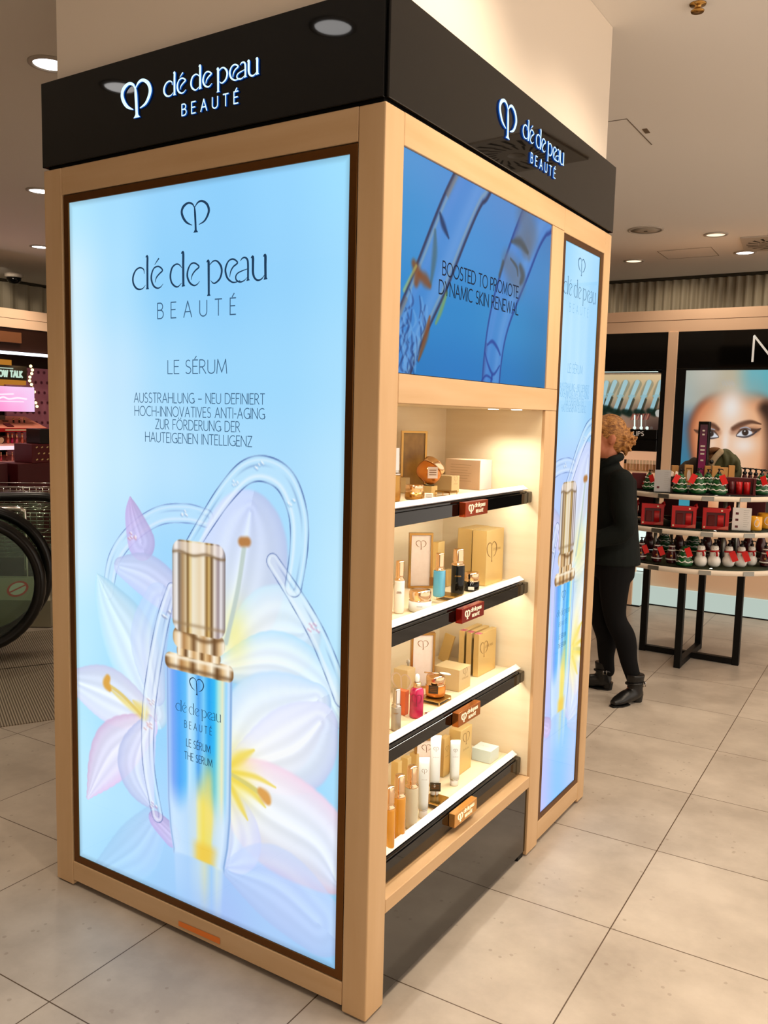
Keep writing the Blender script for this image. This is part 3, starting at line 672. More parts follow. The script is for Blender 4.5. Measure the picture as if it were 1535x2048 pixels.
def paint(name, A, F, m, parent):
    "fine grid carrying the artwork as point colours"
    W, H = A.W, A.H; X, Zg = np.meshgrid(np.linspace(A.b[0], A.b[1], W), np.linspace(A.b[2], A.b[3], H))
    a0 = np.array(F(0, 0, 0), float); ua = np.array(F(1, 0, 0)) - a0; ub = np.array(F(0, 1, 0)) - a0
    co = a0 + X[..., None] * ua + Zg[..., None] * ub
    idx = np.arange(W * H).reshape(H, W)
    q = np.stack([idx[:-1, :-1], idx[:-1, 1:], idx[1:, 1:], idx[1:, :-1]], -1).reshape(-1, 4)
    me = bpy.data.meshes.new(name); me.vertices.add(W * H); me.vertices.foreach_set('co', co.reshape(-1).astype(np.float32))
    n = len(q); me.loops.add(n * 4); me.loops.foreach_set('vertex_index', q.reshape(-1).astype(np.int32))
    me.polygons.add(n); me.polygons.foreach_set('loop_start', (np.arange(n) * 4).astype(np.int32)); me.polygons.foreach_set('loop_total', np.full(n, 4, np.int32))
    me.update(calc_edges=True)
    s_ = np.clip(A.im, 0, 1); l_ = np.where(s_ <= .04045, s_ / 12.92, ((s_ + .055) / 1.055) ** 2.4)
    at = me.color_attributes.new('print', 'FLOAT_COLOR', 'POINT')
    at.data.foreach_set('color', np.concatenate([l_.reshape(-1, 3), np.ones((W * H, 1))], 1).reshape(-1).astype(np.float32))
    me.materials.append(m)
    o = bpy.data.objects.new(name, me); link(o, parent); return o
# ------------------------------------------------------------------ the room
def floor_mat():
    m = bpy.data.materials.new('stone_tile_floor'); m.use_nodes = True; nt = m.node_tree; p = nt.nodes['Principled BSDF']; N = nt.nodes.new; Lk = nt.links.new
    tc = N('ShaderNodeTexCoord'); mp = N('ShaderNodeMapping'); mp.vector_type = 'TEXTURE'
    mp.inputs['Location'].default_value = (.394, .790, 0); mp.inputs['Rotation'].default_value = (0, 0, math.radians(1.28)); mp.inputs['Scale'].default_value = (.583, .583, 1)
    Lk(tc.outputs['Object'], mp.inputs['Vector'])
    def vm(op, a, b=None):
        n = N('ShaderNodeVectorMath'); n.operation = op; Lk(a, n.inputs[0])
        if b is not None: n.inputs[1].default_value = b
        return n.outputs[0]
    def mm(op, a, b=None, c=None):
        n = N('ShaderNodeMath'); n.operation = op
        for i, q in enumerate((a, b, c)):
            if q is None: continue
            if isinstance(q, (int, float)): n.inputs[i].default_value = q
            else: Lk(q, n.inputs[i])
        return n.outputs[0]
    fr = vm('FRACTION', mp.outputs[0]); fl = vm('FLOOR', mp.outputs[0])
    sx = N('ShaderNodeSeparateXYZ'); Lk(fr, sx.inputs[0])
    dx = mm('MINIMUM', sx.outputs[0], mm('SUBTRACT', 1.0, sx.outputs[0])); dy = mm('MINIMUM', sx.outputs[1], mm('SUBTRACT', 1.0, sx.outputs[1]))
    d = mm('MINIMUM', dx, dy)
    gr = mm('LESS_THAN', d, .0032)
    wn = N('ShaderNodeTexWhiteNoise'); wn.noise_dimensions = '2D'; Lk(fl, wn.inputs['Vector'])
    nz = N('ShaderNodeTexNoise'); nz.inputs['Scale'].default_value = 2.6; nz.inputs['Detail'].default_value = 8; nz.inputs['Roughness'].default_value = .62; Lk(tc.outputs['Object'], nz.inputs['Vector'])
    ramp = N('ShaderNodeValToRGB'); ramp.color_ramp.elements[0].position = .36; ramp.color_ramp.elements[1].position = .66
    ramp.color_ramp.elements[0].color = (*lin((166, 155, 142)), 1); ramp.color_ramp.elements[1].color = (*lin((194, 183, 169)), 1)
    Lk(mm('ADD', nz.outputs['Fac'], mm('MULTIPLY', mm('SUBTRACT', wn.outputs['Value'], .5), .10)), ramp.inputs['Fac'])
    vo = N('ShaderNodeTexVoronoi'); vo.inputs['Scale'].default_value = 26; Lk(tc.outputs['Object'], vo.inputs['Vector'])
    n2 = N('ShaderNodeTexNoise'); n2.inputs['Scale'].default_value = 9; Lk(tc.outputs['Object'], n2.inputs['Vector'])
    sp = mm('MULTIPLY', mm('LESS_THAN', vo.outputs['Distance'], .16), mm('GREATER_THAN', n2.outputs['Fac'], .56))
    mx = N('ShaderNodeMixRGB'); Lk(mm('MULTIPLY', sp, .35), mx.inputs[0]); Lk(ramp.outputs[0], mx.inputs[1]); mx.inputs[2].default_value = (*lin((120, 104, 88)), 1)
    mg = N('ShaderNodeMixRGB'); Lk(gr, mg.inputs[0]); Lk(mx.outputs[0], mg.inputs[1]); mg.inputs[2].default_value = (*lin((84, 68, 52)), 1)
    Lk(mg.outputs[0], p.inputs['Base Color']); p.inputs['Roughness'].default_value = .38; p.inputs['Specular IOR Level'].default_value = .35
    return m
M['floor'] = floor_mat()
M['ceiling'] = mat('matt_ceiling_paint', (240, 234, 226), .8, noise=((236, 229, 220), (.5, .5, 1), 2, 1.0))
def st(o): o['kind'] = 'structure'; return o
b = MB(); b.box(-12, 3.6, -5, 9, -.1, 0); st(b.build('floor', M['floor']))
b = MB(); b.box(-12, 2.7, -5, 9, CEIL, CEIL + .1); st(b.build('ceiling', M['ceiling']))
M['frieze'] = mat('grey_green_corrugated_panel', (168, 158, 136), .6)
def corrugated(a, c, nrm, z0, z1, n, amp):
    mb = MB(); a, c, nrm = Vector(a), Vector(c), Vector(nrm); L = (c - a).length
    k = int(L / n * 12)
    r0, r1 = [], []
    for i in range(k + 1):
        t = i / k; s_ = math.sin(2 * PI * t * L / n); s_ = max(-.85, min(.85, s_)) / .85
        q = a.lerp(c, t) + nrm * s_ * amp
        r0.append(mb.bm.verts.new((q.x, q.y, z0))); r1.append(mb.bm.verts.new((q.x, q.y, z1)))
    for i in range(k):
        f = mb.bm.faces.new((r0[i], r0[i + 1], r1[i + 1], r1[i])); f.smooth = False
    return mb
b = corrugated((-8.2, 7.55, 0), (3.6, 7.55, 0), (0, 1, 0), 1.8, CEIL - .02, .088, .014); st(b.build('wall_back', M['frieze'], recalc=False))
b = corrugated((-8.25, -3, 0), (-8.25, 7.5, 0), (1, 0, 0), 1.8, CEIL - .02, .20, .02); st(b.build('wall_left', M['frieze'], recalc=False))
b = MB(); b.box(-8.2, 3.6, 7.62, 7.72, 0, CEIL); st(b.build('wall_back_lining', M['black_matt']))
b = MB(); b.box(-8.42, -8.32, -3, 7.7, 0, CEIL); st(b.build('wall_left_lining', M['black_matt']))
M['shadow_gap'] = mat('dark_ceiling_gap', (52, 46, 30), .8)
b = MB(); b.box(-8.2, 2.7, 7.46, 7.60, CEIL - .018, CEIL - .001); st(b.build('trim_1', M['shadow_gap']))
b = MB(); b.box(-8.31, -8.16, -3, 7.5, CEIL - .018, CEIL - .001); st(b.build('trim_2', M['shadow_gap']))
b = MB(); b.box(-12, 3.6, -5.1, -5, 0, CEIL); st(b.build('wall_front_blocker', mat('grey_front_wall', (150, 140, 130), .7)))  # unseen wall, added to keep ambient light off the tower's left face
# the building's pillar above the display cladding
b = MB(); b.box(-1.215, -.03, .03, 1.625, 2.56, CEIL - .001); st(b.build('wall_pillar', mat('white_pillar_paint', (238, 224, 206), .7)))
b = MB(); b.box(-1.13, -.42, .14, 1.5, 0, 2.56); st(b.build('wall_pillar_light_stop', M['black_matt']))  # unseen dark box inside the cladding, added to block light
# ceiling fittings
M['lamp_white'] = emitter('lamp_face', (255, 250, 246), 6.0)
M['lamp_warm'] = emitter('lamp_face_warm', (255, 226, 190), 1.3)
M['trim_white'] = mat('white_metal_trim', (190, 180, 168), .45)
def downlight(x, y, label, lit=True, r=.075):
    t = thing('ceiling_downlight', label, 'ceiling light', (x, y, CEIL), 0, 'recessed ceiling downlights')
    n = 32; mb = MB(); mb.lathe([(r + .018, 0), (r + .018, -.006), (r, -.010), (r - .004, -.002)], n); mb.build('trim_ring', M['trim_white'], t)
    mb = MB(); mb.lathe([(r - .004, -.003), (0, -.003)], n); mb.build('lamp', M['lamp_white'] if lit else M['lamp_warm'], t)
    return t
downlight(-.46, 5.56, 'dim warm ceiling downlight right of the round ceiling speaker', False)
downlight(-.394, 6.42, 'bright cool ceiling downlight beside the air vent')
downlight(-1.36, 6.41, 'unlit pale ceiling downlight nearest the corner of the pillar cladding', False)
downlight(-2.25, .778, 'bright swivel downlight just above the left end of the black sign band')
downlight(-4.212, 2.144, 'bright downlight level with the top left corner of the wooden cladding')
downlight(-6.022, 3.451, 'farthest bright downlight on the left, above the corrugated frieze')
downlight(-.958, -1.10, 'lit downlight mirrored at the upper right of the left black band')
downlight(-2.19, -1.12, 'lit downlight mirrored beside the left heart emblem')
t = thing('ceiling_speaker', 'round white speaker grille flush in the ceiling', 'speaker', (-.90, 5.16, CEIL))
mb = MB(); mb.lathe([(.135, 0), (.135, -.006), (.118, -.01), (.116, -.004)], 40); mb.build('rim', M['trim_white'], t)
mb = MB(); mb.lathe([(.116, -.005), (.05, -.010), (0, -.011)], 40); mb.build('grille', mat('speaker_mesh', (176, 164, 148), .7, bump=(500, .5)), t)
mb = MB(); mb.box(-.014, .014, -.003, .003, -.0145, -.0105); mb.build('badge', M['bracket'], t)
M['slot'] = mat('dark_slot', (20, 18, 16), .7)
def diffuser(x, y, rz, label, s=.30):
    t = thing('air_vent', label, 'air vent', (x, y, CEIL), rz, 'swirl air vents in the ceiling')
    mb = MB(); mb.bevel_box(-s, s, -s, s, -.012, 0, .003); mb.build('plate', M['trim_white'], t)
    mb = MB()
    for r0, r1, n, o in ((.11, .175, 20, 0), (.18, .27, 20, .16)):
        for i in range(n):
            a = 2 * PI * i / n + o; sk = .22
            pts = [(r * math.cos(a + q), r * math.sin(a + q), -.0128) for r, q in ((r0, -.045), (r1, sk - .06), (r1, sk + .05), (r0, .045))]
            mb.poly(pts[::-1])
    mb.build('slots', M['slot'], t, recalc=False)
    mb = MB(); mb.lathe([(.05, -.012), (.046, -.016), (0, -.017)], 24); mb.build('hub', M['trim_white'], t)
diffuser(-.05, 6.08, .12, 'square swirl air vent at the right edge, beside the bright downlight')
diffuser(1.00, 2.90, .1, 'swirl air vent mirrored in the right black band')
M['seam'] = mat('ceiling_seam', (120, 106, 90), .8)
def seam_panel(pts, closed, label, w_=.006, sign=None):
    t = thing('access_hatch', label, 'ceiling hatch', (pts[0][0], pts[0][1], CEIL))
    mb = MB(); F = lambda a, b, h: (a - pts[0][0], b - pts[0][1], -.0015 - h)
    P_ = pts + ([pts[0]] if closed else [])
    mb.ribbon(P_, [w_] * len(P_), F, 0, .001); mb.build('seam', M['seam'], t)
    if sign:
        x, y, a = sign; mb = MB(); mb.box(-.012, .012, -.035, .035, -.003, 0); mb.build('sticker', mat('brown_sticker', (110, 90, 66), .6), t, loc=(x - pts[0][0], y - pts[0][1], -.0005), rz=a)
seam_panel([(-.70, 2.62), (-.283, 2.637), (-.286, 3.095)], False, 'square ceiling hatch seam right of the pillar with a small brown sticker', sign=(-.25, 2.86, .05))
seam_panel([(-1.05, 6.05), (-1.06, 6.45), (-.62, 6.47), (-.60, 6.05)], True, 'faint square hatch outline in the far ceiling above the cosmetics wall')
t = thing('sprinkler', 'small brass sprinkler head at the top edge of the ceiling', 'sprinkler', (.29, 1.593, CEIL))
mb = MB(); mb.lathe([(.03, 0), (.028, -.004), (.012, -.006), (.010, -.022), (.024, -.024), (.022, -.028), (0, -.028)], 20); mb.build('head', M['gold_dark'], t)
t = thing('dome_camera', 'black dome security camera on the far left ceiling', 'security camera', (-7.75, 4.36, CEIL))
mb = MB(); mb.lathe([(.10, 0), (.10, -.03), (.085, -.04)], 24); mb.build('base', M['trim_white'], t)
mb = MB(); mb.lathe([(.08, -.04), (.075, -.07), (.05, -.10), (0, -.112)], 24); mb.build('dome', M['black_gloss'], t)
# ------------------------------------------------------------------ the cladding of the pillar
W, D, H = 1.248, 1.649, 2.3
t = thing('display_tower', 'pale wood clad display tower wrapped around the white pillar', 'display stand', (0, 0, 0))
def part(name, m, *bx, bevel=.0012, parent=t, seg=1):
    mb = MB(); mb.box(*bx); return mb.build(name, m, parent, bevel, seg)
part('corner_post', M['wood'], -.0765, 0, 0, .0865, .006, H, bevel=.004, seg=2)
part('left_post', M['wood'], -W, -1.167, 0, .0865, .006, H)
part('top_rail', M['wood_h'], -1.166, -.0775, .001, .06, 2.221, H)
part('bottom_rail', M['wood_h'], -1.166, -.0775, .001, .06, .022, .0865)
part('top_rail', M['wood_h'], -.06, -.001, .0875, 1.149, 2.2235, H)
part('screen_post', M['wood'], -.06, -.001, 1.0455, 1.1485, 1.6825, 2.2225)
part('middle_rail', M['wood_h'], -.06, -.0005, .0875, 1.1485, 1.6085, 1.6815)
part('niche_post', M['wood'], -.06, -.001, 1.0505, 1.1485, .006, 1.6075)
part('top_rail', M['wood_h'], -.06, -.001, 1.150, 1.5765, 2.2185, H)
part('bottom_rail', M['wood_h'], -.06, -.001, 1.150, 1.5765, .022, .092)
part('far_post', M['wood'], -.08, 0, 1.5775, D, .006, H, bevel=.003)
part('side_panel', M['wood'], -W + .001, -W + .03, .088, D - .03, .006, H)
part('rear_panel', M['wood'], -W + .001, -.081, D - .03, D, .006, H)
part('plinth', M['black_matt'], -W + .06, -.05, .03, D - .05, 0, .021)
part('ledge', M['wood_h'], -.384, -.001, .0875, 1.0495, .262, .303, bevel=.002)
part('base_panel', M['base_gloss'], -.02, -.008, .0875, 1.0495, .022, .2615)
part('niche_back', M['niche'], -.40, -.385, .08, 1.055, .303, 1.62)
part('niche_side', M['niche'], -.39, -.012, 1.0496, 1.0504, .304, 1.62, bevel=0)
part('niche_side', M['niche'], -.384, -.06, .0867, .0874, .304, 1.62, bevel=0)
part('niche_top', M['niche'], -.384, -.06, .0875, 1.0495, 1.6085, 1.62)
part('foot', M['black_matt'], -.05, -.012, 1.00, 1.045, 0, .021)
mb = MB(); mb.xf(Matrix()); mb.poly([(-.677, -.0006, .050), (-.509, -.0006, .055), (-.509, -.0006, .036), (-.677, -.0006, .034)])
o = mb.build('tape', mat('orange_tape', (228, 122, 40), .5), t); o['label'] = 'strip of orange tape'
for y, x in ((.93, -.14), (.93, -.055)):
    mb = MB(); mb.lathe([(.018, 1.6085), (.018, 1.6065), (0, 1.6065)], 20, (x, y, 0)); mb.build('spotlight', M['lamp_white'], t)
    spot('niche_beam', (x, y, 1.60), (x - .03, y + .02, .6), 3.6, (1, .91, .77), 120, .9, .012)
spot('niche_beam', (-.16, .35, 1.60), (-.2, .35, .6), 5, (1, .91, .77), 125, .9, .012)
# black illuminated sign bands
M['letter_lit'] = emitter('lit_letter_face', (206, 238, 255), 1.35)
M['letter_edge'] = emitter('lit_letter_edge', (20, 96, 200), .7)
t2 = thing('sign_band', 'glossy black sign band with glowing white-blue lettering round the tower top', 'sign', (0, 0, 2.31))
def sp(name, m, x0, x1, y0, y1, z0, z1, bv=.0015):
    mb = MB(); mb.box(x0, x1, y0, y1, z0 - 2.31, z1 - 2.31); return mb.build(name, m, t2, bv, 2)
HB, HT = 2.309, 2.556
sp('left_fascia', M['black_gloss'], -W - .001, -.006, -.004, .006, HB, HT)
sp('right_fascia', M['fascia'], -.006, .004, .006, D, HB, HT)
sp('far_fascia', M['black_gloss'], -W, -.006, D - .008, D, HB, HT)
sp('side_fascia', M['black_gloss'], -W - .001, -W + .009, .007, D - .009, HB, HT)
sp('housing', M['black_matt'], -W + .012, -.012, .010, D - .012, 2.301, 2.54)
def lit(name, fn):
    mb = MB(); mb.side_mi = 1; fn(mb); mb.xf(Matrix.Translation((0, 0, -2.31))); return mb.build(name, [M['letter_lit'], M['letter_edge']], t2, recalc=False)
FLh, FRh = FL(-.004), FR(.004)
lit('emblem', lambda m: heart(m, FLh, -.825, 2.389, .096, .001, .004, 1.15, kx=.105))
lit('wordmark', lambda m: wordmark(m, FLh, -.714, -.382, 2.4235, .001, .004, 1.15, kz=.315))
lit('subtitle', lambda m: capitals(m, 'BEAUTÉ', FLh, -.647, -.447, 2.366, .029, .11, .001, .004, gap=.62))
lit('emblem', lambda m: heart(m, FRh, .642, 2.389, .097, .001, .004, 1.15, kx=.105))
lit('wordmark', lambda m: wordmark(m, FRh, .751, 1.087, 2.423, .001, .004, 1.15, kz=.315))
lit('subtitle', lambda m: capitals(m, 'BEAUTÉ', FRh, .817, 1.021, 2.366, .029, .11, .001, .004, gap=.62))
# ------------------------------------------------------------------ light boxes and screen
M['poster_lit'] = art_mat('backlit_poster', 1.0)
M['screen_lit'] = art_mat('screen_picture', .9, .12); M['screen_lit'].node_tree.nodes['Principled BSDF'].inputs['Roughness'].default_value = .45
def frame4(mb, F, a0, a1, b0, b1, i0, i1, j0, j1, h0, h1):
    "rectangular frame between outer (a,b) and inner (i,j) with thickness h0..h1"
    out = [(a0, b0), (a1, b0), (a1, b1), (a0, b1)]; inn = [(i0, j0), (i1, j0), (i1, j1), (i0, j1)]
    V = lambda p, h: mb.bm.verts.new(F(*p, h))
    of, if_, ob, ib = [V(p, h1) for p in out], [V(p, h1) for p in inn], [V(p, h0) for p in out], [V(p, h0) for p in inn]
    for k in range(4):
        n = (k + 1) % 4
        for q in ((of[k], of[n], if_[n], if_[k]), (if_[k], if_[n], ib[n], ib[k]), (of[n], of[k], ob[k], ob[n]), (ob[k], ib[k], ib[n], ob[n])): mb.bm.faces.new(q)
t = thing('poster_lightbox', 'large backlit serum poster in a bronze frame on the left face', 'lightbox', (0, 0, 0))
mb = MB(); frame4(mb, FL(.010), -1.163, -.080, .089, 2.2185, -1.1405, -.103, .1105, 2.196, 0, .006); mb.build('frame', M['bronze'], t, .001, 1)
mb = MB(); mb.box(-1.166, -.0775, .0115, .055, .0870, 2.2205); mb.build('housing', M['black_matt'], t)
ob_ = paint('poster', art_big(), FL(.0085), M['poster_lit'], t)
FP = FL(.0085)
M['ink_light'] = mat('blue_grey_ink', (30, 54, 76), .5, spec=.2, emit=((62, 100, 136), .8)); M['ink_mid'] = mat('soft_blue_ink', (60, 90, 120), .5, spec=.2, emit=((116, 168, 208), .85))
def ink(name, parent, fn, m=None):
    mb = MB(); fn(mb); return mb.build(name, m or M['ink'], parent, recalc=False)
L_ = .0004
ink('emblem', t, lambda m: heart(m, FP, -.615, 2.061, .081, L_, 0, .9, kx=.094))
ink('wordmark', t, lambda m: wordmark(m, FP, -.862, -.364, 1.920, L_, 0, .92, kz=.498))
for i in range(6): ink('subtitle_letter', t, lambda m: capitals(m, 'BEAUTÉ', FP, -.762, -.467, 1.836, .043, .075, L_, 0, gap=.66, only=(i,)), M['ink_light'])
for q in ((0, 1, 2), (3, 4, 5, 6, 7)): ink('product_word', t, lambda m: capitals(m, 'LE SÉRUM', FP, -.722, -.498, 1.681, .037, .075, L_, gap=.16, only=q), M['ink_light'])
def slogan(m, F, rows):
    for s_, x0, x1, z in rows: capitals(m, s_, F, x0, x1, z, .0275 if F is FP else .024, .085, L_, gap=.17)
ink('slogan', t, lambda m: slogan(m, FP, [('AUSSTRAHLUNG – NEU DEFINIERT', -.862, -.364, 1.599), ('HOCH-INNOVATIVES ANTI-AGING', -.860, -.364, 1.5605), ('ZUR FÖRDERUNG DER', -.773, -.450, 1.524), ('HAUTEIGENEN INTELLIGENZ', -.816, -.407, 1.486)]), M['ink_light'])
def bottle_text(par, F, xc, k, zmap, im):
    ink('bottle_emblem', par, lambda m: heart(m, F, xc - .006 * k, zmap(.762), .046 * k, L_, 0, .8, kx=.048 * k), im)
    ink('bottle_wordmark', par, lambda m: wordmark(m, F, xc - .085 * k, xc + .082 * k, zmap(.700), L_, 0, .85, kz=.17 * k), im)
    ink('bottle_subtitle', par, lambda m: capitals(m, 'BEAUTÉ', F, xc - .052 * k, xc + .050 * k, zmap(.655), .020 * k, .085, L_, gap=.6), im)
    ink('bottle_text_line', par, lambda m: capitals(m, 'LE SÉRUM', F, xc - .045 * k, xc + .045 * k, zmap(.600), .021 * k, .09, L_, gap=.17), im)
    ink('bottle_text_line', par, lambda m: capitals(m, 'THE SERUM', F, xc - .052 * k, xc + .052 * k, zmap(.560), .021 * k, .09, L_, gap=.17), im)
bottle_text(t, FP, -.604, 1.06, lambda z: z, M['ink'])
t = thing('poster_lightbox', 'narrow tall backlit serum poster in a bronze frame beside the niche', 'lightbox', (0, 0, 0))
mb = MB(); frame4(mb, FR(-.010), 1.1505, 1.576, .0925, 2.218, 1.178, 1.547, .1135, 2.1985, 0, .006); mb.build('frame', M['bronze'], t, .001, 1)
mb = MB(); mb.box(-.055, -.0115, 1.1495, 1.5768, .0925, 2.2183); mb.build('housing', M['black_matt'], t)
FQ = FR(-.0085)
paint('poster', art_tall(), FQ, M['poster_lit'], t)
ink('emblem', t, lambda m: heart(m, FQ, 1.353, 2.102, .061, L_, 0, .9, kx=.066), M['ink_light'])
ink('wordmark', t, lambda m: wordmark(m, FQ, 1.184, 1.518, 2.020, L_, 0, .8, kz=.335), M['ink_light'])
ink('subtitle', t, lambda m: capitals(m, 'BEAUTÉ', FQ, 1.248, 1.448, 1.964, .029, .07, L_, gap=.66), M['ink_mid'])
ink('product_line', t, lambda m: capitals(m, 'LE SÉRUM', FQ, 1.261, 1.414, 1.749, .032, .075, L_, gap=.16), M['ink_mid'])
ink('slogan', t, lambda m: slogan(m, FQ, [('AUSSTRAHLUNG – NEU DEFINIERT', 1.190, 1.496, 1.686), ('HOCH-INNOVATIVES ANTI-AGING', 1.190, 1.496, 1.660), ('ZUR FÖRDERUNG DER', 1.243, 1.443, 1.634), ('HAUTEIGENEN INTELLIGENZ', 1.215, 1.470, 1.608)]), M['ink_mid'])
bottle_text(t, FQ, 1.333, .80, lambda z: .97 + (z - .84) * .9, M['ink_light'])
t = thing('video_screen', 'wide blue video screen showing glass tubes above the niche', 'screen', (0, 0, 0))
mb = MB(); mb.box(-.022, -.0075, .0878, 1.0452, 1.6828, 2.2233); mb.build('bezel', M['black_soft'], t)
paint('picture', art_screen(), FR(-.0065), M['screen_lit'], t)
FS = FR(-.0065)
M['ink_navy'] = mat('navy_ink', (8, 22, 48), .6, spec=.1)
ink('caption', t, lambda m: (capitals(m, 'BOOSTED TO PROMOTE', FS, .304, .797, 1.9525, .035, .115, L_, gap=.14), capitals(m, 'DYNAMIC SKIN RENEWAL', FS, .288, .802, 1.9015, .035, .115, L_, gap=.14)), M['ink_navy'])
# ------------------------------------------------------------------ shelves of the niche
ZS = [1.328, 1.008, .688, .369]
M['plate_reflect_red'] = mat('bronze_plate_red_reflection', (140, 26, 16), .15, metal=.6); M['plate_bronze'] = mat('bronze_mirror_plate', (186, 112, 52), .18, metal=.8); M['plate_reflect_pale'] = mat('bronze_plate_pale_reflection', (236, 176, 100), .2, metal=.8); M['plate_reflect_mix'] = mat('bronze_plate_mixed_reflection', (176, 70, 30), .15, metal=.7)  # bronze plates: what each one reflects is put into its colour
M['lit_warm'] = emitter('lit_cream_lettering', (255, 240, 196), 1.2)
SH = [('top glass-fronted shelf with a bronze name plate coloured as if half reflecting red', 'plate_reflect_mix'), ('second shelf down with a bronze name plate coloured as a red reflection and black front', 'plate_reflect_red'), ('third shelf down with a bronze name plate and black front', 'plate_bronze'), ('lowest shelf with a bronze name plate coloured as a pale reflection, just above the ledge', 'plate_reflect_pale')]
for (lab, pm), z in zip(SH, ZS):
    t = thing('shelf', lab, 'shelf', (0, 0, z), 0, 'shelves in the lit niche')
    hb = .060 if z < .5 else .040
    mb = MB(); mb.box(-.380, -.058, .0895, 1.0475, -.018, 0); mb.build('board', M['niche'], t, .001, 1)
    mb = MB(); mb.poly([(-.068, .0895, .020), (-.0495, .0895, .0085), (-.0510, .0895, .0060), (-.0700, .0895, .0165)], (0, .953, 0)); mb.poly([(-.070, .0895, .0165), (-.067, .0895, .0165), (-.067, .0895, .0002), (-.070, .0895, .0002)], (0, .953, 0)); mb.build('ticket_rail', M['rail_white'], t)
    mb = MB(); mb.box(-.0575, -.0385, .0895, 1.013, -hb, -.003); mb.box(-.0575, -.042, .0895, 1.013, -.003, .004); mb.build('front_bar', M['black_gloss'], t, .0012, 2)
    mb = MB(); mb.box(-.0575, -.036, 1.014, 1.0475, -hb + .002, 0.0); mb.build('end_cap', M['bracket'], t, .003, 2)
    pl_ = MB(); pl_.box(-.038, -.016, .505, .655, -.043, .001); pl_ = pl_.build('name_plate', M[pm], t, .0015, 2)
    Fq = FR(-.016)
    mb = MB(); heart(mb, Fq, .540, -.034, .026, .0004, .0008, 1.9, kx=.027); wordmark(mb, Fq, .563, .632, -.0165, .0004, .0008, 1.7, kz=.066); capitals(mb, 'BEAUTÉ', Fq, .573, .620, -.0335, .0085, .16, .0004, .0008, gap=.4); mb.build('lettering', M['lit_warm'], pl_, recalc=False)
    l = bpy.data.lights.new('shelf_strip', 'AREA'); l.shape = 'RECTANGLE'; l.size, l.size_y = .012, .9; l.energy = 2.0; l.color = (1, .93, .80)
    o = bpy.data.objects.new('shelf_strip', l); COL.objects.link(o); o.location = (-.075, .57, z - .022); o.rotation_euler = (0, math.radians(24), 0)
# ------------------------------------------------------------------ products on the shelves
def spot_on(u, v, z):      # where the photographed foot of a thing stands on a level
    p = on(u, v, 2, z); return p
def ppm(p): return FPX / depth(p)            # photo pixels per metre there
def tall(p, v): return float(upright(p, 767.5 + FPX * (RC[0] @ (p - CAM)) / depth(p), v)[2] - p[2])
KX, KY = float(RC[0][0]), float(RC[0][1])    # how much of x and y runs across the photo
EPS = .0006
def carton(name, label, u, v, z, wl, wr, vt, m, group=None, mirror=None, lid=False, rz=0.0, dx=None, dy=None, h=None):
    p = spot_on(u, v, z); k = ppm(p)
    dx = dx or wl / (k * KX); dy = dy or wr / (k * KY); h = h or tall(p, vt)
    t = thing(name, label, 'box', (p[0], p[1], z + EPS), rz, group)
    mb = MB(); mb.box(-dx, 0, 0, dy, 0, h); mb.build('carton', m, t, .0012, 2)
    if lid:
        mb = MB(); mb.box(-dx - .0004, .0004, -.0004, dy + .0004, h * .80, h * .802); mb.build('lid_seam', M['ink_brown'], t)
    t['h'] = h; t['dx'] = dx; t['dy'] = dy
    del t['h'], t['dx'], t['dy']
    return t, dx, dy, h
def print_face(t, dx, dy, h, m=None, logo=True, lines=2, big=False):
    "foil heart and lettering on the side facing the aisle"
    F = FR(.0003); m = m or M['ink_brown']
    mb = MB(); s = min(dy * .5, h * .36)
    heart(mb, F, dy * .30 if big else dy * .5, h * (.42 if big else .62), s, .0002, 0, .55, kx=s * 1.05); mb.build('emblem', m, t, recalc=False)
    mb = MB()
    if big: wordmark(mb, F, dy * .36, dy * .80, h * .62, .0002, 0, .8)
    else:
        wordmark(mb, F, dy * .25, dy * .75, h * .50, .0002, 0, .8)
    mb.build('wordmark', m, t, recalc=False)
def bottle(name, label, cat, u, v, z, vt, wpx, body, cap, m_body, m_cap, group=None, n=28, sq=None, extra=None):
    "body / cap: profiles in (radius share, height share)"
    p = spot_on(u, v, z); k = ppm(p); r = wpx / k / 2; h = tall(p, vt)
    t = thing(name, label, cat, (p[0], p[1], z + EPS), 0, group)
    mb = MB(); mb.lathe([(a * r, b_ * h) for a, b_ in body], n, sq=sq); mb.build('body', m_body, t)
    if cap:
        mb = MB(); mb.lathe([(a * r, b_ * h) for a, b_ in cap], n); mb.build('cap', m_cap, t)
    return t, r, h
def band_print(t, r, h, z0, rows, m):
    "small printed lines wrapped on a round body, on the side towards the aisle"
    a0 = math.radians(-62)
    F = lambda a, b, q: ((r + .0003 + q) * math.cos(a0 + a / r), (r + .0003 + q) * math.sin(a0 + a / r), b)
    mb = MB()
    for i, (w_, hh) in enumerate(rows):
        z_ = z0 - i * hh * 2.2; n = 6
        mb.ribbon([(-w_ / 2 + w_ * j / n, z_) for j in range(n + 1)], [hh] * (n + 1), F)
    mb.build('print', m, t, recalc=False)
CAP_TALL = lambda z0: [(.96, z0), (1.0, z0 + .012), (.98, z0 + .03), (.72, z0 + .05), (.74, z0 + .075), (.82, z0 + .10), (.80, z0 + .11), (.78, .97), (.70, .992), (0, 1)]
BODY_TALL = lambda z1: [(0, .006), (.86, 0), (.97, .02), (1, .06), (1, z1 - .02), (.97, z1)]
JAR = lambda z1: [(0, .01), (.86, 0), (.97, .05), (1, .12), (1, z1)]
LID = lambda z0: [(.99, z0), (.90, z0 + .03), (.88, z0 + .06), (.96, z0 + .10), (.96, .90), (.88, .985), (0, 1)]
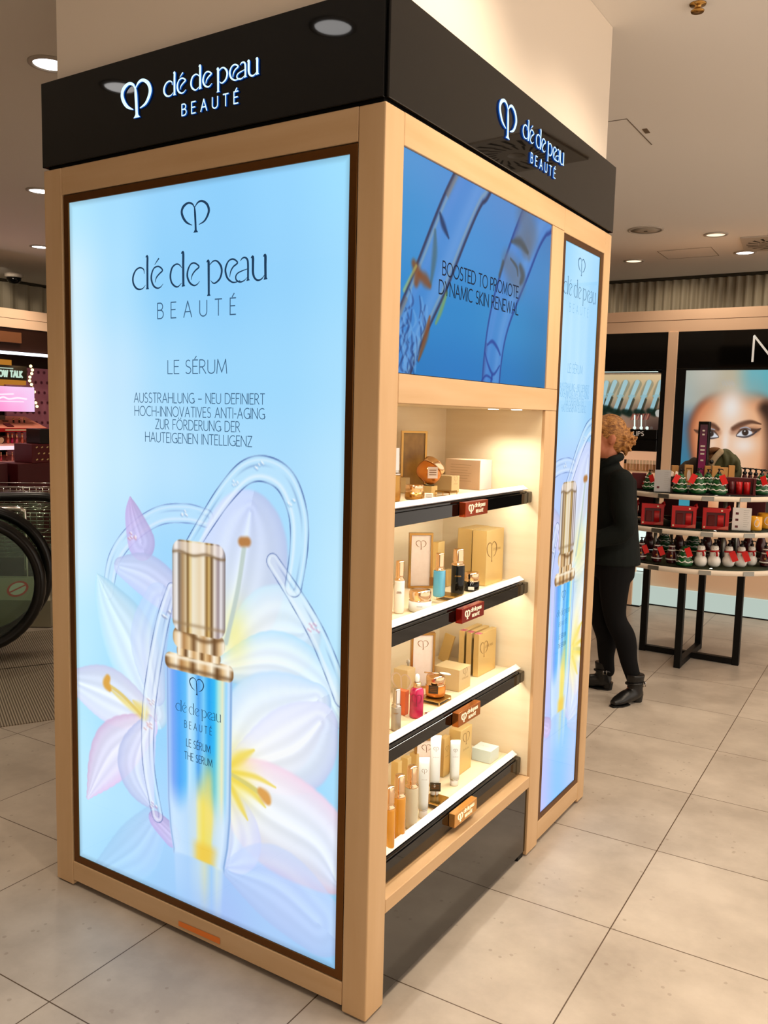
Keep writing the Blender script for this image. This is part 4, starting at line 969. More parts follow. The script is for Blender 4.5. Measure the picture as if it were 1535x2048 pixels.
def card_stand(label, u, v, z, vt, w, art=None, lean=.0, rz=math.radians(42), h=None, p=None):
    p = spot_on(u, v, z) if p is None else p; h = h or tall(p, vt)
    t = thing('display_card', label, 'display card', (p[0], p[1], z + EPS), rz - 0 + 0, None)
    F = FL(-.006)
    mb = MB(); frame4(mb, FL(0), -w / 2, w / 2, 0, h, -w / 2 + .007, w / 2 - .007, .007, h - .007, -.012, .006); mb.build('frame', M['gold_dark'], t)
    mb = MB(); mb.box(-w / 2 + .006, w / 2 - .006, .0, .011, .006, h - .006); mb.build('card', M['cream_card'] if art is None else art, t)
    mb = MB(); mb.bar((-.02, .012, h * .55), (-.02, .045, .002), .006, .003); mb.build('strut', M['gold_dark'], t)
    if art is None:
        mb = MB(); heart(mb, FL(0), 0, h * .70, h * .16, .0008, 0, .8, kx=h * .17); mb.build('emblem', M['ink_brown'], t, recalc=False)
    return t
def riser(label, p, dx, dy, h, z, legs=True):
    t = thing('display_riser', label, 'riser', (p[0], p[1], z + EPS))
    mb = MB(); mb.box(-dx, 0, 0, dy, h - .003, h); mb.build('plate', M['smoked'], t)
    mb = MB(); w_ = .0022
    for a, b_ in (((-dx, 0), (0, 0)), ((0, 0), (0, dy)), ((0, dy), (-dx, dy)), ((-dx, dy), (-dx, 0))):
        for zz in (w_ / 2, h - .003 - w_ / 2): mb.bar((*a, zz), (*b_, zz), w_, w_)
    for a in ((-dx, 0), (0, 0), (0, dy), (-dx, dy)): mb.box(a[0] - w_ / 2, a[0] + w_ / 2, a[1] - w_ / 2, a[1] + w_ / 2, 0, h - .003)
    mb.build('frame', M['gold'], t)
    return t
def tag_label(name, t, w, h, loc, rz, m, lines=True):
    mb = MB(); mb.box(-w / 2, w / 2, -.0006, .0006, 0, h); o = mb.build(name, m, t, loc=loc, rz=rz)
    if lines:
        mb = MB()
        for i in range(3): mb.ribbon([(-w * .36, h * (.72 - .2 * i)), (w * .36, h * (.72 - .2 * i))], [h * .07] * 2, FL(-.0006), .0003)
        mb.build('print', M['ink_brown'], o, recalc=False)
    return o
Z1, Z2, Z3, Z4 = ZS
# ---- top shelf
M['gold_picture'] = mat('gold_product_picture', (204, 160, 78), .3, noise=((120, 84, 40), (18, 18, 12), 3, .9))
t = card_stand('gold framed picture of an amber jar at the back of the top shelf', 827, 968, Z1, 862, .086, art=M['gold_picture'], p=np.array([*on(827, 915, 0, -.315)[:2], Z1]))
mb = MB(); mb.lathe([(0, .0), (.013, .001), (.017, .03), (.010, .055), (0, .06)], 20); o = mb.build('pictured_jar', M['gold_dark'], t, loc=(0, .0035, .105)); o.scale = (1, .12, 1)
p = spot_on(857, 990, Z1)
# pedestal, big tilted jar
t = thing('jar_pedestal', 'square gold pedestal carrying the large amber jar', 'pedestal', (p[0], p[1], Z1 + EPS))
mb = MB(); mb.box(-.020, .020, -.020, .020, 0, .030); mb.build('base', M['gold_satin'], t, .001); 
hp = .034
mb = MB(); mb.cyl(.017, .030, hp); mb.build('saddle', M['clear'], t)
M['amber'] = mat('amber_glass', (226, 140, 56), .06, spec=.8, metal=.55)
t = thing('cream_jar', 'large round amber gold jar lying tilted on its pedestal with a price label', 'jar', (p[0], p[1], Z1 + hp + EPS))
R_ = .041
mb = MB(); mb.lathe([(0, -.036), (.018, -.035), (.030, -.030), (.039, -.018), (.041, -.004), (.040, .008), (.036, .014)], 36); b_ = mb.build('body', M['amber'], t, loc=(0, 0, .041), rz=0)
mb2 = MB(); mb2.lathe([(.0365, .014), (.038, .018), (.038, .030), (.034, .036), (.020, .041), (0, .042)], 36); l_ = mb2.build('lid', M['rose_gold'], t, loc=(0, 0, .041))
for q in (b_, l_): q.rotation_euler = (math.radians(-38), math.radians(24), 0)
tag_label('price_label', t, .032, .036, (.030, -.032, .022), math.radians(40), M['cream_card'])
bottle('cream_jar', 'small gold jar with a silver-gold lid at the front of the top shelf', 'jar', 828, 999, Z1, 969, 39, JAR(.50), LID(.50), M['gold_dark'], M['rose_gold'])
t = thing('price_card', 'tiny white price card beside the small gold jar on the top shelf', 'price card', (*spot_on(857, 1001, Z1)[:2], Z1 + EPS), math.radians(20))
mb = MB(); mb.box(-.013, .013, -.005, .005, 0, .004); mb.build('foot', M['gold'], t)
tag_label('card', t, .026, .018, (0, 0, .004), 0, M['white'])
bottle('lotion_bottle', 'tall bottle with a silver cap half hidden at the left end of the top shelf', 'bottle', 787, 1003, Z1, 893, 26, BODY_TALL(.48), CAP_TALL(.48), M['gold_dark'], M['silver'])
carton('product_box', 'small pale gold box behind the small gold jar, left of the pedestal', 811, 987, Z1, 12, 8, 956, M['gold_pale'])
carton('product_box', 'low flat gold box tucked behind the small gold jar and before the picture', 838, 975, Z1, 22, 6, 960, M['gold_pale'], h=.030)
tt, dx, dy, h = carton('product_box', 'gold box right of the amber jar on the top shelf', 902, 987, Z1, 33, 18, 953, M['gold_pale']); print_face(tt, dx, dy, h)
tt, dx, dy, h = carton('product_box', 'large peach box with a pale end on the top shelf', 958, 981, Z1, 66, 29, 921, M['peach_card'])
mb = MB(); mb.box(.0001, .0008, .001, dy - .001, .001, h - .001); mb.build('end_panel', M['peach_side'], tt)
mb = MB()
for i in range(7): mb.ribbon([(-dx * .85, h * (.82 - .09 * i)), (-dx * (.25 + .05 * (i % 3)), h * (.82 - .09 * i))], [.0014] * 2, FL(0), .0004)
mb.build('print', mat('faint_brown_ink', (206, 170, 130), .6), tt, recalc=False)
carton('product_box', 'small peach box just right of the large peach box', 1004, 975, Z1, 14, 7, 953, M['peach_card'], h=.042, dx=.03)
carton('product_box', 'rightmost small peach box on the top shelf near the rail end', 1021, 972, Z1, 12, 7, 953, M['peach_card'], h=.042, dx=.024)
p = spot_on(898, 996, Z1); riser('low empty glass riser beside the amber jar on the top shelf', p, .05, .05, .020, Z1)
# ---- second shelf
t, r, h = bottle('lotion_bottle', 'white lotion bottle with a gold cap at the left of the second shelf', 'bottle', 797, 1226, Z2, 1121, 21, BODY_TALL(.62), CAP_TALL(.62), M['white_gloss'], M['rose_gold']); band_print(t, r, h, h * .42, [(r * .8, .0014), (r * 1.0, .001), (r, .001)], M['ink_brown'])
t, r, h = bottle('cream_jar', 'wide silvery white jar with a gold lid at the front of the second shelf', 'jar', 839, 1222, Z2, 1179, 46, JAR(.50), LID(.50), M['pearl'], M['rose_gold']); band_print(t, r, h, h * .3, [(r * .5, .0012)], M['ink_brown'])
card_stand('gold framed cream card with a heart emblem on the second shelf', 839, 1176, Z2, 1066, .080)
M['aqua'] = mat('aqua_glass_bottle', (96, 178, 206), .1, coat=.5, noise=((70, 150, 190), (30, 30, 8), 2, 1.0))
p = spot_on(908, 1205, Z2); riser('glass riser under the pale blue bottle on the second shelf', p, .062, .05, .018, Z2)
t, r, h = bottle('serum_bottle', 'pale blue serum bottle with a gold cap standing on a glass riser', 'bottle', 877, 1193, Z2 + .0195, 1106, 21, BODY_TALL(.6), CAP_TALL(.6), M['aqua'], M['rose_gold'], sq=4)
t = thing('price_card', 'bronze price card before the pale blue serum bottle', 'price card', (*spot_on(868, 1205, Z2)[:2], Z2 + .0185 + EPS), math.radians(30))
mb = MB(); mb.box(-.003, .003, -.003, .003, 0, .034); mb.build('stem', M['gold'], t); tag_label('card', t, .034, .026, (0, -.004, .034), 0, M['ink_brown'])
tt, dx, dy, h = carton('product_box', 'tall narrow gold box behind the pale blue serum bottle', 874, 1178, Z2, 11, 14, 1085, M['gold_satin'])
carton('product_box', 'small gold box between the pale blue and the black bottle', 893, 1174, Z2, 7, 10, 1141, M['gold_satin'])
t, r, h = bottle('serum_bottle', 'tall black bottle with a rose gold cap on the second shelf', 'bottle', 914, 1188, Z2, 1097, 27, BODY_TALL(.635), CAP_TALL(.635), M['black_gloss'], M['rose_gold']); band_print(t, r, h, h * .42, [(r * .9, .0014), (r, .001)], M['gold_dark'])
t, r, h = bottle('cream_jar', 'small black jar with a gold lid and white price sticker', 'jar', 942, 1181, Z2, 1144, 31, JAR(.52), LID(.52), M['black_gloss'], M['rose_gold'])
tag_label('price_label', t, .020, .010, (.012, -r - .0004, .007), math.radians(18), M['white'], False)
tt, dx, dy, h = carton('gift_box', 'front one of the two tall gold gift boxes, with a heart emblem', 970, 1173, Z2, 27, 43, 1063, M['gold_satin'], 'gold gift boxes on the second shelf'); print_face(tt, dx, dy, h, big=True)
q = tt.location
t = thing('gift_box', 'back one of the two tall gold gift boxes, half hidden', 'box', (q[0] - dx - .008, q[1] + .012, Z2 + EPS), 0, 'gold gift boxes on the second shelf')
mb = MB(); mb.box(-dx, 0, 0, dy, 0, h); mb.build('carton', M['gold_satin'], t, .0012, 2)
# ---- third shelf
t, r, h = bottle('serum_bottle', 'slim silver grey bottle at the left of the third shelf', 'bottle', 791, 1460, Z3, 1377, 20, BODY_TALL(.56), CAP_TALL(.56), mat('silver_grey_bottle', (176, 170, 158), .25, metal=.5), M['silver']); band_print(t, r, h, h * .44, [(r, .0012), (r * .7, .001)], M['ink_brown'])
M['pink_glass'] = mat('magenta_glass', (206, 24, 92), .06, coat=.6, noise=((150, 10, 60), (30, 30, 30), 3, 1.0))
t, r, h = bottle('serum_bottle', 'magenta glass dropper bottle with a white bulb on the third shelf', 'bottle', 832, 1434, Z3, 1348, 29, [(0, .006), (.84, 0), (.97, .02), (1, .06), (1, .56), (.9, .66), (.5, .70)], None, M['pink_glass'], None, n=8)
mb = MB(); mb.lathe([(.52 * r, .69 * h), (.55 * r, .70 * h), (.55 * r, .80 * h), (.48 * r, .81 * h)], 20); mb.build('collar', M['rose_gold'], t)
mb = MB(); mb.lathe([(.30 * r, .81 * h), (.33 * r, .84 * h), (.33 * r, .94 * h), (.2 * r, .99 * h), (0, h)], 20); mb.build('dropper_bulb', M['white'], t)
mb = MB(); F = lambda a, b, q_: (r * .95 * math.sin(.52 + a / r), -r * .95 * math.cos(.52 + a / r) - .0015 - q_, b); heart(mb, F, 0, h * .30, h * .26, .0004, 0, .7, kx=h * .26); mb.build('emblem', mat('dark_red_print', (120, 10, 40), .4), t, recalc=False)
tt, dx, dy, h = carton('product_box', 'coral and gold box behind the magenta dropper bottle', 809, 1432, Z3, 22, 8, 1384, mat('coral_card', (214, 110, 66), .35, metal=.3))
tt, dx, dy, h = carton('product_box', 'gold box with a large cream heart at the left of the third shelf', 813, 1392, Z3, 27, 17, 1342, M['gold_pale'])
mb = MB(); heart(mb, FL(0), -dx * .42, -.004 + h * .06, h * .82, .0006, 0, .9, kx=h * .8); mb.build('emblem', M['cream_card'], tt, recalc=False)
t, r, h = bottle('pump_bottle', 'miniature white pump bottle at the back of the third shelf', 'bottle', 815, 1358, Z3, 1317, 8, BODY_TALL(.6), [(.5, .6), (.5, .75), (.9, .77), (.9, .9), (.3, .92), (0, 1)], M['white'], M['white'])
card_stand('gold framed cream card with a heart emblem on the third shelf', 843, 1376, Z3, 1266, .080)
t = thing('leaning_card', 'gold card panel leaning at the back of the third shelf', 'card', (*spot_on(884, 1322, Z3)[:2], Z3 + EPS), math.radians(-30))
mb = MB(); mb.poly([(-.032, 0, 0), (.032, 0, 0), (.032, .030, .095), (-.032, .030, .095)], (0, .004, 0)); mb.build('panel', M['gold_satin'], t)
p = spot_on(862, 1409, Z3); riser('gold edged glass riser under the amber jar on the third shelf', p + np.array([.03, -.004, 0]), .072, .075, .016, Z3)
t, r, h = bottle('cream_jar', 'clear amber jar with a gold lid on a riser, third shelf', 'jar', 870, 1391, Z3 + .0175, 1349, 40, JAR(.52), LID(.52), M['amber'], M['rose_gold'])
tag_label('price_label', t, .030, .026, (.010, -r - .001, .016), math.radians(20), M['bracket'])
jr = t.location.copy(); jh = h
t = thing('spatula', 'white cosmetic spatula lying on top of the amber jar', 'spatula', (jr[0], jr[1], jr[2] + jh + .0012))
mb = MB(); mb.tube([(-.035, -.012, .0022), (-.01, -.004, .0022), (.01, .002, .0022)], .0022, 8); mb.build('handle', M['rose_gold'], t)
mb = MB(); mb.ball((.028, .008, .004), .004, 14, 8, (1, 1, 1)); mb.bm.verts.ensure_lookup_table()
for v_ in mb.bm.verts: v_.co = Vector(((v_.co.x - .028) * 5.2 + .028, (v_.co.y - .008) * 2.0 + .008, v_.co.z))
mb.build('blade', M['white'], t)
tt, dx, dy, h = carton('product_box', 'large square gold box in the middle of the third shelf', 917, 1385, Z3, 48, 27, 1341, M['gold_pale'], lid=False); print_face(tt, dx, dy, h)
tt, dx, dy, h = carton('gift_box', 'front of the three slim gold boxes on the third shelf, its heart emblem showing', 955, 1355, Z3, 10, 43, 1270, M['gold_satin'], 'slim gold boxes on the third shelf'); print_face(tt, dx, dy, h, big=True)
mb = MB(); mb.box(-dx, -.0, .004, .03, h, h + .0004); mb.build('flag_sticker', mat('red_blue_sticker', (170, 80, 96), .5), tt)
q = tt.location.copy()
for i, lab in enumerate(('middle of the three slim gold boxes on the third shelf', 'backmost of the three slim gold boxes on the third shelf')):
    t = thing('gift_box', lab, 'box', (q[0] - (i + 1) * (dx + .011), q[1] + .006 * (i + 1), Z3 + EPS), 0, 'slim gold boxes on the third shelf')
    mb = MB(); mb.box(-dx, 0, 0, dy, 0, h); mb.build('carton', M['gold_satin'], t, .001, 2)
    mb = MB(); mb.box(-dx, -.0, .004, .03, h, h + .0004); mb.build('flag_sticker', bpy.data.materials['red_blue_sticker'], t)
t = thing('lip_pencil', 'slim silver gold tube lying near the front of the third shelf', 'tube', (*spot_on(866, 1428, Z3)[:2], Z3 + .005), math.radians(60))
mb = MB(); mb.tube([(-.03, 0, 0), (.012, 0, 0)], .0045, 14); mb.build('barrel', M['silver'], t); mb = MB(); mb.tube([(.013, 0, 0), (.032, 0, 0)], .0047, 14); mb.build('cap', M['gold'], t)
# ---- lowest shelf
CAPX = lambda z0: [(.98, z0), (1.0, z0 + .012), (.95, z0 + .03), (.70, z0 + .045), (.74, z0 + .07), (.84, z0 + .09), (.82, z0 + .11), (.80, .965), (.70, .992), (0, 1)]
M['liquid_amber'] = mat('amber_lotion', (222, 160, 48), .1, coat=.6, noise=((196, 128, 30), (20, 20, 6), 2, 1.0))
M['liquid_clear'] = mat('pale_lotion', (214, 206, 178), .12, coat=.6, noise=((196, 188, 160), (20, 20, 6), 2, 1.0))
bottle('lotion_bottle', 'amber lotion bottle with a gold cap, second from the left on the lowest shelf', 'bottle', 796, 1676, Z4, 1549, 26, BODY_TALL(.66), CAPX(.66), M['liquid_amber'], M['rose_gold'], 'lotion bottles on the lowest shelf')
bottle('lotion_bottle', 'pale clear lotion bottle with a gold cap right of the amber one', 'bottle', 821, 1655, Z4, 1531, 26, BODY_TALL(.66), CAPX(.66), M['liquid_clear'], M['rose_gold'], 'lotion bottles on the lowest shelf')
bottle('lotion_bottle', 'amber lotion bottle half hidden behind the corner post, leftmost on the lowest shelf', 'bottle', 776, 1700, Z4, 1572, 24, BODY_TALL(.66), CAPX(.66), M['liquid_amber'], M['rose_gold'], 'lotion bottles on the lowest shelf')
def tube(label, u, v, z, vt, wpx, rz=math.radians(38)):
    p = spot_on(u, v, z); k = ppm(p); r = wpx / k / 2; h = tall(p, vt)
    t = thing('cream_tube', label, 'tube', (p[0], p[1], z + EPS), rz, 'white cream tubes on the lowest shelf')
    mb = MB(); mb.lathe([(0, 0), (.80 * r, 0), (.84 * r, .004), (.84 * r, h * .12), (.80 * r, h * .125)], 24); mb.build('cap', M['white_gloss'], t)
    mb = MB(); mb.lathe([(.86 * r, h * .128), (.92 * r, h * .135), (.92 * r, h * .15)], 24); mb.build('ring', M['silver'], t)
    mb = MB(); n = 24; rings = []
    for i in range(9):
        f = i / 8; z_ = h * .152 + (h - h * .152) * f; fl = 1 - f ** 1.4 * .94; wd = r * (.94 + .10 * f)
        rings.append([mb.bm.verts.new((wd * math.cos(2 * PI * j / n), r * .94 * fl * math.sin(2 * PI * j / n), z_)) for j in range(n)])
    for a, b_ in zip(rings[:-1], rings[1:]):
        for j in range(n):
            f = mb.bm.faces.new((a[j], a[(j + 1) % n], b_[(j + 1) % n], b_[j])); f.smooth = True
    mb.bm.faces.new(rings[-1]); mb.bm.faces.new(rings[0][::-1]); mb.build('tube_body', M['pearl'], t)
    F = FL(-r * .93); 
    mb = MB(); heart(mb, lambda a, b, q_: (a, -r * .94 * (1 - ((b - h * .152) / (h * .85)) ** 1.4 * .94) - .0012 - q_, b), 0, h * .74, h * .075, 0, 0, .8); wordmark(mb, lambda a, b, q_: (a, -r * .94 * (1 - ((b - h * .152) / (h * .85)) ** 1.4 * .94) - .0012 - q_, b), -r * .55, r * .55, h * .64, 0, 0, .9); mb.build('emblem', M['ink_brown'], t, recalc=False)
    return t
tube('white cream tube beside the clear lotion bottle on the lowest shelf', 845, 1634, Z4, 1515, 21)
p = spot_on(864, 1617, Z4); riser('gold edged glass riser under the tallest white tube, lowest shelf', p + np.array([.024, -.004, 0]), .062, .066, .020, Z4)
tube('white cream tube raised on a glass riser on the lowest shelf', 868, 1588, Z4 + .0215, 1471, 21)
t = thing('price_card', 'bronze price card at the foot of the raised white tube', 'price card', (*spot_on(869, 1604, Z4)[:2], Z4 + .0205 + EPS), math.radians(30))
mb = MB(); mb.box(-.003, .003, -.003, .003, 0, .016); mb.build('stem', M['gold'], t); tag_label('card', t, .034, .028, (0, -.004, .016), 0, M['bracket'])
tube('white cream tube in front of the tall gold box on the lowest shelf', 907.5, 1570, Z4, 1480, 20)
tt, dx, dy, h = carton('product_box', 'tall gold box in the middle of the lowest shelf', 918, 1551, Z4, 22, 27, 1463, M['gold_satin']); print_face(tt, dx, dy, h)
tt, dx, dy, h = carton('product_box', 'gold box between the raised tube and the tall gold box', 886, 1556, Z4, 10, 13, 1478, M['gold_satin']); print_face(tt, dx, dy, h)
carton('product_box', 'leftmost gold box behind the amber bottle on the lowest shelf', 794, 1606, Z4, 14, 8, 1526, M['gold_satin'], 'gold boxes behind the lotion bottles')
carton('product_box', 'middle gold box behind the lotion bottles on the lowest shelf', 813, 1590, Z4, 14, 8, 1518, M['gold_satin'], 'gold boxes behind the lotion bottles')
carton('product_box', 'rightmost gold box behind the lotion bottles on the lowest shelf', 831, 1576, Z4, 14, 8, 1510, M['gold_satin'], 'gold boxes behind the lotion bottles')
card_stand('gold framed cream card half hidden behind the white tubes, lowest shelf', 850, 1572, Z4, 1476, .078)
tt, dx, dy, h = carton('product_box', 'pale blue white box lying flat at the right of the lowest shelf', 980, 1529, Z4, 35, 21, 1504, mat('pale_ice_card', (214, 228, 222), .25))
mb = MB(); wordmark(mb, lambda a, b, q_: (a, b, h + .0004 + q_), -dx * .68, -dx * .34, dy * .5, 0, 0, .9); mb.build('wordmark', M['ink_brown'], tt, recalc=False)
# ------------------------------------------------------------------ cosmetics wall on the right
M['peach'] = mat('peach_fitting_paint', (238, 202, 170), .6)
M['peach_dark'] = mat('groove_brown', (120, 80, 54), .7)
M['lit_panel'] = emitter('lit_acrylic_panel', (226, 244, 232), .62)
M['lit_white'] = emitter('lit_white_edge', (236, 255, 246), 1.0)
YW = 5.72
def bx(name, m, parent, *q, bevel=.0, org=(0, 0, 0)):
    mb = MB(); mb.box(q[0] - org[0], q[1] - org[0], q[2] - org[1], q[3] - org[1], q[4] - org[2], q[5] - org[2]); return mb.build(name, m, parent, bevel, 1)
t = thing('shop_fascia', 'peach beam with a groove above the black cosmetics units', 'beam', (0, 0, 0))
bx('lower_board', M['peach'], t, -2.6, 1.3, YW, 6.5, 2.336, 2.4285); bx('upper_board', M['peach'], t, -2.6, 1.3, YW, 6.5, 2.4335, 2.516)
bx('groove', M['peach_dark'], t, -2.6, 1.3, YW + .006, 6.49, 2.4283, 2.4337)
t = thing('fitting_post', 'peach post between the lipstick unit and the face poster unit', 'post', (0, 0, 0))
bx('post', M['peach'], t, -.823, -.742, YW - .012, YW + .5, .805, 2.3355, bevel=.002)
# left black unit with the lip products
t = thing('makeup_unit', 'black make-up unit with a lit lip product display left of the peach post', 'display unit', (0, 0, 0))
bx('header', M['black_lac'], t, -2.4, -.825, YW, 6.3, 2.021, 2.335, bevel=.002)
bx('side_panel', M['black_matt'], t, -.866, -.825, YW, 6.4, .98, 2.02)
bx('back_panel', M['black_matt'], t, -2.4, -.866, 6.36, 6.4, .98, 2.02)
bx('counter', M['black_matt'], t, -2.4, -.825, YW + .02, 6.4, .94, .98)
bx('light_strip', M['lit_white'], t, -2.3, -.90, YW + .015, YW + .03, 2.006, 2.012)
def art_wands():
    A = Art(-1.65, -.868, 1.50, 1.995, 300, 190, [[(236, 214, 180), (222, 196, 150), (236, 206, 160)], [(206, 196, 168), (196, 180, 146), (214, 184, 140)], [(120, 110, 96), (150, 130, 110), (120, 96, 80)], [(150, 100, 80), (206, 150, 120), (70, 50, 44)]])
    Zw = lambda zx, zy: tuple(on(1200 + zx / 8.903, 720 + zy / 8.903, 1, YW)[[0, 2]]); k = .00062
    def T(*p): return [(*Zw(a, b_), r * k) for a, b_, r in p]
    for x0, y0, x1, y1 in [(90, 400, -20, 900), (240, 390, 70, 830), (430, 390, 240, 890), (640, 390, 440, 900), (850, 390, 660, 900), (1060, 390, 890, 890), (1250, 390, 1100, 890)]:
        A.line(T((x0, y0 + 40, 62), ((x0 * 2 + x1) / 3, (y0 * 2 + y1) / 3, 60), ((x0 + x1) / 2, (y0 + y1) / 2, 52)), (104, 122, 112), .45, .1)
        A.line(T(((x0 + x1) / 2 + 30, (y0 + y1) / 2 + 60, 20), (x1 + 40, y1 + 30, 24)), (40, 46, 36), .75, .4)
        A.line(T((x0, y0, 32), ((x0 + x1) / 2, (y0 + y1) / 2, 28)), (176, 214, 220), 1, .1); A.line(T(((x0 + x1) / 2 - 46, (y0 + y1) / 2, 14), ((x0 + x1) / 2 + 46, (y0 + y1) / 2 - 4, 14)), (150, 190, 192), .9, .3)
        A.line(T(((x0 + x1) / 2, (y0 + y1) / 2, 26), (x1, y1, 27)), (160, 204, 216), 1, .1)
        A.line(T((x1 - 40, y1 + 20, 40), (x1 + 60, y1 + 50, 50)), (14, 34, 26), .9, .5)
    for i in range(12): A.line(T((520 + i * 28, 1060, 6), (560 + i * 28, 960, 6)), [(150, 70, 60), (206, 120, 96), (110, 40, 40)][i % 3], .9, .5)
    A.line(T((1015, 940, 44), (1020, 960, 44)), (214, 214, 206), .9, .2)
    return A
M['art_soft'] = art_mat('lit_shop_poster', .80)
paint('picture', art_wands(), FL(YW + .03), M['art_soft'], t)
bx('picture_edge', M['white_paint'], t, -2.3, -.868, YW + .012, YW + .034, 1.986, 1.998)
bx('shelf', M['black_lac'], t, -2.3, -.868, YW - .02, YW + .3, 1.437, 1.518, bevel=.002)
o = bx('shelf_edge', M['silver'], t, -2.3, -.868, YW - .022, YW - .018, 1.516, 1.5195)
bx('shelf', M['black_lac'], t, -2.3, -.868, YW - .012, YW + .3, 1.33, 1.43, bevel=.002)
mb = MB(); capitals(mb, 'LIPS', FL(YW - .0205), -1.066, -.980, 1.464, .034, .20, .0006, .001, gap=.3); mb.build('lettering', M['rail_white'], t, recalc=False)
bx('lit_back', mat('lit_peach_back', (250, 190, 150), .6, emit=((255, 196, 150), .55)), t, -2.3, -.868, YW + .26, YW + .28, .98, 1.33)
for x in (-1.062, -1.005, -.955):
    mb = MB(); mb.tube([(x, YW - .03, 1.64 if x < -1 else 1.52), (x + .006, YW - .035, 1.535)], .006, 8); mb.ball((x + .006, YW - .036, 1.53), .014, 10, 8); mb.build('spot_arm', M['lit_white'], t)
rnd = random.Random(5)
for i in range(11):
    x = -1.16 + i * .028
    o = thing('foundation_bottle', 'small beige foundation bottle in the lit row under the lip shelf', 'bottle', (x, YW + .10, 1.155), 0, 'foundation bottles under the lip shelf')
    mb = MB(); mb.box(-.010, .010, -.01, .01, 0, .06); mb.build('body', mat('foundation', [(214, 160, 110), (196, 140, 90), (226, 180, 130)][i % 3], .2), o); mb = MB(); mb.box(-.009, .009, -.009, .009, .0602, .095); mb.build('cap', M['black_soft'] if i == 0 else M['clear'], o)
bx('tester_shelf', M['peach_card'], t, -2.3, -.868, YW + .06, YW + .26, 1.145, 1.1545)
for i in range(6):
    for j in range(2):
        x = -1.15 + i * .045; z = .982
        if j: continue
        o = thing('tester_stand', 'small black tester holder at the front of the lit make-up counter', 'holder', (x, YW + .06, .9806), 0, 'black tester holders on the make-up counter')
        mb = MB(); mb.box(-.017, .017, -.02, .02, 0, .055); mb.build('block', M['black_soft'], o, .002, 1); mb = MB(); mb.tube([(0, 0, .0552), (.004, 0, .10)], .005, 8); mb.build('applicator', M['silver'] if i == 1 else M['black_soft'], o)
# right unit with the face poster
t = thing('poster_unit', 'black framed unit with a large backlit poster of a face and a white sign letter', 'display unit', (0, 0, 0))
bx('header', M['black_lac'], t, -.7395, 1.2, YW, 6.3, 2.031, 2.3355, bevel=.002)
bx('frame', M['black_matt'], t, -.7395, -.664, YW + .002, 6.3, .80, 2.03); bx('frame', M['black_matt'], t, .22, 1.2, YW + .002, 6.3, .80, 2.03); bx('frame', M['black_matt'], t, -.664, .22, YW + .002, YW + .03, 2.0165, 2.03)
bx('housing', M['black_matt'], t, -.664, .22, YW + .02, 6.2, .80, 2.016)
paint('poster', art_face(), FL(YW + .012), M['art_soft'], t)
mb = MB(); Fn = FL(YW - .001)
mb.ribbon([(-.1515, 2.079), (-.1505, 2.284)], [.016, .016], Fn, .001, .003); mb.ribbon([(-.1535, 2.288), (.012, 2.079)], [.016, .016], Fn, .001, .003); mb.ribbon([(.009, 2.075), (.010, 2.288)], [.016, .016], Fn, .001, .003); mb.build('sign_letter', mat('white_sign_letter', (236, 236, 232), .3, emit=((230, 230, 226), .25)), t, recalc=False)
bx('lower_panel', M['peach'], t, -.885, 1.2, YW + .03, 6.2, .166, .7995, bevel=.002)
bx('lit_plinth', M['lit_panel'], t, -.89, 1.2, YW, 6.2, .012, .1655)
bx('foot_line', M['black_matt'], t, -.89, 1.2, YW + .004, 6.2, 0, .0115)
t = thing('low_cabinet', 'peach cabinet end with a lit white side standing left of the table legs', 'cabinet', (-1.05, 5.56, 0))
mb = MB(); mb.box(-1.0, .085, 0, .12, .012, .93); mb.build('body', M['peach'], t, .003, 1)
mb = MB(); mb.box(.0855, .155, .10, .12, .30, .92); mb.build('lit_side', M['lit_white'], t); mb = MB(); mb.box(.0855, .155, .02, .119, .012, .29); mb.build('side_base', M['lit_panel'], t)
mb = MB(); mb.box(-.98, .15, .01, .11, 0, .0115); mb.build('plinth', M['black_matt'], t)
# ------------------------------------------------------------------ the round table
TC = np.array([-.165, 4.19]); TZ = [.711, .940, 1.150]; TR = [.62, .60, .535]
M['tier_white'] = mat('white_tier_edge', (226, 210, 190), .4)
t = thing('tiered_table', 'round three-tier shop table with glass shelves, pale rims and black legs', 'table', (TC[0], TC[1], 0))
for (ax, ay) in ((0, -.30), (0, .28), (-.31, 0), (.30, 0)):
    bx('leg', M['black_matt'], t, ax - .021, ax + .021, ay - .021, ay + .021, 0, TZ[0] - .042, bevel=.002)
bx('foot_bar', M['black_matt'], t, -.02, .02, -.279, .259, .004, .042); bx('foot_bar', M['black_matt'], t, -.289, .279, -.0195, .0195, .0045, .0425)
for z, r in zip(TZ, TR):
    mb = MB(); mb.lathe([(r - .004, z - .012), (r - .004, z - .006)], 72); mb.lathe([(0, z - .006), (r - .002, z - .006), (r - .002, z), (0, z)], 72); mb.build('glass_tier', M['glass'] if z < 1 else M['black_lac'], t)
    mb = MB(); mb.lathe([(r - .03, z - .038), (r, z - .038), (r + .002, z - .036), (r + .002, z - .006), (r, z - .0065), (r - .03, z - .0065)], 72); o_ = mb.build('rim', M['tier_white'], t)
    for a in (-100, -72, -48):
        a_ = math.radians(a); mb = MB(); mb.box(-.035, .035, -.001, .001, -.014, .012); o = mb.build('price_holder', M['steel'], t, loc=((r + .0035) * math.cos(a_), (r + .0035) * math.sin(a_), z - .022), rz=a_ + PI / 2)
for z0, z1 in ((TZ[0], TZ[1] - .04), (TZ[1], TZ[2] - .04)):
    for q in range(4):
        a = PI / 4 + q * PI / 2; mb = MB(); mb.cyl(.012, z0, z1, (.30 * math.cos(a), .30 * math.sin(a)), 12); mb.build('riser_post', M['steel'], t)
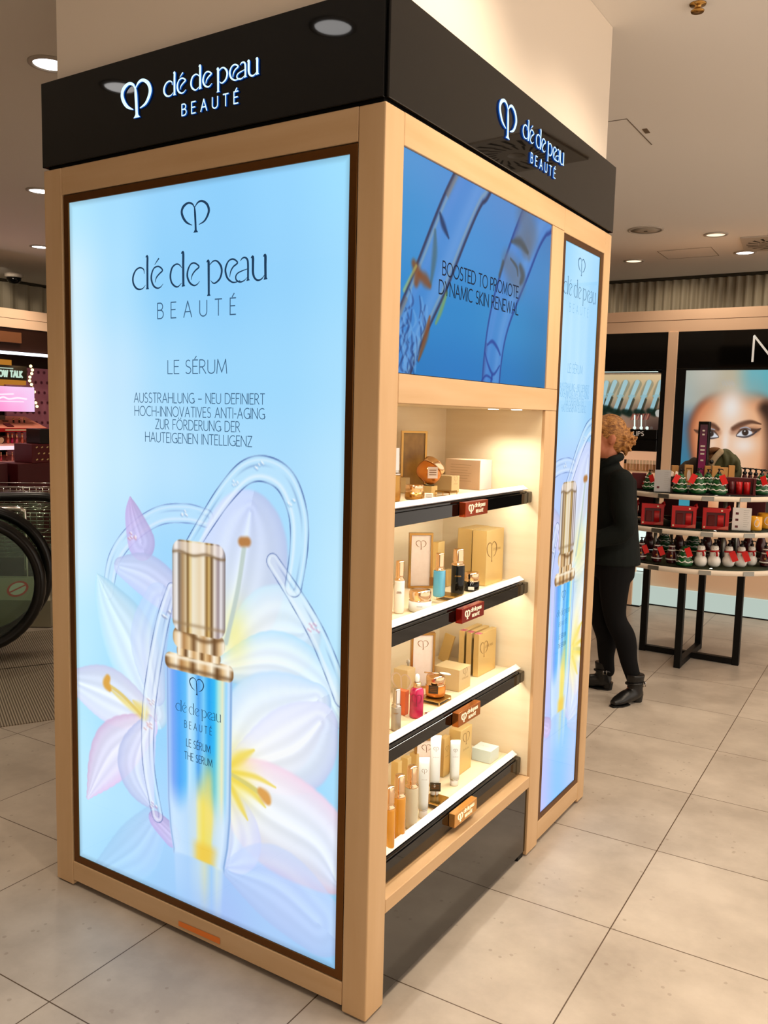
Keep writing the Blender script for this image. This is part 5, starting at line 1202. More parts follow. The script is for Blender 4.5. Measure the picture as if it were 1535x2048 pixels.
LOOK = lambda x, y: math.atan2(CAM[1] - y, CAM[0] - x) + PI / 2      # turns a thing's front (-y) to the aisle
M['tree_green'] = mat('glazed_green', (16, 84, 36), .15, coat=.6); M['snow_white'] = mat('glazed_white', (238, 234, 226), .2, coat=.5)
M['maroon'] = mat('glazed_maroon', (74, 14, 20), .2, coat=.5); M['red_tag'] = mat('red_paper_tag', (222, 34, 30), .5); M['scarf'] = mat('glazed_red', (190, 24, 28), .2)
def pump(t, z, s=1.0, m=None):
    m = m or M['black_soft']
    mb = MB(); mb.lathe([(.014 * s, z), (.015 * s, z + .004 * s), (.015 * s, z + .016 * s), (.007 * s, z + .018 * s), (.0055 * s, z + .034 * s), (.011 * s, z + .036 * s), (.011 * s, z + .044 * s), (0, z + .046 * s)], 16)
    mb.tube([(0, 0, z + .040 * s), (.020 * s, -.006 * s, z + .041 * s), (.030 * s, -.009 * s, z + .034 * s)], .0042 * s, 8)
    mb.build('pump', m, t)
def hang_tag(t, z, s=1.0, sx=-1):
    mb = MB(); mb.box(-.022 * s, .022 * s, -.0008, .0008, -.075 * s, .0); o = mb.build('tag', M['red_tag'], t, loc=(.020 * s * sx, -.046 * s, z)); o.rotation_euler = (math.radians(-12), math.radians(-24 * sx), 0)
def tree_bottle(label, x, y, z, h, tag_=0, group=None, cat='soap bottle'):
    t = thing('tree_bottle', label, cat, (x, y, z + EPS), LOOK(x, y) + random.uniform(-.3, .3), group); s = h / .20
    hb = h - .046 * s; tiers = [(0, .052), (.42, .040), (.74, .026)]
    prof = [(0, 0), (.046 * s, 0), (.052 * s, .02 * s), (.052 * s, .035 * s)]
    for f, r in ((.26, .046), (.44, .034), (.45, .042), (.62, .033), (.74, .024), (.75, .030), (.97, .015)): prof.append((r * s, hb * f + .01 * s))
    fat = 1.3; prof = [(a * fat, b_) for a, b_ in prof]
    prof += [(.013 * s, hb)]
    mb = MB(); mb.lathe(prof, 28); mb.build('body', M['tree_green'], t)
    for f, r in ((.235, .0495), (.50, .0405), (.80, .0285)):
        n = 48; r *= fat; pts = [(r * s * math.cos(2 * PI * i / n), r * s * math.sin(2 * PI * i / n), hb * f + .004 * s * math.sin(8 * 2 * PI * i / n)) for i in range(n)]
        mb = MB(); mb.tube(pts, .0048 * s, 8, closed=True); mb.build('snow_trim', M['snow_white'], t)
    pump(t, hb + .0002, s)
    if tag_: hang_tag(t, hb * .98, s, tag_)
    return t
def snowman_bottle(label, x, y, z, h, tag_=0, group=None):
    t = thing('snowman_bottle', label, 'soap bottle', (x, y, z + EPS), LOOK(x, y), group); s = h / .20
    mb = MB(); mb.lathe([(0, 0), (.030 * s, 0), (.041 * s, .014 * s), (.046 * s, .036 * s), (.042 * s, .060 * s), (.031 * s, .074 * s), (.033 * s, .086 * s), (.033 * s, .100 * s), (.026 * s, .112 * s), (.027 * s, .120 * s), (.029 * s, .133 * s), (.024 * s, .150 * s), (.014 * s, .154 * s)], 32); mb.build('body', M['snow_white'], t)
    mb = MB(); n = 28; mb.tube([(.0285 * s * math.cos(2 * PI * i / n), .0285 * s * math.sin(2 * PI * i / n), .114 * s + .003 * s * math.cos(2 * PI * i / n)) for i in range(n)], .006 * s, 8, closed=True); mb.tube([(.012 * s, -.030 * s, .112 * s), (.018 * s, -.037 * s, .095 * s), (.019 * s, -.037 * s, .080 * s)], [.006 * s, .007 * s, .008 * s], 8); mb.build('scarf', M['scarf'], t)
    mb = MB()
    for zz, yy in ((.098, -.0335), (.088, -.0345)): mb.ball((0, yy * s, zz * s), .0025 * s, 8, 6)
    for xx in (-.009, .009): mb.ball((xx * s, -.0265 * s, .137 * s), .0022 * s, 8, 6)
    mb.build('buttons', M['black_soft'], t)
    pump(t, .1545 * s, s)
    if tag_: hang_tag(t, .118 * s, s, tag_)
def maroon_bottle(label, x, y, z, h, tag_=0, group=None, trim=True):
    "rounded dark red festive bottle with white bands"
    t = thing('festive_bottle', label, 'soap bottle', (x, y, z + EPS), LOOK(x, y), group); s = h / .20
    mb = MB(); mb.lathe([(0, 0), (.036 * s, 0), (.040 * s, .012 * s), (.043 * s, .045 * s), (.040 * s, .075 * s), (.030 * s, .100 * s), (.026 * s, .112 * s), (.026 * s, .135 * s), (.018 * s, .152 * s), (.013 * s, .155 * s)], 28); mb.build('body', M['maroon'], t)
    if trim:
        for zz, rr, tt in ((.034, .0425, .006), (.108, .0275, .007), (.142, .0225, .0055)):
            n = 28; mb = MB(); mb.tube([(rr * s * math.cos(2 * PI * i / n), rr * s * math.sin(2 * PI * i / n), zz * s) for i in range(n)], tt * s, 8, closed=True); mb.build('white_band', M['snow_white'], t)
        mb = MB(); mb.box(-.008 * s, .008 * s, -.0455 * s, -.040 * s, .060 * s, .073 * s); mb.build('buckle', M['gold_dark'], t)
    pump(t, .1555 * s, s)
    if tag_: hang_tag(t, .135 * s, s, tag_)
def at_tier(u, v, k):
    p = on(u, v, 2, TZ[k]); d = p[:2] - TC; r = np.hypot(*d); m = TR[k] - .06
    if r > m:      # keep it in its line of sight while bringing it onto the tier
        q = p[:2] - CAM[:2]; q /= np.hypot(*q); b_ = d @ q; c_ = r * r - m * m; disc = b_ * b_ - c_
        p[:2] = p[:2] + q * ((-b_ - math.sqrt(disc)) if b_ < 0 else (-b_ + math.sqrt(disc))) if disc > 0 else TC + d * m / r
    return p
def hgt(p, v): return tall(p, v)
# bottom tier
for u, v, tp, tg, lab in [(1280.6, 1119, 1074, 1, 'dark red white-banded bottle at the left end of the bottom tier'), (1312, 1123, 1077, 1, 'second dark red white-banded bottle on the bottom tier, red tag leaning left'), (1341, 1126, 1078, 0, 'dark red white-banded bottle with gold buckle beside the green tree bottle'), (1528.5, 1132, 1085, 1, 'dark red white-banded bottle at the right end beside the snowmen')]:
    p = at_tier(u, v, 0); maroon_bottle(lab, p[0], p[1], TZ[0], hgt(p, tp), tg, 'dark red soap bottles on the bottom tier')
p = at_tier(1367, 1131, 0); tree_bottle('green tree bottle with a red tag on the bottom tier', p[0], p[1], TZ[0], hgt(p, 1082), 1)
for u, v, tp, tg, lab in [(1399.5, 1132, 1078, 0, 'leftmost white snowman bottle, next to the tree bottle'), (1426.4, 1133, 1078, 0, 'second white snowman bottle from the left'), (1455, 1133, 1080, 1, 'middle white snowman bottle, turned aside behind a red tag'), (1480, 1133, 1081, 1, 'fourth white snowman bottle from the left, with a red tag'), (1500.6, 1130, 1081, 0, 'rightmost white snowman bottle, partly behind its neighbour')]:
    p = at_tier(u, v, 0); snowman_bottle(lab, p[0], p[1], TZ[0], hgt(p, tp), tg, 'snowman soap bottles')
for i, u in enumerate((1296, 1326, 1356, 1384, 1412, 1441, 1468, 1494, 1520)):
    p = at_tier(u, 1098 + i * .6, 0); g_ = i in (1, 3)
    ws = ['left end', 'second place', 'third place', 'fourth place', 'middle', 'sixth place', 'seventh place', 'eighth place', 'right end'][i]
    (tree_bottle if g_ else maroon_bottle)(('green tree bottle' if g_ else 'dark bottle') + ' in the shaded back row of the bottom tier, ' + ws + ' from left', p[0], p[1], TZ[0], .168, 0, 'back row bottles on the bottom tier', **({} if g_ else {'trim': False}))
# middle tier: gift boxes with a window
M['window_dark'] = mat('dark_red_film', (90, 8, 12), .08, coat=.5)
def window_box(label, u, v, wpx, vt, group):
    p = at_tier(u, v - 4, 1); k = ppm(p); w_ = wpx / k * .93; h = tall(p, vt); d = .05
    rz = LOOK(p[0], p[1]) + .05
    t = thing('gift_box', label, 'gift box', (p[0], p[1], TZ[1] + EPS), rz, group)
    mb = MB(); frame4(mb, FL(0), -w_ / 2, w_ / 2, 0, h, -w_ * .36, w_ * .36, h * .14, h * .80, -.010, 0); mb.box(-w_ / 2, w_ / 2, .0101, d, 0, h); mb.build('carton', M['red'], t, .001, 1)
    mb = MB(); mb.poly([(-w_ * .358, .0098, h * .142), (w_ * .358, .0098, h * .142), (w_ * .358, .0098, h * .798), (-w_ * .358, .0098, h * .798)]); mb.build('shade_back', M['dark_red'], t)  # dark panel: shade of the window recess put into its colour
    mb = MB(); mb.box(-w_ * .30, -w_ * .04, .004, .0095, h * .16, h * .66); mb.build('dark_jar', M['window_dark'], t, .002, 1)
    mb = MB(); mb.lathe([(0, h * .15), (w_ * .12, h * .15), (w_ * .12, h * .68), (0, h * .68)], 20, (w_ * .19, .0096, 0)); 
    for q in mb.bm.verts: q.co.y = .0096 + (q.co.y - .0096) * .04 - .004
    mb.build('red_jar', M['red'], t)
    mb = MB(); pts = [(w_ * .05, .004), (w_ * .2, h * .10), (w_ * .36, h * .17), (w_ * .49, h * .19), (w_ * .49, .004)]; mb.poly([(a, -.0006, b_) for a, b_ in pts]); mb.build('pink_print', mat('pale_red_print', (206, 96, 78), .5) if 'pale_red_print' not in bpy.data.materials else bpy.data.materials['pale_red_print'], t)
    for a, b_ in ((-.42, .10), (.22, .90)):
        mb = MB(); mb.poly([(a * w_ + .006 * math.cos(q * PI / 5), -.0006, b_ * h + .006 * math.sin(q * PI / 5)) for q in range(10)]); mb.build('flower_print', M['peach_card'], t)
    mb = MB(); mb.tube([(w_ * .40, .035, h), (w_ * .50, .033, h + .012), (w_ * .52, .03, h - .005), (w_ * .505, .03, h - .02)], [.006, .009, .008, .003], 8); mb.build('ribbon', M['scarf'], t)
window_box('leftmost red window gift box on the middle tier, half hidden by the person', 1253, 1052, 42, 1005, 'red window gift boxes')
window_box('red window gift box with a bow, second from left on the middle tier', 1303, 1056, 46, 1008, 'red window gift boxes')
window_box('middle red window gift box, third from left on the middle tier', 1365.5, 1061, 50, 1013, 'red window gift boxes')
window_box('red window gift box beside the white info card on the middle tier', 1429, 1063.5, 53, 1017, 'red window gift boxes')
M['info_white'] = mat('white_info_card', (222, 218, 214), .4)
def info_card(label, u, v, z, k_, wpx, vt, pics):
    p = on(u, v, 2, z); k = ppm(p); w_ = wpx / k; h = tall(p, vt)
    t = thing('info_card', label, 'sign holder', (p[0], p[1], z + EPS), LOOK(p[0], p[1]) + .1)
    mb = MB(); mb.box(-w_ / 2, w_ / 2, 0, .006, .0, h); mb.build('card', M['info_white'] if k_ else mat('grey_info_card', (176, 174, 174), .35), t)
    mb = MB(); mb.box(-w_ / 2 - .002, w_ / 2 + .002, -.012, .03, -.0004, .003); mb.build('foot', M['clear'], t)
    mb = MB()
    for i in range(9): mb.ribbon([(w_ * .08, h * (.9 - .09 * i)), (w_ * (.4 - .05 * (i % 3)), h * (.9 - .09 * i))], [h * .010] * 2, FL(0), .0004)
    mb.build('print', M['steel'], t, recalc=False)
    mb = MB()
    for a in pics: mb.poly([(w_ * -.34, -.0005, h * a), (w_ * -.18, -.0005, h * a), (w_ * -.18, -.0005, h * (a + .1)), (w_ * -.34, -.0005, h * (a + .1))])
    mb.build('pictures', M['dark_red'], t)
info_card('white info card between the red gift boxes and the yellow candles', 1481, 1061.5, TZ[1], 1, 35, 1016, (.12, .42, .7))
M['yellow'] = mat('yellow_wax_glass', (236, 168, 40), .25, coat=.4)
def candle(label, u, v, wpx, vt):
    p = at_tier(u, v, 1); k = ppm(p); r = wpx / k / 2; h = tall(p, vt)
    t = thing('candle', label, 'candle', (p[0], p[1], TZ[1] + EPS), LOOK(p[0], p[1]), 'yellow candles on the middle tier')
    mb = MB(); mb.lathe([(0, 0), (r * .95, 0), (r, .004), (r, h), (r * .9, h), (r * .9, h * .9), (0, h * .9)], 32); mb.build('jar', M['yellow'], t)
    mb = MB(); n = 16; mb.poly([((r + .0006) * math.sin(.2 + .45 * math.cos(2 * PI * i / n)), -(r + .0006) * math.cos(.2 + .45 * math.cos(2 * PI * i / n)) - .0004, h * (.55 + .3 * math.sin(2 * PI * i / n))) for i in range(n)]); mb.build('round_label', M['cream_card'], t)
candle('small yellow candle in front, beside the white info card', 1509.5, 1060, 24, 1033); candle('larger yellow candle at the right edge, behind the small one', 1531, 1056, 34, 1027)
for i, (u, v, w_, h_) in enumerate([(1290, 1026, .10, .13), (1340, 1030, .10, .13), (1395, 1032, .12, .13), (1450, 1034, .10, .13), (1510, 1034, .12, .12)]):
    p = at_tier(u, v, 1); lab = ['at the left', 'behind the bow box', 'behind the middle box', 'behind the right box', 'behind the candles'][i]
    t = tag(bx('gift_box', M['dark_red'], None, -w_ / 2, w_ / 2, -.04, .04, 0, h_, bevel=.002), 'dark red box in the shaded back row of the middle tier, ' + lab, 'gift box', 'dark red boxes at the back of the middle tier'); t.location = (p[0], p[1], TZ[1] + EPS); t.rotation_euler = (0, 0, LOOK(p[0], p[1]))
# top tier
for u, v, tp, tg, lab in [(1297, 981, 939, 1, 'leftmost green tree bottle on the top tier, left of the grey card'), (1358.6, 985, 938, -1, 'green tree bottle right of the grey card, red tag across its front'), (1393.7, 989, 936, -1, 'green tree bottle in front of the tall purple sign, with a red tag'), (1413, 985, 938, 0, 'green tree bottle half hidden just right of the purple sign'), (1434.5, 989, 937, 1, 'green tree bottle left of the clear red gift pack'), (1520, 989, 940, 1, 'green tree bottle right of the clear red gift pack'), (1534, 984, 940, 0, 'green tree bottle at the right edge of the photo')]:
    p = at_tier(u, v, 2); tree_bottle(lab, p[0], p[1], TZ[2], hgt(p, tp), tg, 'green tree bottles on the top tier')
info_card('grey info card standing at the front left of the top tier', 1323, 984, TZ[2], 0, 31, 940, (.16,))
p = at_tier(1478, 991, 2); k = ppm(p); w_ = 58 / k; h = tall(p, 957)
t = thing('gift_pack', 'dark red gift pack with a clear front at the front of the top tier', 'gift box', (p[0], p[1], TZ[2] + EPS), LOOK(p[0], p[1]))
mb = MB(); mb.box(-w_ / 2, w_ / 2, .034, .075, 0, h * 1.02); mb.build('back_card', M['dark_red'], t, .002, 1)
mb = MB(); mb.box(-w_ / 2, w_ / 2, -.004, .034, 0, .004); mb.box(-w_ / 2, -w_ * .42, -.004, .034, .004, h); mb.box(w_ * .42, w_ / 2, -.004, .034, .004, h); mb.build('tray', M['dark_red'], t)
for a in (-.27, -.03, .22):
    mb = MB(); mb.lathe([(0, .0045), (w_ * .105, .0045), (w_ * .105, h * .78), (0, h * .78)], 20, (a * w_, .017, 0)); mb.build('red_jar', M['red'] if a > -.1 else M['dark_red'], t)
for i, (u, v) in enumerate([(1475, 970), (1487, 970), (1498, 971), (1509, 974), (1521, 974)]):
    p = at_tier(u, v, 2); h = tall(p, 934 + i); t = thing('pump_bottle', 'dark bottle with a black pump behind the clear gift pack, ' + ['leftmost', 'second from left', 'middle', 'fourth from left', 'rightmost'][i] + ' of five', 'soap bottle', (p[0], p[1], TZ[2] + EPS), LOOK(p[0], p[1]), 'pump bottles behind the gift pack')
    mb = MB(); mb.lathe([(0, 0), (.015, 0), (.016, .004), (.016, h - .062), (.012, h - .050), (.010, h - .0465)], 20); mb.build('body', M['maroon'], t); pump(t, h - .046, 1.0)
# tall purple sign
p = at_tier(1399, 972, 2); h = tall(p, 843); k = ppm(p)
t = thing('standing_sign', 'tall narrow black and purple standing sign on the top tier', 'sign', (p[0], p[1], TZ[2] + EPS), LOOK(p[0], p[1]) - .25)
mb = MB(); mb.box(-.035, .035, 0, .055, .004, h); mb.box(-.05, .05, -.02, .075, 0, .004); mb.build('body', M['black_soft'], t, .002, 1)
pm = bpy.data.materials.new('purple_pink_print'); pm.use_nodes = True; nt = pm.node_tree; tc = nt.nodes.new('ShaderNodeTexCoord'); sx = nt.nodes.new('ShaderNodeSeparateXYZ'); rp = nt.nodes.new('ShaderNodeValToRGB')
nt.links.new(tc.outputs['Generated'], sx.inputs[0]); nt.links.new(sx.outputs['Z'], rp.inputs[0]); nt.links.new(rp.outputs[0], nt.nodes['Principled BSDF'].inputs['Base Color'])
rp.color_ramp.elements[0].color = (*lin((206, 50, 130)), 1); rp.color_ramp.elements[1].color = (*lin((84, 56, 70)), 1); e_ = rp.color_ramp.elements.new(.35); e_.color = (*lin((140, 40, 96)), 1)
mb = MB(); mb.box(-.022, .027, -.0012, -.0002, .02, h - .02); mb.build('print', pm, t)
mb = MB()
for zz, ww in ((.86, .016), (.80, .016), (.62, .03), (.56, .03), (.50, .026), (.40, .02)): mb.ribbon([(-ww / 2 + .002, zz * h), (ww / 2 + .002, zz * h)], [.011] * 2, FL(-.0012), .0004)
mb.build('lettering', M['white_paint'], t, recalc=False)
# golden and kraft boxes, jar of reeds, maroon box
M['kraft'] = mat('kraft_gold_card', (206, 150, 84), .5)
for i, (u, v, wpx, vt, lab) in enumerate([(1376.5, 966, 20, 930, 'kraft box with a pale floral picture on the top tier'), (1349, 958, 16, 931, 'kraft box behind the reed jar on the top tier'), (1414, 960, 13, 932, 'kraft box just right of the purple sign'), (1431, 960, 19, 932, 'second kraft box right of the purple sign'), (1446, 965, 20, 935, 'kraft box just left of the clear gift pack, in front'), (1462, 951, 14, 931, 'rearmost kraft box above the clear gift pack')]):
    p = on(u, 950, 1, TC[1] + (.20 if i in (0, 2, 4) else .15 if i == 3 else .245)); p[2] = TZ[2]; k = ppm(p); w_ = wpx / k * .8; h = tall(p, vt)
    t = thing('kraft_box', lab, 'box', (p[0], p[1], TZ[2] + EPS), LOOK(p[0], p[1]) + .15, 'kraft boxes on the top tier')
    mb = MB(); mb.box(-w_ / 2, w_ / 2, 0, .032, 0, h); mb.build('carton', M['kraft'], t, .001, 1)
    if i == 0:
        mb = MB(); frame4(mb, FL(0), -w_ * .36, w_ * .36, h * .14, h * .86, -w_ * .28, w_ * .28, h * .2, h * .8, .0002, .0008); mb.build('border', M['ink_brown'], t); mb = MB(); mb.poly([(w_ * .22 * math.cos(q * PI / 8), -.0008, h * .5 + h * .26 * math.sin(q * PI / 8)) for q in range(16)]); mb.build('picture', M['cream_card'], t)
p = at_tier(1344, 975, 2); t = thing('reed_jar', 'glass jar of pale reeds behind the grey info card', 'jar', (p[0], p[1], TZ[2] + EPS))
mb = MB(); mb.lathe([(0, 0), (.034, 0), (.036, .006), (.036, .075), (.033, .075), (.033, .008), (0, .008)], 28); mb.build('jar', M['clear'], t)
rnd = random.Random(2)
for i in range(14):
    a, r = rnd.uniform(0, 6.28), rnd.uniform(0, .022); mb = MB(); mb.tube([(r * math.cos(a), r * math.sin(a), .009), (r * 1.3 * math.cos(a + .2), r * 1.3 * math.sin(a + .2), rnd.uniform(.09, .115))], .004, 8); mb.build('reed', M['cream_card'], t)
p = at_tier(1276, 978, 2); t = thing('gift_box', 'maroon box with a black pump bottle at the left end of the top tier', 'gift box', (p[0], p[1], TZ[2] + EPS), LOOK(p[0], p[1]))
mb = MB(); mb.box(-.045, .045, 0, .07, 0, .10); mb.build('carton', M['dark_red'], t, .002, 1); mb = MB(); mb.poly([(.028 + .005 * math.cos(q * PI / 5), -.0006, .035 + .005 * math.sin(q * PI / 5)) for q in range(10)]); mb.build('flower_print', M['red_tag'], t)
# ------------------------------------------------------------------ left background: pink beauty unit
XL = -6.45
t = thing('shop_fascia', 'peach beam with a groove above the pink beauty unit on the left', 'beam')
bx('lower_board', M['peach'], t, XL - .6, XL, .5, 4.7, 2.343, 2.4285); bx('upper_board', M['peach'], t, XL - .6, XL, .5, 4.7, 2.4335, 2.522); bx('groove', M['peach_dark'], t, XL - .59, XL - .006, .5, 4.69, 2.4283, 2.4337)
M['brown_dark'] = mat('dark_brown_lacquer', (44, 22, 14), .3); M['pink_wall'] = mat('mauve_wall_panel', (190, 120, 140), .6); M['pink_tray'] = mat('salmon_display_tray', (240, 150, 126), .4)
M['amber_lit'] = emitter('amber_backlight', (230, 150, 50), .55); M['bulb'] = emitter('bulb_glow', (255, 226, 160), 2.6)
M['led'] = emitter('cool_led_strip', (236, 240, 255), 3.2); M['pink_lit'] = emitter('pink_lit_acrylic', (255, 214, 224), 1.2)
t = thing('beauty_unit', 'pink lit beauty unit with stepped trays of make-up and an amber sign above', 'display unit')
bx('canopy', M['brown_dark'], t, XL - .5, XL - .01, 1.6, 4.6, 2.11, 2.342); bx('canopy_board', mat('brown_board', (120, 74, 44), .5), t, XL - .02, XL + .02, 1.6, 3.52, 2.20, 2.30)
bx('back_wall', M['brown_dark'], t, XL - .55, XL - .5, 1.6, 4.6, .2, 2.342)
bx('led_strip', M['led'], t, XL + .021, XL + .045, 1.6, 3.86, 2.085, 2.112)
bx('amber_panel', M['amber_lit'], t, XL - .46, XL - .44, 1.6, 3.72, 1.79, 2.06)
bx('pink_panel', M['pink_wall'], t, XL - .43, XL - .40, 3.62, 4.5, .9, 1.99); bx('side_panel', M['pink_wall'], t, XL - .40, XL + .02, 4.40, 4.43, .9, 1.99)
mb = MB()
for i in range(7):
    for j in range(6):
        y, z = 3.72 + j * .07 + (i % 2) * .035, 1.32 + i * .105
        for q in range(4):
            a = q * PI / 4; mb.box(-.0012, .0012, -.018, .018, -.0028, .0028, Matrix.Translation((XL - .397, y, z)) @ Matrix.Rotation(a, 4, 'X'))
mb.build('star_print', mat('plum_print', (120, 56, 76), .6), t)
for i in range(12):
    z = 1.99 - i * .036; y = 3.665 + .018 * math.sin(i * 1.3) + .004 * i * (i > 6)
    mb = MB(); mb.ball((XL - .05, y, z), .015, 10, 8); mb.build('bulb', M['bulb'], t)
mb = MB(); mb.tube([(XL - .058, 3.665 + .018 * math.sin(i * 1.3) + .004 * i * (i > 6), 1.99 - i * .036) for i in range(12)], .004, 6); mb.build('bulb_cord', M['black_soft'], t)
for i, (z0, z1, yy, d0) in enumerate([(1.36, 1.49, 3.80, 0.0), (1.19, 1.29, 3.68, .06), (1.03, 1.10, 3.62, .14)]):
    mb = MB(); x0, x1 = XL - .36, XL + d0
    mb.poly([(x0, 1.6, z1), (x1, 1.6, z0 + .02), (x1, 1.6, z0 - .018), (x0, 1.6, z0 - .018)], (0, yy - 1.6, 0)); mb.build('tray', M['pink_tray'] if i == 0 else mat('pink_tray', (236, 176, 170), .4), t)
    bx('tray_edge', M['red'] if i == 0 else M['pink_lit'], t, x1 + .001, x1 + .008, 1.6, yy, z0 - .018, z0 + .018)
mb = MB(); mb.ribbon([(3.33, 1.36), (3.62, 1.36)], [.014] * 2, FR(XL + .008), .0005); mb.build('tray_lettering', M['peach_card'], t, recalc=False)
bx('lower_body', M['dark_red'], t, XL - .5, XL + .16, 1.6, 3.62, .05, 1.0); bx('plinth', M['black_matt'], t, XL - .48, XL + .14, 1.62, 3.60, 0, .05)
t = thing('sign', 'dark and gold shop sign with pale block letters above the pink screen', 'sign', (0, 0, 0))
bx('board', mat('dark_sign_board', (40, 30, 14), .4), t, XL - .10, XL - .05, 2.95, 3.62, 1.845, 1.985); bx('gold_base', M['amber_lit'], t, XL - .10, XL - .045, 2.95, 3.605, 1.80, 1.8445)
mb = MB(); Fs = FR(XL - .05); capitals(mb, 'OW TALK', Fs, 3.315, 3.565, 1.875, .056, .26, .001, .004, gap=.22); mb.build('lettering', emitter('mint_letters', (206, 236, 216), .9), t, recalc=False)
mb = MB(); mb.ribbon([(3.25, 1.955), (3.47, 1.955)], [.012] * 2, Fs, .001); mb.build('small_line', emitter('mint_line', (206, 226, 206), .6), t, recalc=False)
t = thing('pink_screen', 'pink video screen in the beauty unit on the left', 'screen', (0, 0, 0))
bx('bezel', M['black_soft'], t, XL - .06, XL - .031, 3.04, 3.688, 1.535, 1.785)
A = art_pink(); A.b = (3.06, 3.684, 1.539, 1.781); paint('picture', A, FR(XL - .0295), art_mat('pink_screen_picture', 1.05), t)
for y_, z_ in ((3.0, 2.05), (3.5, 2.05)):
    spot('unit_beam', (XL - .05, y_, z_), (XL - .15, y_ + .1, 1.2), 7, (1, .86, .80), 120, .8, .03)
# make-up on the trays
rnd = random.Random(11)
def tray_z(i, x):
    z0, z1, yy, d0 = [(1.36, 1.49, 3.80, 0.0), (1.19, 1.29, 3.68, .06), (1.03, 1.10, 3.62, .14)][i]
    x0, x1 = XL - .36, XL + d0; f = (x - x0) / (x1 - x0); return z1 + (z0 + .02 - z1) * f
def tube_item(name, label, x, y, i, h, r, m, grp, cat='lipstick'):
    o = thing(name, label, cat, (x, y, tray_z(i, x + r) + .001), 0, grp); mb = MB(); mb.lathe([(0, -.004), (r, -.004), (r, h * .5), (r * .9, h * .5)], 14); mb.build('base', m, o); mb = MB(); mb.lathe([(r * .85, h * .5), (r * .8, h * .96), (0, h)], 14); mb.build('cap', M['rose_gold'], o)
cols = [(240, 110, 90), (206, 30, 100), (240, 120, 140), (226, 120, 96), (200, 90, 70)]
for k, y in enumerate((3.395, 3.44, 3.49, 3.55, 3.61)): tube_item('lip_gloss', ['coral', 'magenta', 'pink', 'peach', 'brick'][k] + ' lip gloss on the middle pink tray, one of a row of five', XL - .05, y, 1, .10, .013, mat('gloss_tint', cols[k], .2), 'row of lip glosses')
for k, y in enumerate((3.27, 3.33, 3.39, 3.44, 3.50, 3.56)): tube_item('lip_pencil', 'slim make-up pencil on the lowest pink tray, number ' + ['one', 'two', 'three', 'four', 'five', 'six'][k] + ' from the left', XL + .02, y, 2, .09, .008, mat('pencil_tint', [(230, 90, 110), (120, 50, 50), (240, 160, 150)][k % 3], .3), 'make-up pencils on the lowest tray', 'make-up pencil')
for k, y in enumerate((3.535, 3.60, 3.655)): tube_item('mascara', 'small dark mascara standing on the top salmon tray, ' + ['left', 'middle', 'right'][k] + ' of three', XL - .16, y, 0, .05, .009, M['brown_dark'], 'mascaras on the top tray', 'mascara')
for k, (y, m_) in enumerate(((3.33, M['peach_card']), (3.47, mat('taupe_card', (120, 96, 84), .5)))):
    x = XL - .22; o = thing('compact', ['open peach compact on the top salmon tray, left', 'open taupe compact on the top salmon tray, right'][k], 'compact', (x, y, tray_z(0, x + .03) + .001), 0, 'open compacts')
    mb = MB(); mb.box(-.025, .03, -.03, .03, -.004, .008); mb.build('base', M['black_soft'], o); mb = MB(); mb.box(-.03, -.024, -.032, .032, .0, .06); mb.build('lid', m_, o)
x = XL - .06; o = thing('palette', 'flat dark eye shadow palette lying on the top salmon tray', 'palette', (x, 3.41, tray_z(0, x) + .004)); mb = MB(); mb.box(-.04, .04, -.035, .035, 0, .008); q = mb.build('case', M['dark_red'], o); q.rotation_euler = (0, math.radians(18), 0)
x = XL - .02; o = thing('powder_mirror', 'round black rimmed powder mirror on the middle pink tray', 'mirror', (x, 3.30, tray_z(1, x) + .034)); n = 28
mb = MB(); mb.tube([(.008 * math.sin(2 * PI * i / n), .034 * math.cos(2 * PI * i / n), .034 * math.sin(2 * PI * i / n)) for i in range(n)], .004, 8, closed=True); mb.build('rim', M['black_soft'], o); mb = MB(); mb.poly([(.008 * math.sin(2 * PI * i / n), .033 * math.cos(2 * PI * i / n), .033 * math.sin(2 * PI * i / n)) for i in range(n)], (.001, 0, 0)); mb.build('powder', M['peach_card'], o)
# stacked dark red boxes in front of it
XB = -5.62
def stack_box(name, label, y0, y1, z0, z1, m, dx=.34, grp='dark red boxes stacked before the pink unit', x=XB):
    t = thing(name, label, 'box', (x, (y0 + y1) / 2, z0 + EPS), 0, grp); mb = MB(); mb.box(-dx, 0, -(y1 - y0) / 2, (y1 - y0) / 2, 0, z1 - z0 - 2 * EPS); mb.build('carton', m, t, .003, 1); return t
yz = lambda u, v: on(u, v, 0, XB)[1:]
yR = yz(110, 900)[1 - 1]
M['deep_red'] = mat('deep_red_carton', (74, 14, 16), .45)
yA, yB, yC = yz(3, 950)[0], yz(30, 950)[0], yz(36, 950)[0]; ztop = yz(50, 927)[1]
zm = yz(70, 966)[1]; zl = yz(70, 1012)[1]; zq = zl - (zm - zl) * 1.1
for z1, z0, nm in ((ztop, zm, 'top'), (zm, zl, 'second'), (zl, zq, 'third'), (zq, .30, 'fourth'), (.30, 0, 'bottom')):
    stack_box('carton', 'dark red carton, ' + nm + ' layer of the left column before the pink unit', yA - .25, yB, z0, z1, M['deep_red'], x=XB - .1)
    t = stack_box('carton', 'dark red carton, ' + nm + ' layer of the right column beside the tower', yC, yC + .55, z0, z1, M['deep_red'])
    mb = MB(); mb.box(.0004, .0012, -.10, .26, z1 - z0 - .03, z1 - z0 - .026); mb.build('lid_line', M['dark_red'], t)
ya, yb_ = yz(64, 905)[0], yz(110, 905)[0]; zp = yz(80, 888)[1]
t = stack_box('gift_box', 'dark red gift box with small gold dots on top of the cartons', ya, yb_, ztop, zp, M['dark_red'], .26)
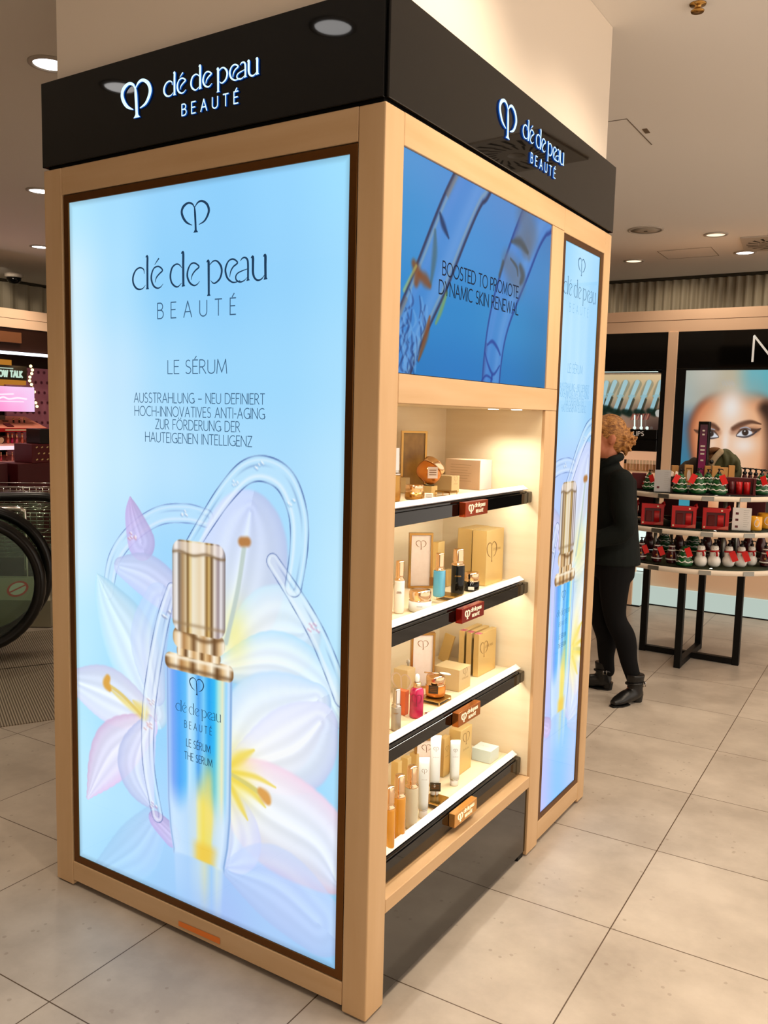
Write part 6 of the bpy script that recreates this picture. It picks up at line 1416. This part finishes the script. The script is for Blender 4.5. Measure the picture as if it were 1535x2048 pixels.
for i in range(9):
    mb = MB(); mb.box(.0006, .0016, -.010, .010, -.005, .005); o = mb.build('gold_dot', M['gold_satin'], t, loc=(0, -.07 + (i % 3) * .055 + (i // 3 % 2) * .02, .03 + (i // 3) * .055)); o.rotation_euler = (.5, 0, 0)
stack_box('gift_box', 'plain black gift box topping the dark red stack', yz(80, 870)[0], yb_ + .02, zp, yz(90, 858)[1], M['black_soft'], .2)
# ------------------------------------------------------------------ escalator landing
M['plate'] = mat('ribbed_metal_floor', (150, 138, 122), .4, metal=.35)
def ribbed():
    m = M['plate']; nt = m.node_tree; p = nt.nodes['Principled BSDF']; tc = nt.nodes.new('ShaderNodeTexCoord'); mp = nt.nodes.new('ShaderNodeMapping'); wv = nt.nodes.new('ShaderNodeTexWave'); wv.bands_direction = 'X'; wv.inputs['Scale'].default_value = 24
    rp = nt.nodes.new('ShaderNodeValToRGB'); rp.color_ramp.elements[0].color = (*lin((112, 100, 86)), 1); rp.color_ramp.elements[1].color = (*lin((180, 168, 150)), 1); rp.color_ramp.elements[0].position = .3; rp.color_ramp.elements[1].position = .6
    nt.links.new(tc.outputs['Object'], mp.inputs[0]); nt.links.new(mp.outputs[0], wv.inputs[0]); nt.links.new(wv.outputs['Color'], rp.inputs[0]); nt.links.new(rp.outputs[0], p.inputs['Base Color'])
    b = nt.nodes.new('ShaderNodeBump'); b.inputs['Strength'].default_value = .4; b.inputs['Distance'].default_value = .003; nt.links.new(wv.outputs['Color'], b.inputs['Height']); nt.links.new(b.outputs['Normal'], p.inputs['Normal'])
ribbed()
e1 = np.array([.473, .881]); e2 = np.array([-.881, .473])      # along the plate's near edge; away from it
o0 = np.array([-2.60, .832])
t = thing('landing_plate', 'ribbed metal landing plate of the escalator let into the floor', 'floor plate', (o0[0], o0[1], 0), math.atan2(e1[1], e1[0]))
mb = MB(); mb.box(-1.4, 1.1, .0, 1.02, 0, .004); mb.build('near_plate', M['plate'], t); mb = MB(); mb.box(-1.4, 1.1, 1.035, 1.9, 0, .0045); mb.build('far_plate', M['plate'], t)
mb = MB(); mb.box(-1.4, 1.1, 1.021, 1.034, 0, .003); mb.build('joint', M['black_matt'], t)
M['rubber'] = mat('black_handrail_rubber', (10, 10, 10), .28)
axd = np.array([-.60, -.80]); axd /= np.hypot(*axd)              # the balustrades run out of the picture to the left
def newel(label, ctr, r, zc, off, grp):
    "round handrail end with glass balustrade"
    c = np.array(ctr)
    t = thing('escalator_balustrade', label, 'escalator', (c[0], c[1], .005), 0, grp)
    P = lambda s_, z: (axd[0] * s_, axd[1] * s_, z)
    pts = [P(1.9, zc + r)] + [P(.9, zc + r), P(.4, zc + r)] + [P(-r * math.sin(a), zc + r * math.cos(a)) for a in [PI * i / 20 for i in range(21)]] + [P(.35, zc - r), P(1.9, zc - r)]
    mb = MB(); mb.tube(pts, .036, 12, flat=1.3); mb.build('handrail', M['rubber'], t)
    n = Vector((-axd[1], axd[0], 0)) * .005
    g = [P(1.9, zc + r - .03)] + [P(-(r - .03) * math.sin(a), zc + (r - .03) * math.cos(a)) for a in [PI * i / 20 for i in range(21)]] + [P(1.9, zc - r + .03)]
    mb = MB(); mb.poly(g, n * 2); mb.build('glass_panel', M['glass'], t)
    mb = MB(); mb.bar(P(.30, (zc - r) / 2 - .015), P(1.9, (zc - r) / 2 - .015), .14, zc - r - .05); mb.build('skirt', M['bracket'], t)
    return t
def at_img(u, v, x): return on(u, v, 0, x)
q1 = on(-8, 1325, 2, 0.0); c1 = q1[:2] 
k1 = FPX / depth([c1[0], c1[1], .5])
zc1 = upright([c1[0], c1[1], 0], 0, 1170)[2]
def right_edge(c, r, z):
    q = RC @ (np.array([c[0] - axd[0] * r, c[1] - axd[1] * r, z]) - CAM); return 767.5 + FPX * q[0] / q[2]
def slide(c, r, z, u):
    "moves a newel along its balustrade until its rounded end shows at column u"
    lo, hi = -2.0, 2.0
    for _ in range(50):
        m = (lo + hi) / 2
        if right_edge(c + axd * m, r + .036, z) > u: lo = m
        else: hi = m
    return c + axd * lo
c1 = slide(c1, .400, zc1, 93); c2 = slide(c1 + np.array([-.14, .30]), .41, zc1, 109); c3 = slide(c1 + np.array([-.75, 1.62]), .45, .62, 200); zc3 = upright([c3[0], c3[1], 0], 50, 994)[2] - .45
newel('front escalator balustrade with a round black handrail end', c1, .400, zc1, 0, 'escalator balustrades')
newel('second escalator balustrade just behind the front one', c2, .41, zc1 + .02, 0, 'escalator balustrades')
newel('farthest escalator balustrade, its handrail running flat behind the others', c3, .45, zc3, 0, 'escalator balustrades')
# steel box with round stickers, wire baskets and a rail behind the glass
ps = on(40, 1255, 2, 0.0)
t = thing('steel_box', 'brushed steel box with blue and red round signs behind the escalator glass', 'box', (ps[0], ps[1], 0), math.radians(35))
mb = MB(); mb.box(-.5, .22, 0, .24, .006, .20); mb.poly([(-.5, 0, .2005), (.22, 0, .2005), (.16, .16, .33), (-.5, .16, .33)], None); mb.box(-.5, .16, .161, .24, .2005, .33); mb.build('body', mat('grey_green_steel', (150, 144, 122), .4, metal=.2), t)
def sticker(name, u, m, rim=None):
    mb = MB(); f = lambda r, h: [(u + r * math.cos(2 * PI * i / 24), .08 + r * .78 * math.sin(2 * PI * i / 24) - h * .63, .2655 + r * .63 * math.sin(2 * PI * i / 24) + h * .78) for i in range(24)]
    mb.poly(f(.075, .002)); o = mb.build(name, rim or m, t, recalc=False)
    if rim: mb = MB(); mb.poly(f(.058, .003)); mb.build('sign_face', m, t, recalc=False); mb = MB(); mb.ribbon([(-.045, -.035), (.045, .035)], [.014] * 2, lambda a, b_, h: (u + a, .08 + b_ * .78 - .0026, .2655 + b_ * .63 + .0032)); mb.build('sign_bar', rim, t, recalc=False)
    else: mb = MB(); mb.ribbon([(-.03, -.03), (0, .0), (.0, .035)], [.012] * 3, lambda a, b_, h: (u + a, .08 + b_ * .78 - .002, .2655 + b_ * .63 + .0025)); mb.ribbon([(0, 0), (.035, -.02)], [.012] * 2, lambda a, b_, h: (u + a, .08 + b_ * .78 - .002, .2655 + b_ * .63 + .0026)); mb.build('sign_figure', M['white'], t, recalc=False)
sticker('round_sign', -.25, mat('blue_sign', (20, 96, 170), .4)); sticker('round_sign', -.04, mat('sign_white', (200, 200, 190), .4), mat('sign_red', (200, 40, 36), .4))
pw = np.array([-5.15, 2.75])
for i, z0 in enumerate((.36, .56, .76)):
    t = thing('wire_basket', ['lowest', 'middle', 'topmost'][i] + ' chrome wire basket of the stack behind the escalator glass', 'basket', (pw[0], pw[1], z0 - .36), math.radians(40), 'stacked chrome wire baskets')
    mb = MB()
    zb = .36
    for z in np.linspace(zb + .012, zb + .175, 6): mb.tube([(-.4, -.25, z), (.4, -.25, z), (.4, .25, z), (-.4, .25, z)], .004, 6, closed=True)
    for x in np.linspace(-.4, .4, 17):
        mb.tube([(x, -.25, zb + .012), (x, -.25, zb + .18)], .003, 6)
    for x in np.linspace(-.4, .4, 9): mb.tube([(x, -.25, zb + .012), (x, .25, zb + .012)], .003, 6)
    mb.build('wires', M['silver'], t)
t = thing('basket_stand', 'dark base under the stacked chrome wire baskets', 'stand', (pw[0], pw[1], 0), math.radians(40))
mb = MB(); mb.box(-.38, .38, -.23, .23, .0, .366); mb.build('base', M['black_matt'], t, .004, 1)
t = thing('chrome_rail', 'bent chrome guard rail in front of the dark red cartons', 'rail', (*on(51, 1100, 0, -4.62)[:2], 0)); zr = upright([*on(51, 1100, 0, -4.62)[:2], 0], 45, 1017)[2]
r0 = Vector((-.5, -.62, 0)); pa = [(0, 0, 0), (0, 0, zr - .08), (-.012, -.015, zr - .03), (-.05, -.06, zr), (-.45, -.56, zr)]
mb = MB(); mb.tube(cat2(pa, 5), .017, 10); mb.build('tube', M['silver'], t); mb = MB(); mb.lathe([(.05, 0), (.05, .008), (0, .008)], 20); mb.build('foot', M['silver'], t)

# ------------------------------------------------------------------ people
class Fig(MB):
    def loft(s, rings, ax, n=20):
        "rings: (centre, half width along ax, half depth across it); closed solid"
        ax = Vector(ax).normalized(); out = []
        C = [Vector([float(q) for q in c]) for c, a, b_ in rings]
        for i, (c, a, b_) in enumerate(rings):
            tdir = (C[min(i + 1, len(C) - 1)] - C[max(i - 1, 0)]).normalized()
            u = (ax - tdir * ax.dot(tdir)).normalized(); v = tdir.cross(u)
            out.append([s.bm.verts.new(C[i] + u * math.cos(2 * PI * k / n) * a + v * math.sin(2 * PI * k / n) * b_) for k in range(n)])
        for a, b_ in zip(out[:-1], out[1:]):
            for k in range(n): s.bm.faces.new((a[k], a[(k + 1) % n], b_[(k + 1) % n], b_[k]))
        s.bm.faces.new(out[0][::-1]); s.bm.faces.new(out[-1]); return s
    def limb(s, pts, rs, n=16):
        p = cat2([(*[float(q) for q in c], r) for c, r in zip(pts, rs)], 5)
        s.tube([q[:3] for q in p], [q[3] for q in p], n); s.ball(pts[0], rs[0], 14, 10); s.ball(pts[-1], rs[-1], 14, 10); return s
    def ell(s, c, R, rx, ry, rz):
        "ellipsoid with half axes along the columns of R"
        old = set(s.bm.verts); s.ball((0, 0, 0), 1.0, 20, 14)
        vs = [v for v in s.bm.verts if v not in old]; Mx = Matrix([list(q) for q in R]).transposed()
        for v in vs: v.co = Mx @ Vector((v.co.x * rx, v.co.y * ry, v.co.z * rz)) + Vector([float(q) for q in c])
        return s
    def grow(s, name, m, parent, voxel=.010, it=6, fac=.5):
        o = s.build(name, m, parent)
        if parent is not None: o.matrix_parent_inverse = parent.matrix_world.inverted()
        for p_ in o.data.polygons: p_.use_smooth = True
        r = o.modifiers.new('skin_union', 'REMESH'); r.mode = 'VOXEL'; r.voxel_size = voxel; r.use_smooth_shade = True
        q = o.modifiers.new('soften', 'SMOOTH'); q.factor = fac; q.iterations = it
        return o
M['skin'] = mat('warm_skin', (192, 122, 88), .5, noise=((180, 106, 74), (30, 30, 30), 3, 1.0))
M['hair'] = mat('ginger_blond_hair', (196, 138, 70), .5, noise=((120, 72, 30), (46, 46, 110), 4, 1.6), bump=(160, .9))
M['shirt'] = mat('dark_green_black_cloth', (6, 13, 11), .8, spec=.25, bump=(90, .25)); M['trousers'] = mat('black_trousers', (7, 7, 9), .85, spec=.2); M['boot'] = mat('black_leather', (12, 11, 11), .35, bump=(140, .15))
M['eye'] = mat('eye_white', (230, 226, 220), .2); M['iris'] = mat('brown_iris', (60, 40, 28), .2); M['lip'] = mat('lip_skin', (176, 92, 82), .4)
def hand(f, wrist, palm_end, nrm, curl=.6, side=1):
    w_, e = Vector(wrist), Vector(palm_end); d = (e - w_).normalized(); n = Vector(nrm).normalized(); l = d.cross(n).normalized() * side
    f.limb([w_, w_.lerp(e, .5), e], [.024, .030, .026]); f.limb([w_.lerp(e, .3) + l * .012, e + l * .020], [.020, .014]); f.limb([w_.lerp(e, .3) - l * .012, e - l * .022], [.020, .013])
    for i, (o, L_) in enumerate(((.027, .066), (.010, .076), (-.009, .070), (-.027, .054))):
        a = e + l * o; b_ = a + (d * math.cos(curl * .5) + n * math.sin(curl * .5)) * L_ * .5; c = b_ + (d * math.cos(curl * 1.3) + n * math.sin(curl * 1.3)) * L_ * .5
        f.limb([a, b_, c], [.0095, .0088, .0075], 10)
    a = w_.lerp(e, .35) + l * .024; f.limb([a, a + l * .026 + d * .018 + n * .008, a + l * .034 + d * .050 + n * .016], [.012, .0105, .0085], 10)
PC = np.array([-.33, 3.08, 0.0])
Fv = Vector((-.80, -.60, 0)); Lv = Vector((.60, -.80, 0)); Uv = Vector((0, 0, 1))
def V(u, v, lat=0.0, fw=0.0):
    b_ = PC + np.array([*(Lv * lat)]); return Vector(upright(b_, u, v).tolist()) + Fv * fw
wm = thing('person', 'person with curly ginger-blond hair, dark shirt and black boots behind the tower', 'person', (PC[0], PC[1], 0))
bpy.context.view_layer.update()
pel, waist, chest, nb, hc = V(1226, 1108), V(1229, 1050), V(1226, 985), V(1213, 930), V(1210, 874)
shL, elL, wrL, haL = V(1241, 963, .155), V(1248, 1060, .20), V(1170, 1088, .19), V(1146, 1090, .16)
shR, elR, wrR, haR = V(1206, 963, -.165), V(1202, 1056, -.20), V(1158, 1088, -.15), V(1136, 1090, -.13)
hipL, knL = V(1233, 1122, .085), V(1230, 1236, .07); ankL = Vector((-.195, 3.035, .115))
hipR, knR = V(1213, 1122, -.085), V(1203, 1240, -.05); ankR = Vector((-.392, 3.160, .115))
toeL, heelL = Vector((-.268, 2.850, .024)), Vector((-.168, 3.075, .03)); toeR, heelR = Vector((-.500, 3.136, .024)), Vector((-.362, 3.168, .03))
HR = [Lv * 1.0, Fv * 1.0, Uv]
def leg(f, g=0.0):
    for h_, k_, a_, s_ in ((hipL, knL, ankL, 1), (hipR, knR, ankR, -1)):
        f.limb([h_, h_.lerp(k_, .5) + Fv * .012, k_, k_.lerp(a_, .32) - Fv * .018, k_.lerp(a_, .7), a_], [.088 + g, .072 + g, .052 + g, .053 + g, .038 + g, .031 + g])
f = Fig()
f.loft([(pel - Uv * .04, .145, .105), (pel + Uv * .05, .155, .11), (waist, .125, .09), (chest - Uv * .06, .145, .105), (chest + Uv * .05, .16, .10), (nb - Uv * .03, .10, .07), (nb + Uv * .02, .055, .055)], Lv)
f.limb([nb - Uv * .02, hc - Uv * .05 - Fv * .02], [.055, .052])
f.ell(hc + Uv * .015 - Fv * .012, HR, .074, .096, .100); f.ell(hc - Uv * .055 + Fv * .040, HR, .056, .058, .062); f.ell(hc - Uv * .088 + Fv * .062, HR, .030, .028, .022)
f.limb([hc + Uv * .012 + Fv * .086, hc - Uv * .022 + Fv * .112, hc - Uv * .034 + Fv * .098], [.010, .014, .012], 10); f.ell(hc + Uv * .022 + Fv * .082, HR, .05, .014, .010)
for s_ in (1, -1):
    e = hc + Lv * .074 * s_ - Fv * .012 - Uv * .012
    f.ell(e, HR, .010, .020, .033); f.ell(e + Lv * .006 * s_ - Fv * .006 + Uv * .006, HR, .007, .018, .026)
    f.ell(hc + Lv * .045 * s_ + Fv * .064 - Uv * .028, HR, .022, .022, .02)
f.limb([shL, shL.lerp(elL, .5), elL, elL.lerp(wrL, .4), wrL], [.052, .043, .036, .036, .024]); f.limb([shR, shR.lerp(elR, .5), elR, elR.lerp(wrR, .4), wrR], [.052, .043, .036, .036, .024])
hand(f, wrL, wrL.lerp(haL, .8), -Lv * 1.0 - Uv * .2, .7, -1); hand(f, wrR, wrR.lerp(haR, .8), Lv * 1.0 - Uv * .2, .7, 1)
leg(f)
for a_, t_ in ((ankL, toeL), (ankR, toeR)): f.limb([a_, a_.lerp(t_, .45) - Uv * .036, t_.lerp(a_, .15) + Uv * .0], [.026, .015, .008])
f.grow('body', M['skin'], wm, .008, 4)
for s_ in (1, -1):
    f = Fig(); f.ell(hc + Lv * .034 * s_ + Fv * .079 + Uv * .004, HR, .013, .010, .010); o = f.build('eye', M['eye'], wm); o.matrix_parent_inverse = wm.matrix_world.inverted()
    f = Fig(); f.ell(hc + Lv * .034 * s_ + Fv * .0875 + Uv * .004, HR, .0055, .003, .0055); q = f.build('iris', M['iris'], o); q.matrix_parent_inverse = (wm.matrix_world @ o.matrix_parent_inverse).inverted()
f = Fig(); f.ell(hc - Uv * .058 + Fv * .098, HR, .022, .008, .006); f.ell(hc - Uv * .067 + Fv * .095, HR, .018, .008, .006); f.grow('mouth', M['lip'], wm, .003, 2)
# hair: combed back, a loose curly bun behind
f = Fig(); f.ell(hc + Uv * .030 - Fv * .024, HR, .083, .098, .102); f.ell(hc + Uv * .060 + Fv * .026, HR, .068, .062, .060); f.ell(hc - Fv * .055 - Uv * .012, HR, .070, .06, .085)
rnd = random.Random(4); bc = hc - Fv * .102 - Uv * .022
for i in range(130):
    a, b_, r = rnd.uniform(0, 6.28), rnd.gauss(0, .6), rnd.uniform(.55, 1.0)
    d = Vector((math.cos(a) * math.cos(b_), math.sin(a) * math.cos(b_), math.sin(b_))); c = bc + d * .070 * r; c += Lv * 0
    if (c - hc).dot(Fv) > -.035: continue
    q = [c + Vector((rnd.uniform(-1, 1), rnd.uniform(-1, 1), rnd.uniform(-1, 1))) * .014 for _ in range(4)]
    f.limb(q, [.009, .008, .007, .004], 6)
f.ell(bc, HR, .055, .045, .06); f.limb([hc - Fv * .05 - Uv * .07, hc - Fv * .07 - Uv * .11], [.035, .012])
for v_ in [v for v in f.bm.verts if (v.co - hc).dot(Fv) > .060 - .55 * max(0.0, .03 - (v.co - hc).z)]: pass
f.grow('hair', M['hair'], wm, .0055, 2, .4)
f = Fig(); f.ell(hc + Lv * .0 - Fv * .075 + Uv * .010, HR, .036, .012, .042); f.grow('hair_tie', M['black_soft'], wm, .006, 3)
# shirt
f = Fig(); hem = pel - Uv * .012
f.loft([(hem - Uv * .035, .185, .150), (hem + Uv * .03, .180, .142), (waist, .160, .122), (chest - Uv * .06, .172, .128), (chest + Uv * .045, .182, .120), (nb - Uv * .045, .135, .088), (nb + Uv * .006, .078, .070), (nb + Uv * .040, .066, .064)], Lv)
f.limb([shL, shL.lerp(elL, .5), elL, elL.lerp(wrL, .55), elL.lerp(wrL, .92)], [.072, .064, .058, .050, .040]); f.limb([shR, shR.lerp(elR, .5), elR, elR.lerp(wrR, .55), elR.lerp(wrR, .92)], [.072, .064, .058, .050, .040])
f.grow('shirt', M['shirt'], wm, .010, 5)
f = Fig(); n = 26; cb = nb + Uv * .034 - Fv * .004
ringp = [cb + Lv * (.074 * math.cos(a)) - Fv * (.066 * math.sin(a)) - Uv * (.030 * max(0, -math.sin(a)) * 1.6 - .016 * max(0, math.sin(a))) for a in [(-.38 + 1.76 * i / n) * PI for i in range(n + 1)]]
f.limb(ringp, [.014] + [.024] * (n - 1) + [.014], 8); f.grow('collar', M['shirt'], wm, .006, 3)
f = Fig(); leg(f, .010); f.loft([(pel - Uv * .13, .165, .115), (pel - Uv * .03, .165, .122), (pel + Uv * .03, .155, .115)], Lv); f.grow('trousers', M['trousers'], wm, .009, 4)
for a_, t_, h_, nm in ((ankL, toeL, heelL, 'boot'), (ankR, toeR, heelR, 'boot')):
    d = (t_ - h_); d.z = 0; d.normalize(); l_ = Vector((-d.y, d.x, 0)); f = Fig()
    R_ = [l_, d, Uv]
    ak = Vector((h_.x, h_.y, 0)) + d * .055
    f.loft([(ak + Uv * .055, .040, .050), (ak + Uv * .10, .041, .046), (ak + Uv * .165, .049, .055)], l_)
    f.loft([(Vector((h_.x, h_.y, .048)) + d * .012, .030, .030), (Vector((h_.x, h_.y, .052)) + d * .06, .038, .042), (Vector((h_.x, h_.y, .044)) + d * .13, .041, .036), (Vector((h_.x, h_.y, .030)) + d * .19, .040, .024), (Vector((t_.x, t_.y, .022)) - d * .01, .020, .015)], l_)
    o = f.grow('boot', M['boot'], wm, .006, 5)
    f = Fig(); hb_ = Vector((h_.x, h_.y, 0)) + d * .032; f.loft([(hb_ + Uv * .002, .027, .030), (hb_ + Uv * .045, .032, .036)], l_); q = f.build('heel', M['boot'], wm); q.matrix_parent_inverse = wm.matrix_world.inverted()
    f = Fig(); f.loft([(Vector((t_.x, t_.y, .006)) - d * .004, .016, .006), (Vector((t_.x, t_.y, .006)) - d * .06, .039, .006), (Vector((t_.x, t_.y, .006)) - d * .12, .036, .006)], l_); q = f.build('sole', M['black_matt'], wm); q.matrix_parent_inverse = wm.matrix_world.inverted()
    f = Fig(); n = 20; f.tube([ak + Uv * (.112 + .006 * math.cos(2 * PI * i / n)) + l_ * .047 * math.cos(2 * PI * i / n) + d * .052 * math.sin(2 * PI * i / n) for i in range(n)], .007, 8, closed=True); q = f.build('strap', M['boot'], wm); q.matrix_parent_inverse = wm.matrix_world.inverted()
    sd = 1 if l_.dot(Vector((.3, -.95, 0))) > 0 else -1
    f = Fig(); bq = ak + Uv * .115 + l_ * .055 * sd - d * .012; f.tube([bq + d * .010 + Uv * .012, bq - d * .010 + Uv * .012, bq - d * .010 - Uv * .012, bq + d * .010 - Uv * .012], .0026, 6, closed=True); q = f.build('buckle', M['silver'], wm); q.matrix_parent_inverse = wm.matrix_world.inverted()
# a crumpled jacket left on the back of the table's top tier
pj_ = np.array([TC[0] - .03, TC[1] + .40, TZ[2] + EPS]); BX = pj_.copy()
jk = thing('jacket', 'crumpled puffy olive jacket with a beige strap at the back of the top tier', 'jacket', pj_); bpy.context.view_layer.update()
def VJ(u, v, dz=0.0): return Vector(upright(BX, u, v).tolist())
Rx, Ry = Vector((RC[0][0], RC[0][1], 0)).normalized(), Vector((RC[2][0], RC[2][1], 0)).normalized(); RR = [Rx, Ry, Uv]
zf = BX[2]
def lump(f, u, v, rx, ry):
    c = VJ(u, v); rz = max(.02, c.z - zf - .001); f.ell(Vector((c.x, c.y, zf + .001 + (c.z - zf) / 2)), RR, rx, ry, rz / 2)
f = Fig(); lump(f, 1450, 897, .080, .06); lump(f, 1436, 899, .06, .055); lump(f, 1467, 908, .045, .05); lump(f, 1472, 922, .04, .045)
for k, (u, v) in enumerate(((1440, 905), (1452, 904), (1463, 912))): f.limb([VJ(u, v) - Ry * .045, VJ(u + 4, v + 12) - Ry * .065, VJ(u + 2, v + 26) - Ry * .06], [.014, .02, .016], 10)
f.grow('body', mat('olive_jacket', (72, 72, 42), .65, bump=(30, .5)), jk, .008, 3)
f = Fig(); lump(f, 1388, 914, .05, .06); lump(f, 1374, 921, .05, .05); lump(f, 1362, 929, .03, .04); f.grow('sleeve', mat('dark_brown_cloth', (60, 50, 40), .8, bump=(40, .4)), jk, .008, 3)
f = Fig(); lump(f, 1423, 898, .040, .05); f.limb([VJ(1408, 904) - Ry * .02, VJ(1422, 899) - Ry * .04, VJ(1434, 899) - Ry * .03], [.02, .02, .014], 10); f.grow('fur_trim', mat('brown_fur', (112, 70, 36), .8, bump=(150, .9)), jk, .007, 2)
f = Fig(); f.limb([VJ(1434, 903) - Ry * .06, VJ(1424, 912) - Ry * .07, VJ(1416, 924) - Ry * .07, VJ(1413, 938) - Ry * .06], [.022] * 4, 8); f.grow('strap', mat('beige_strap', (170, 146, 114), .7), jk, .006, 3)
f = Fig(); f.ell(VJ(1412, 922) - Ry * .095, RR, .016, .010, .016); f.grow('buckle', M['black_soft'], jk, .005, 1)
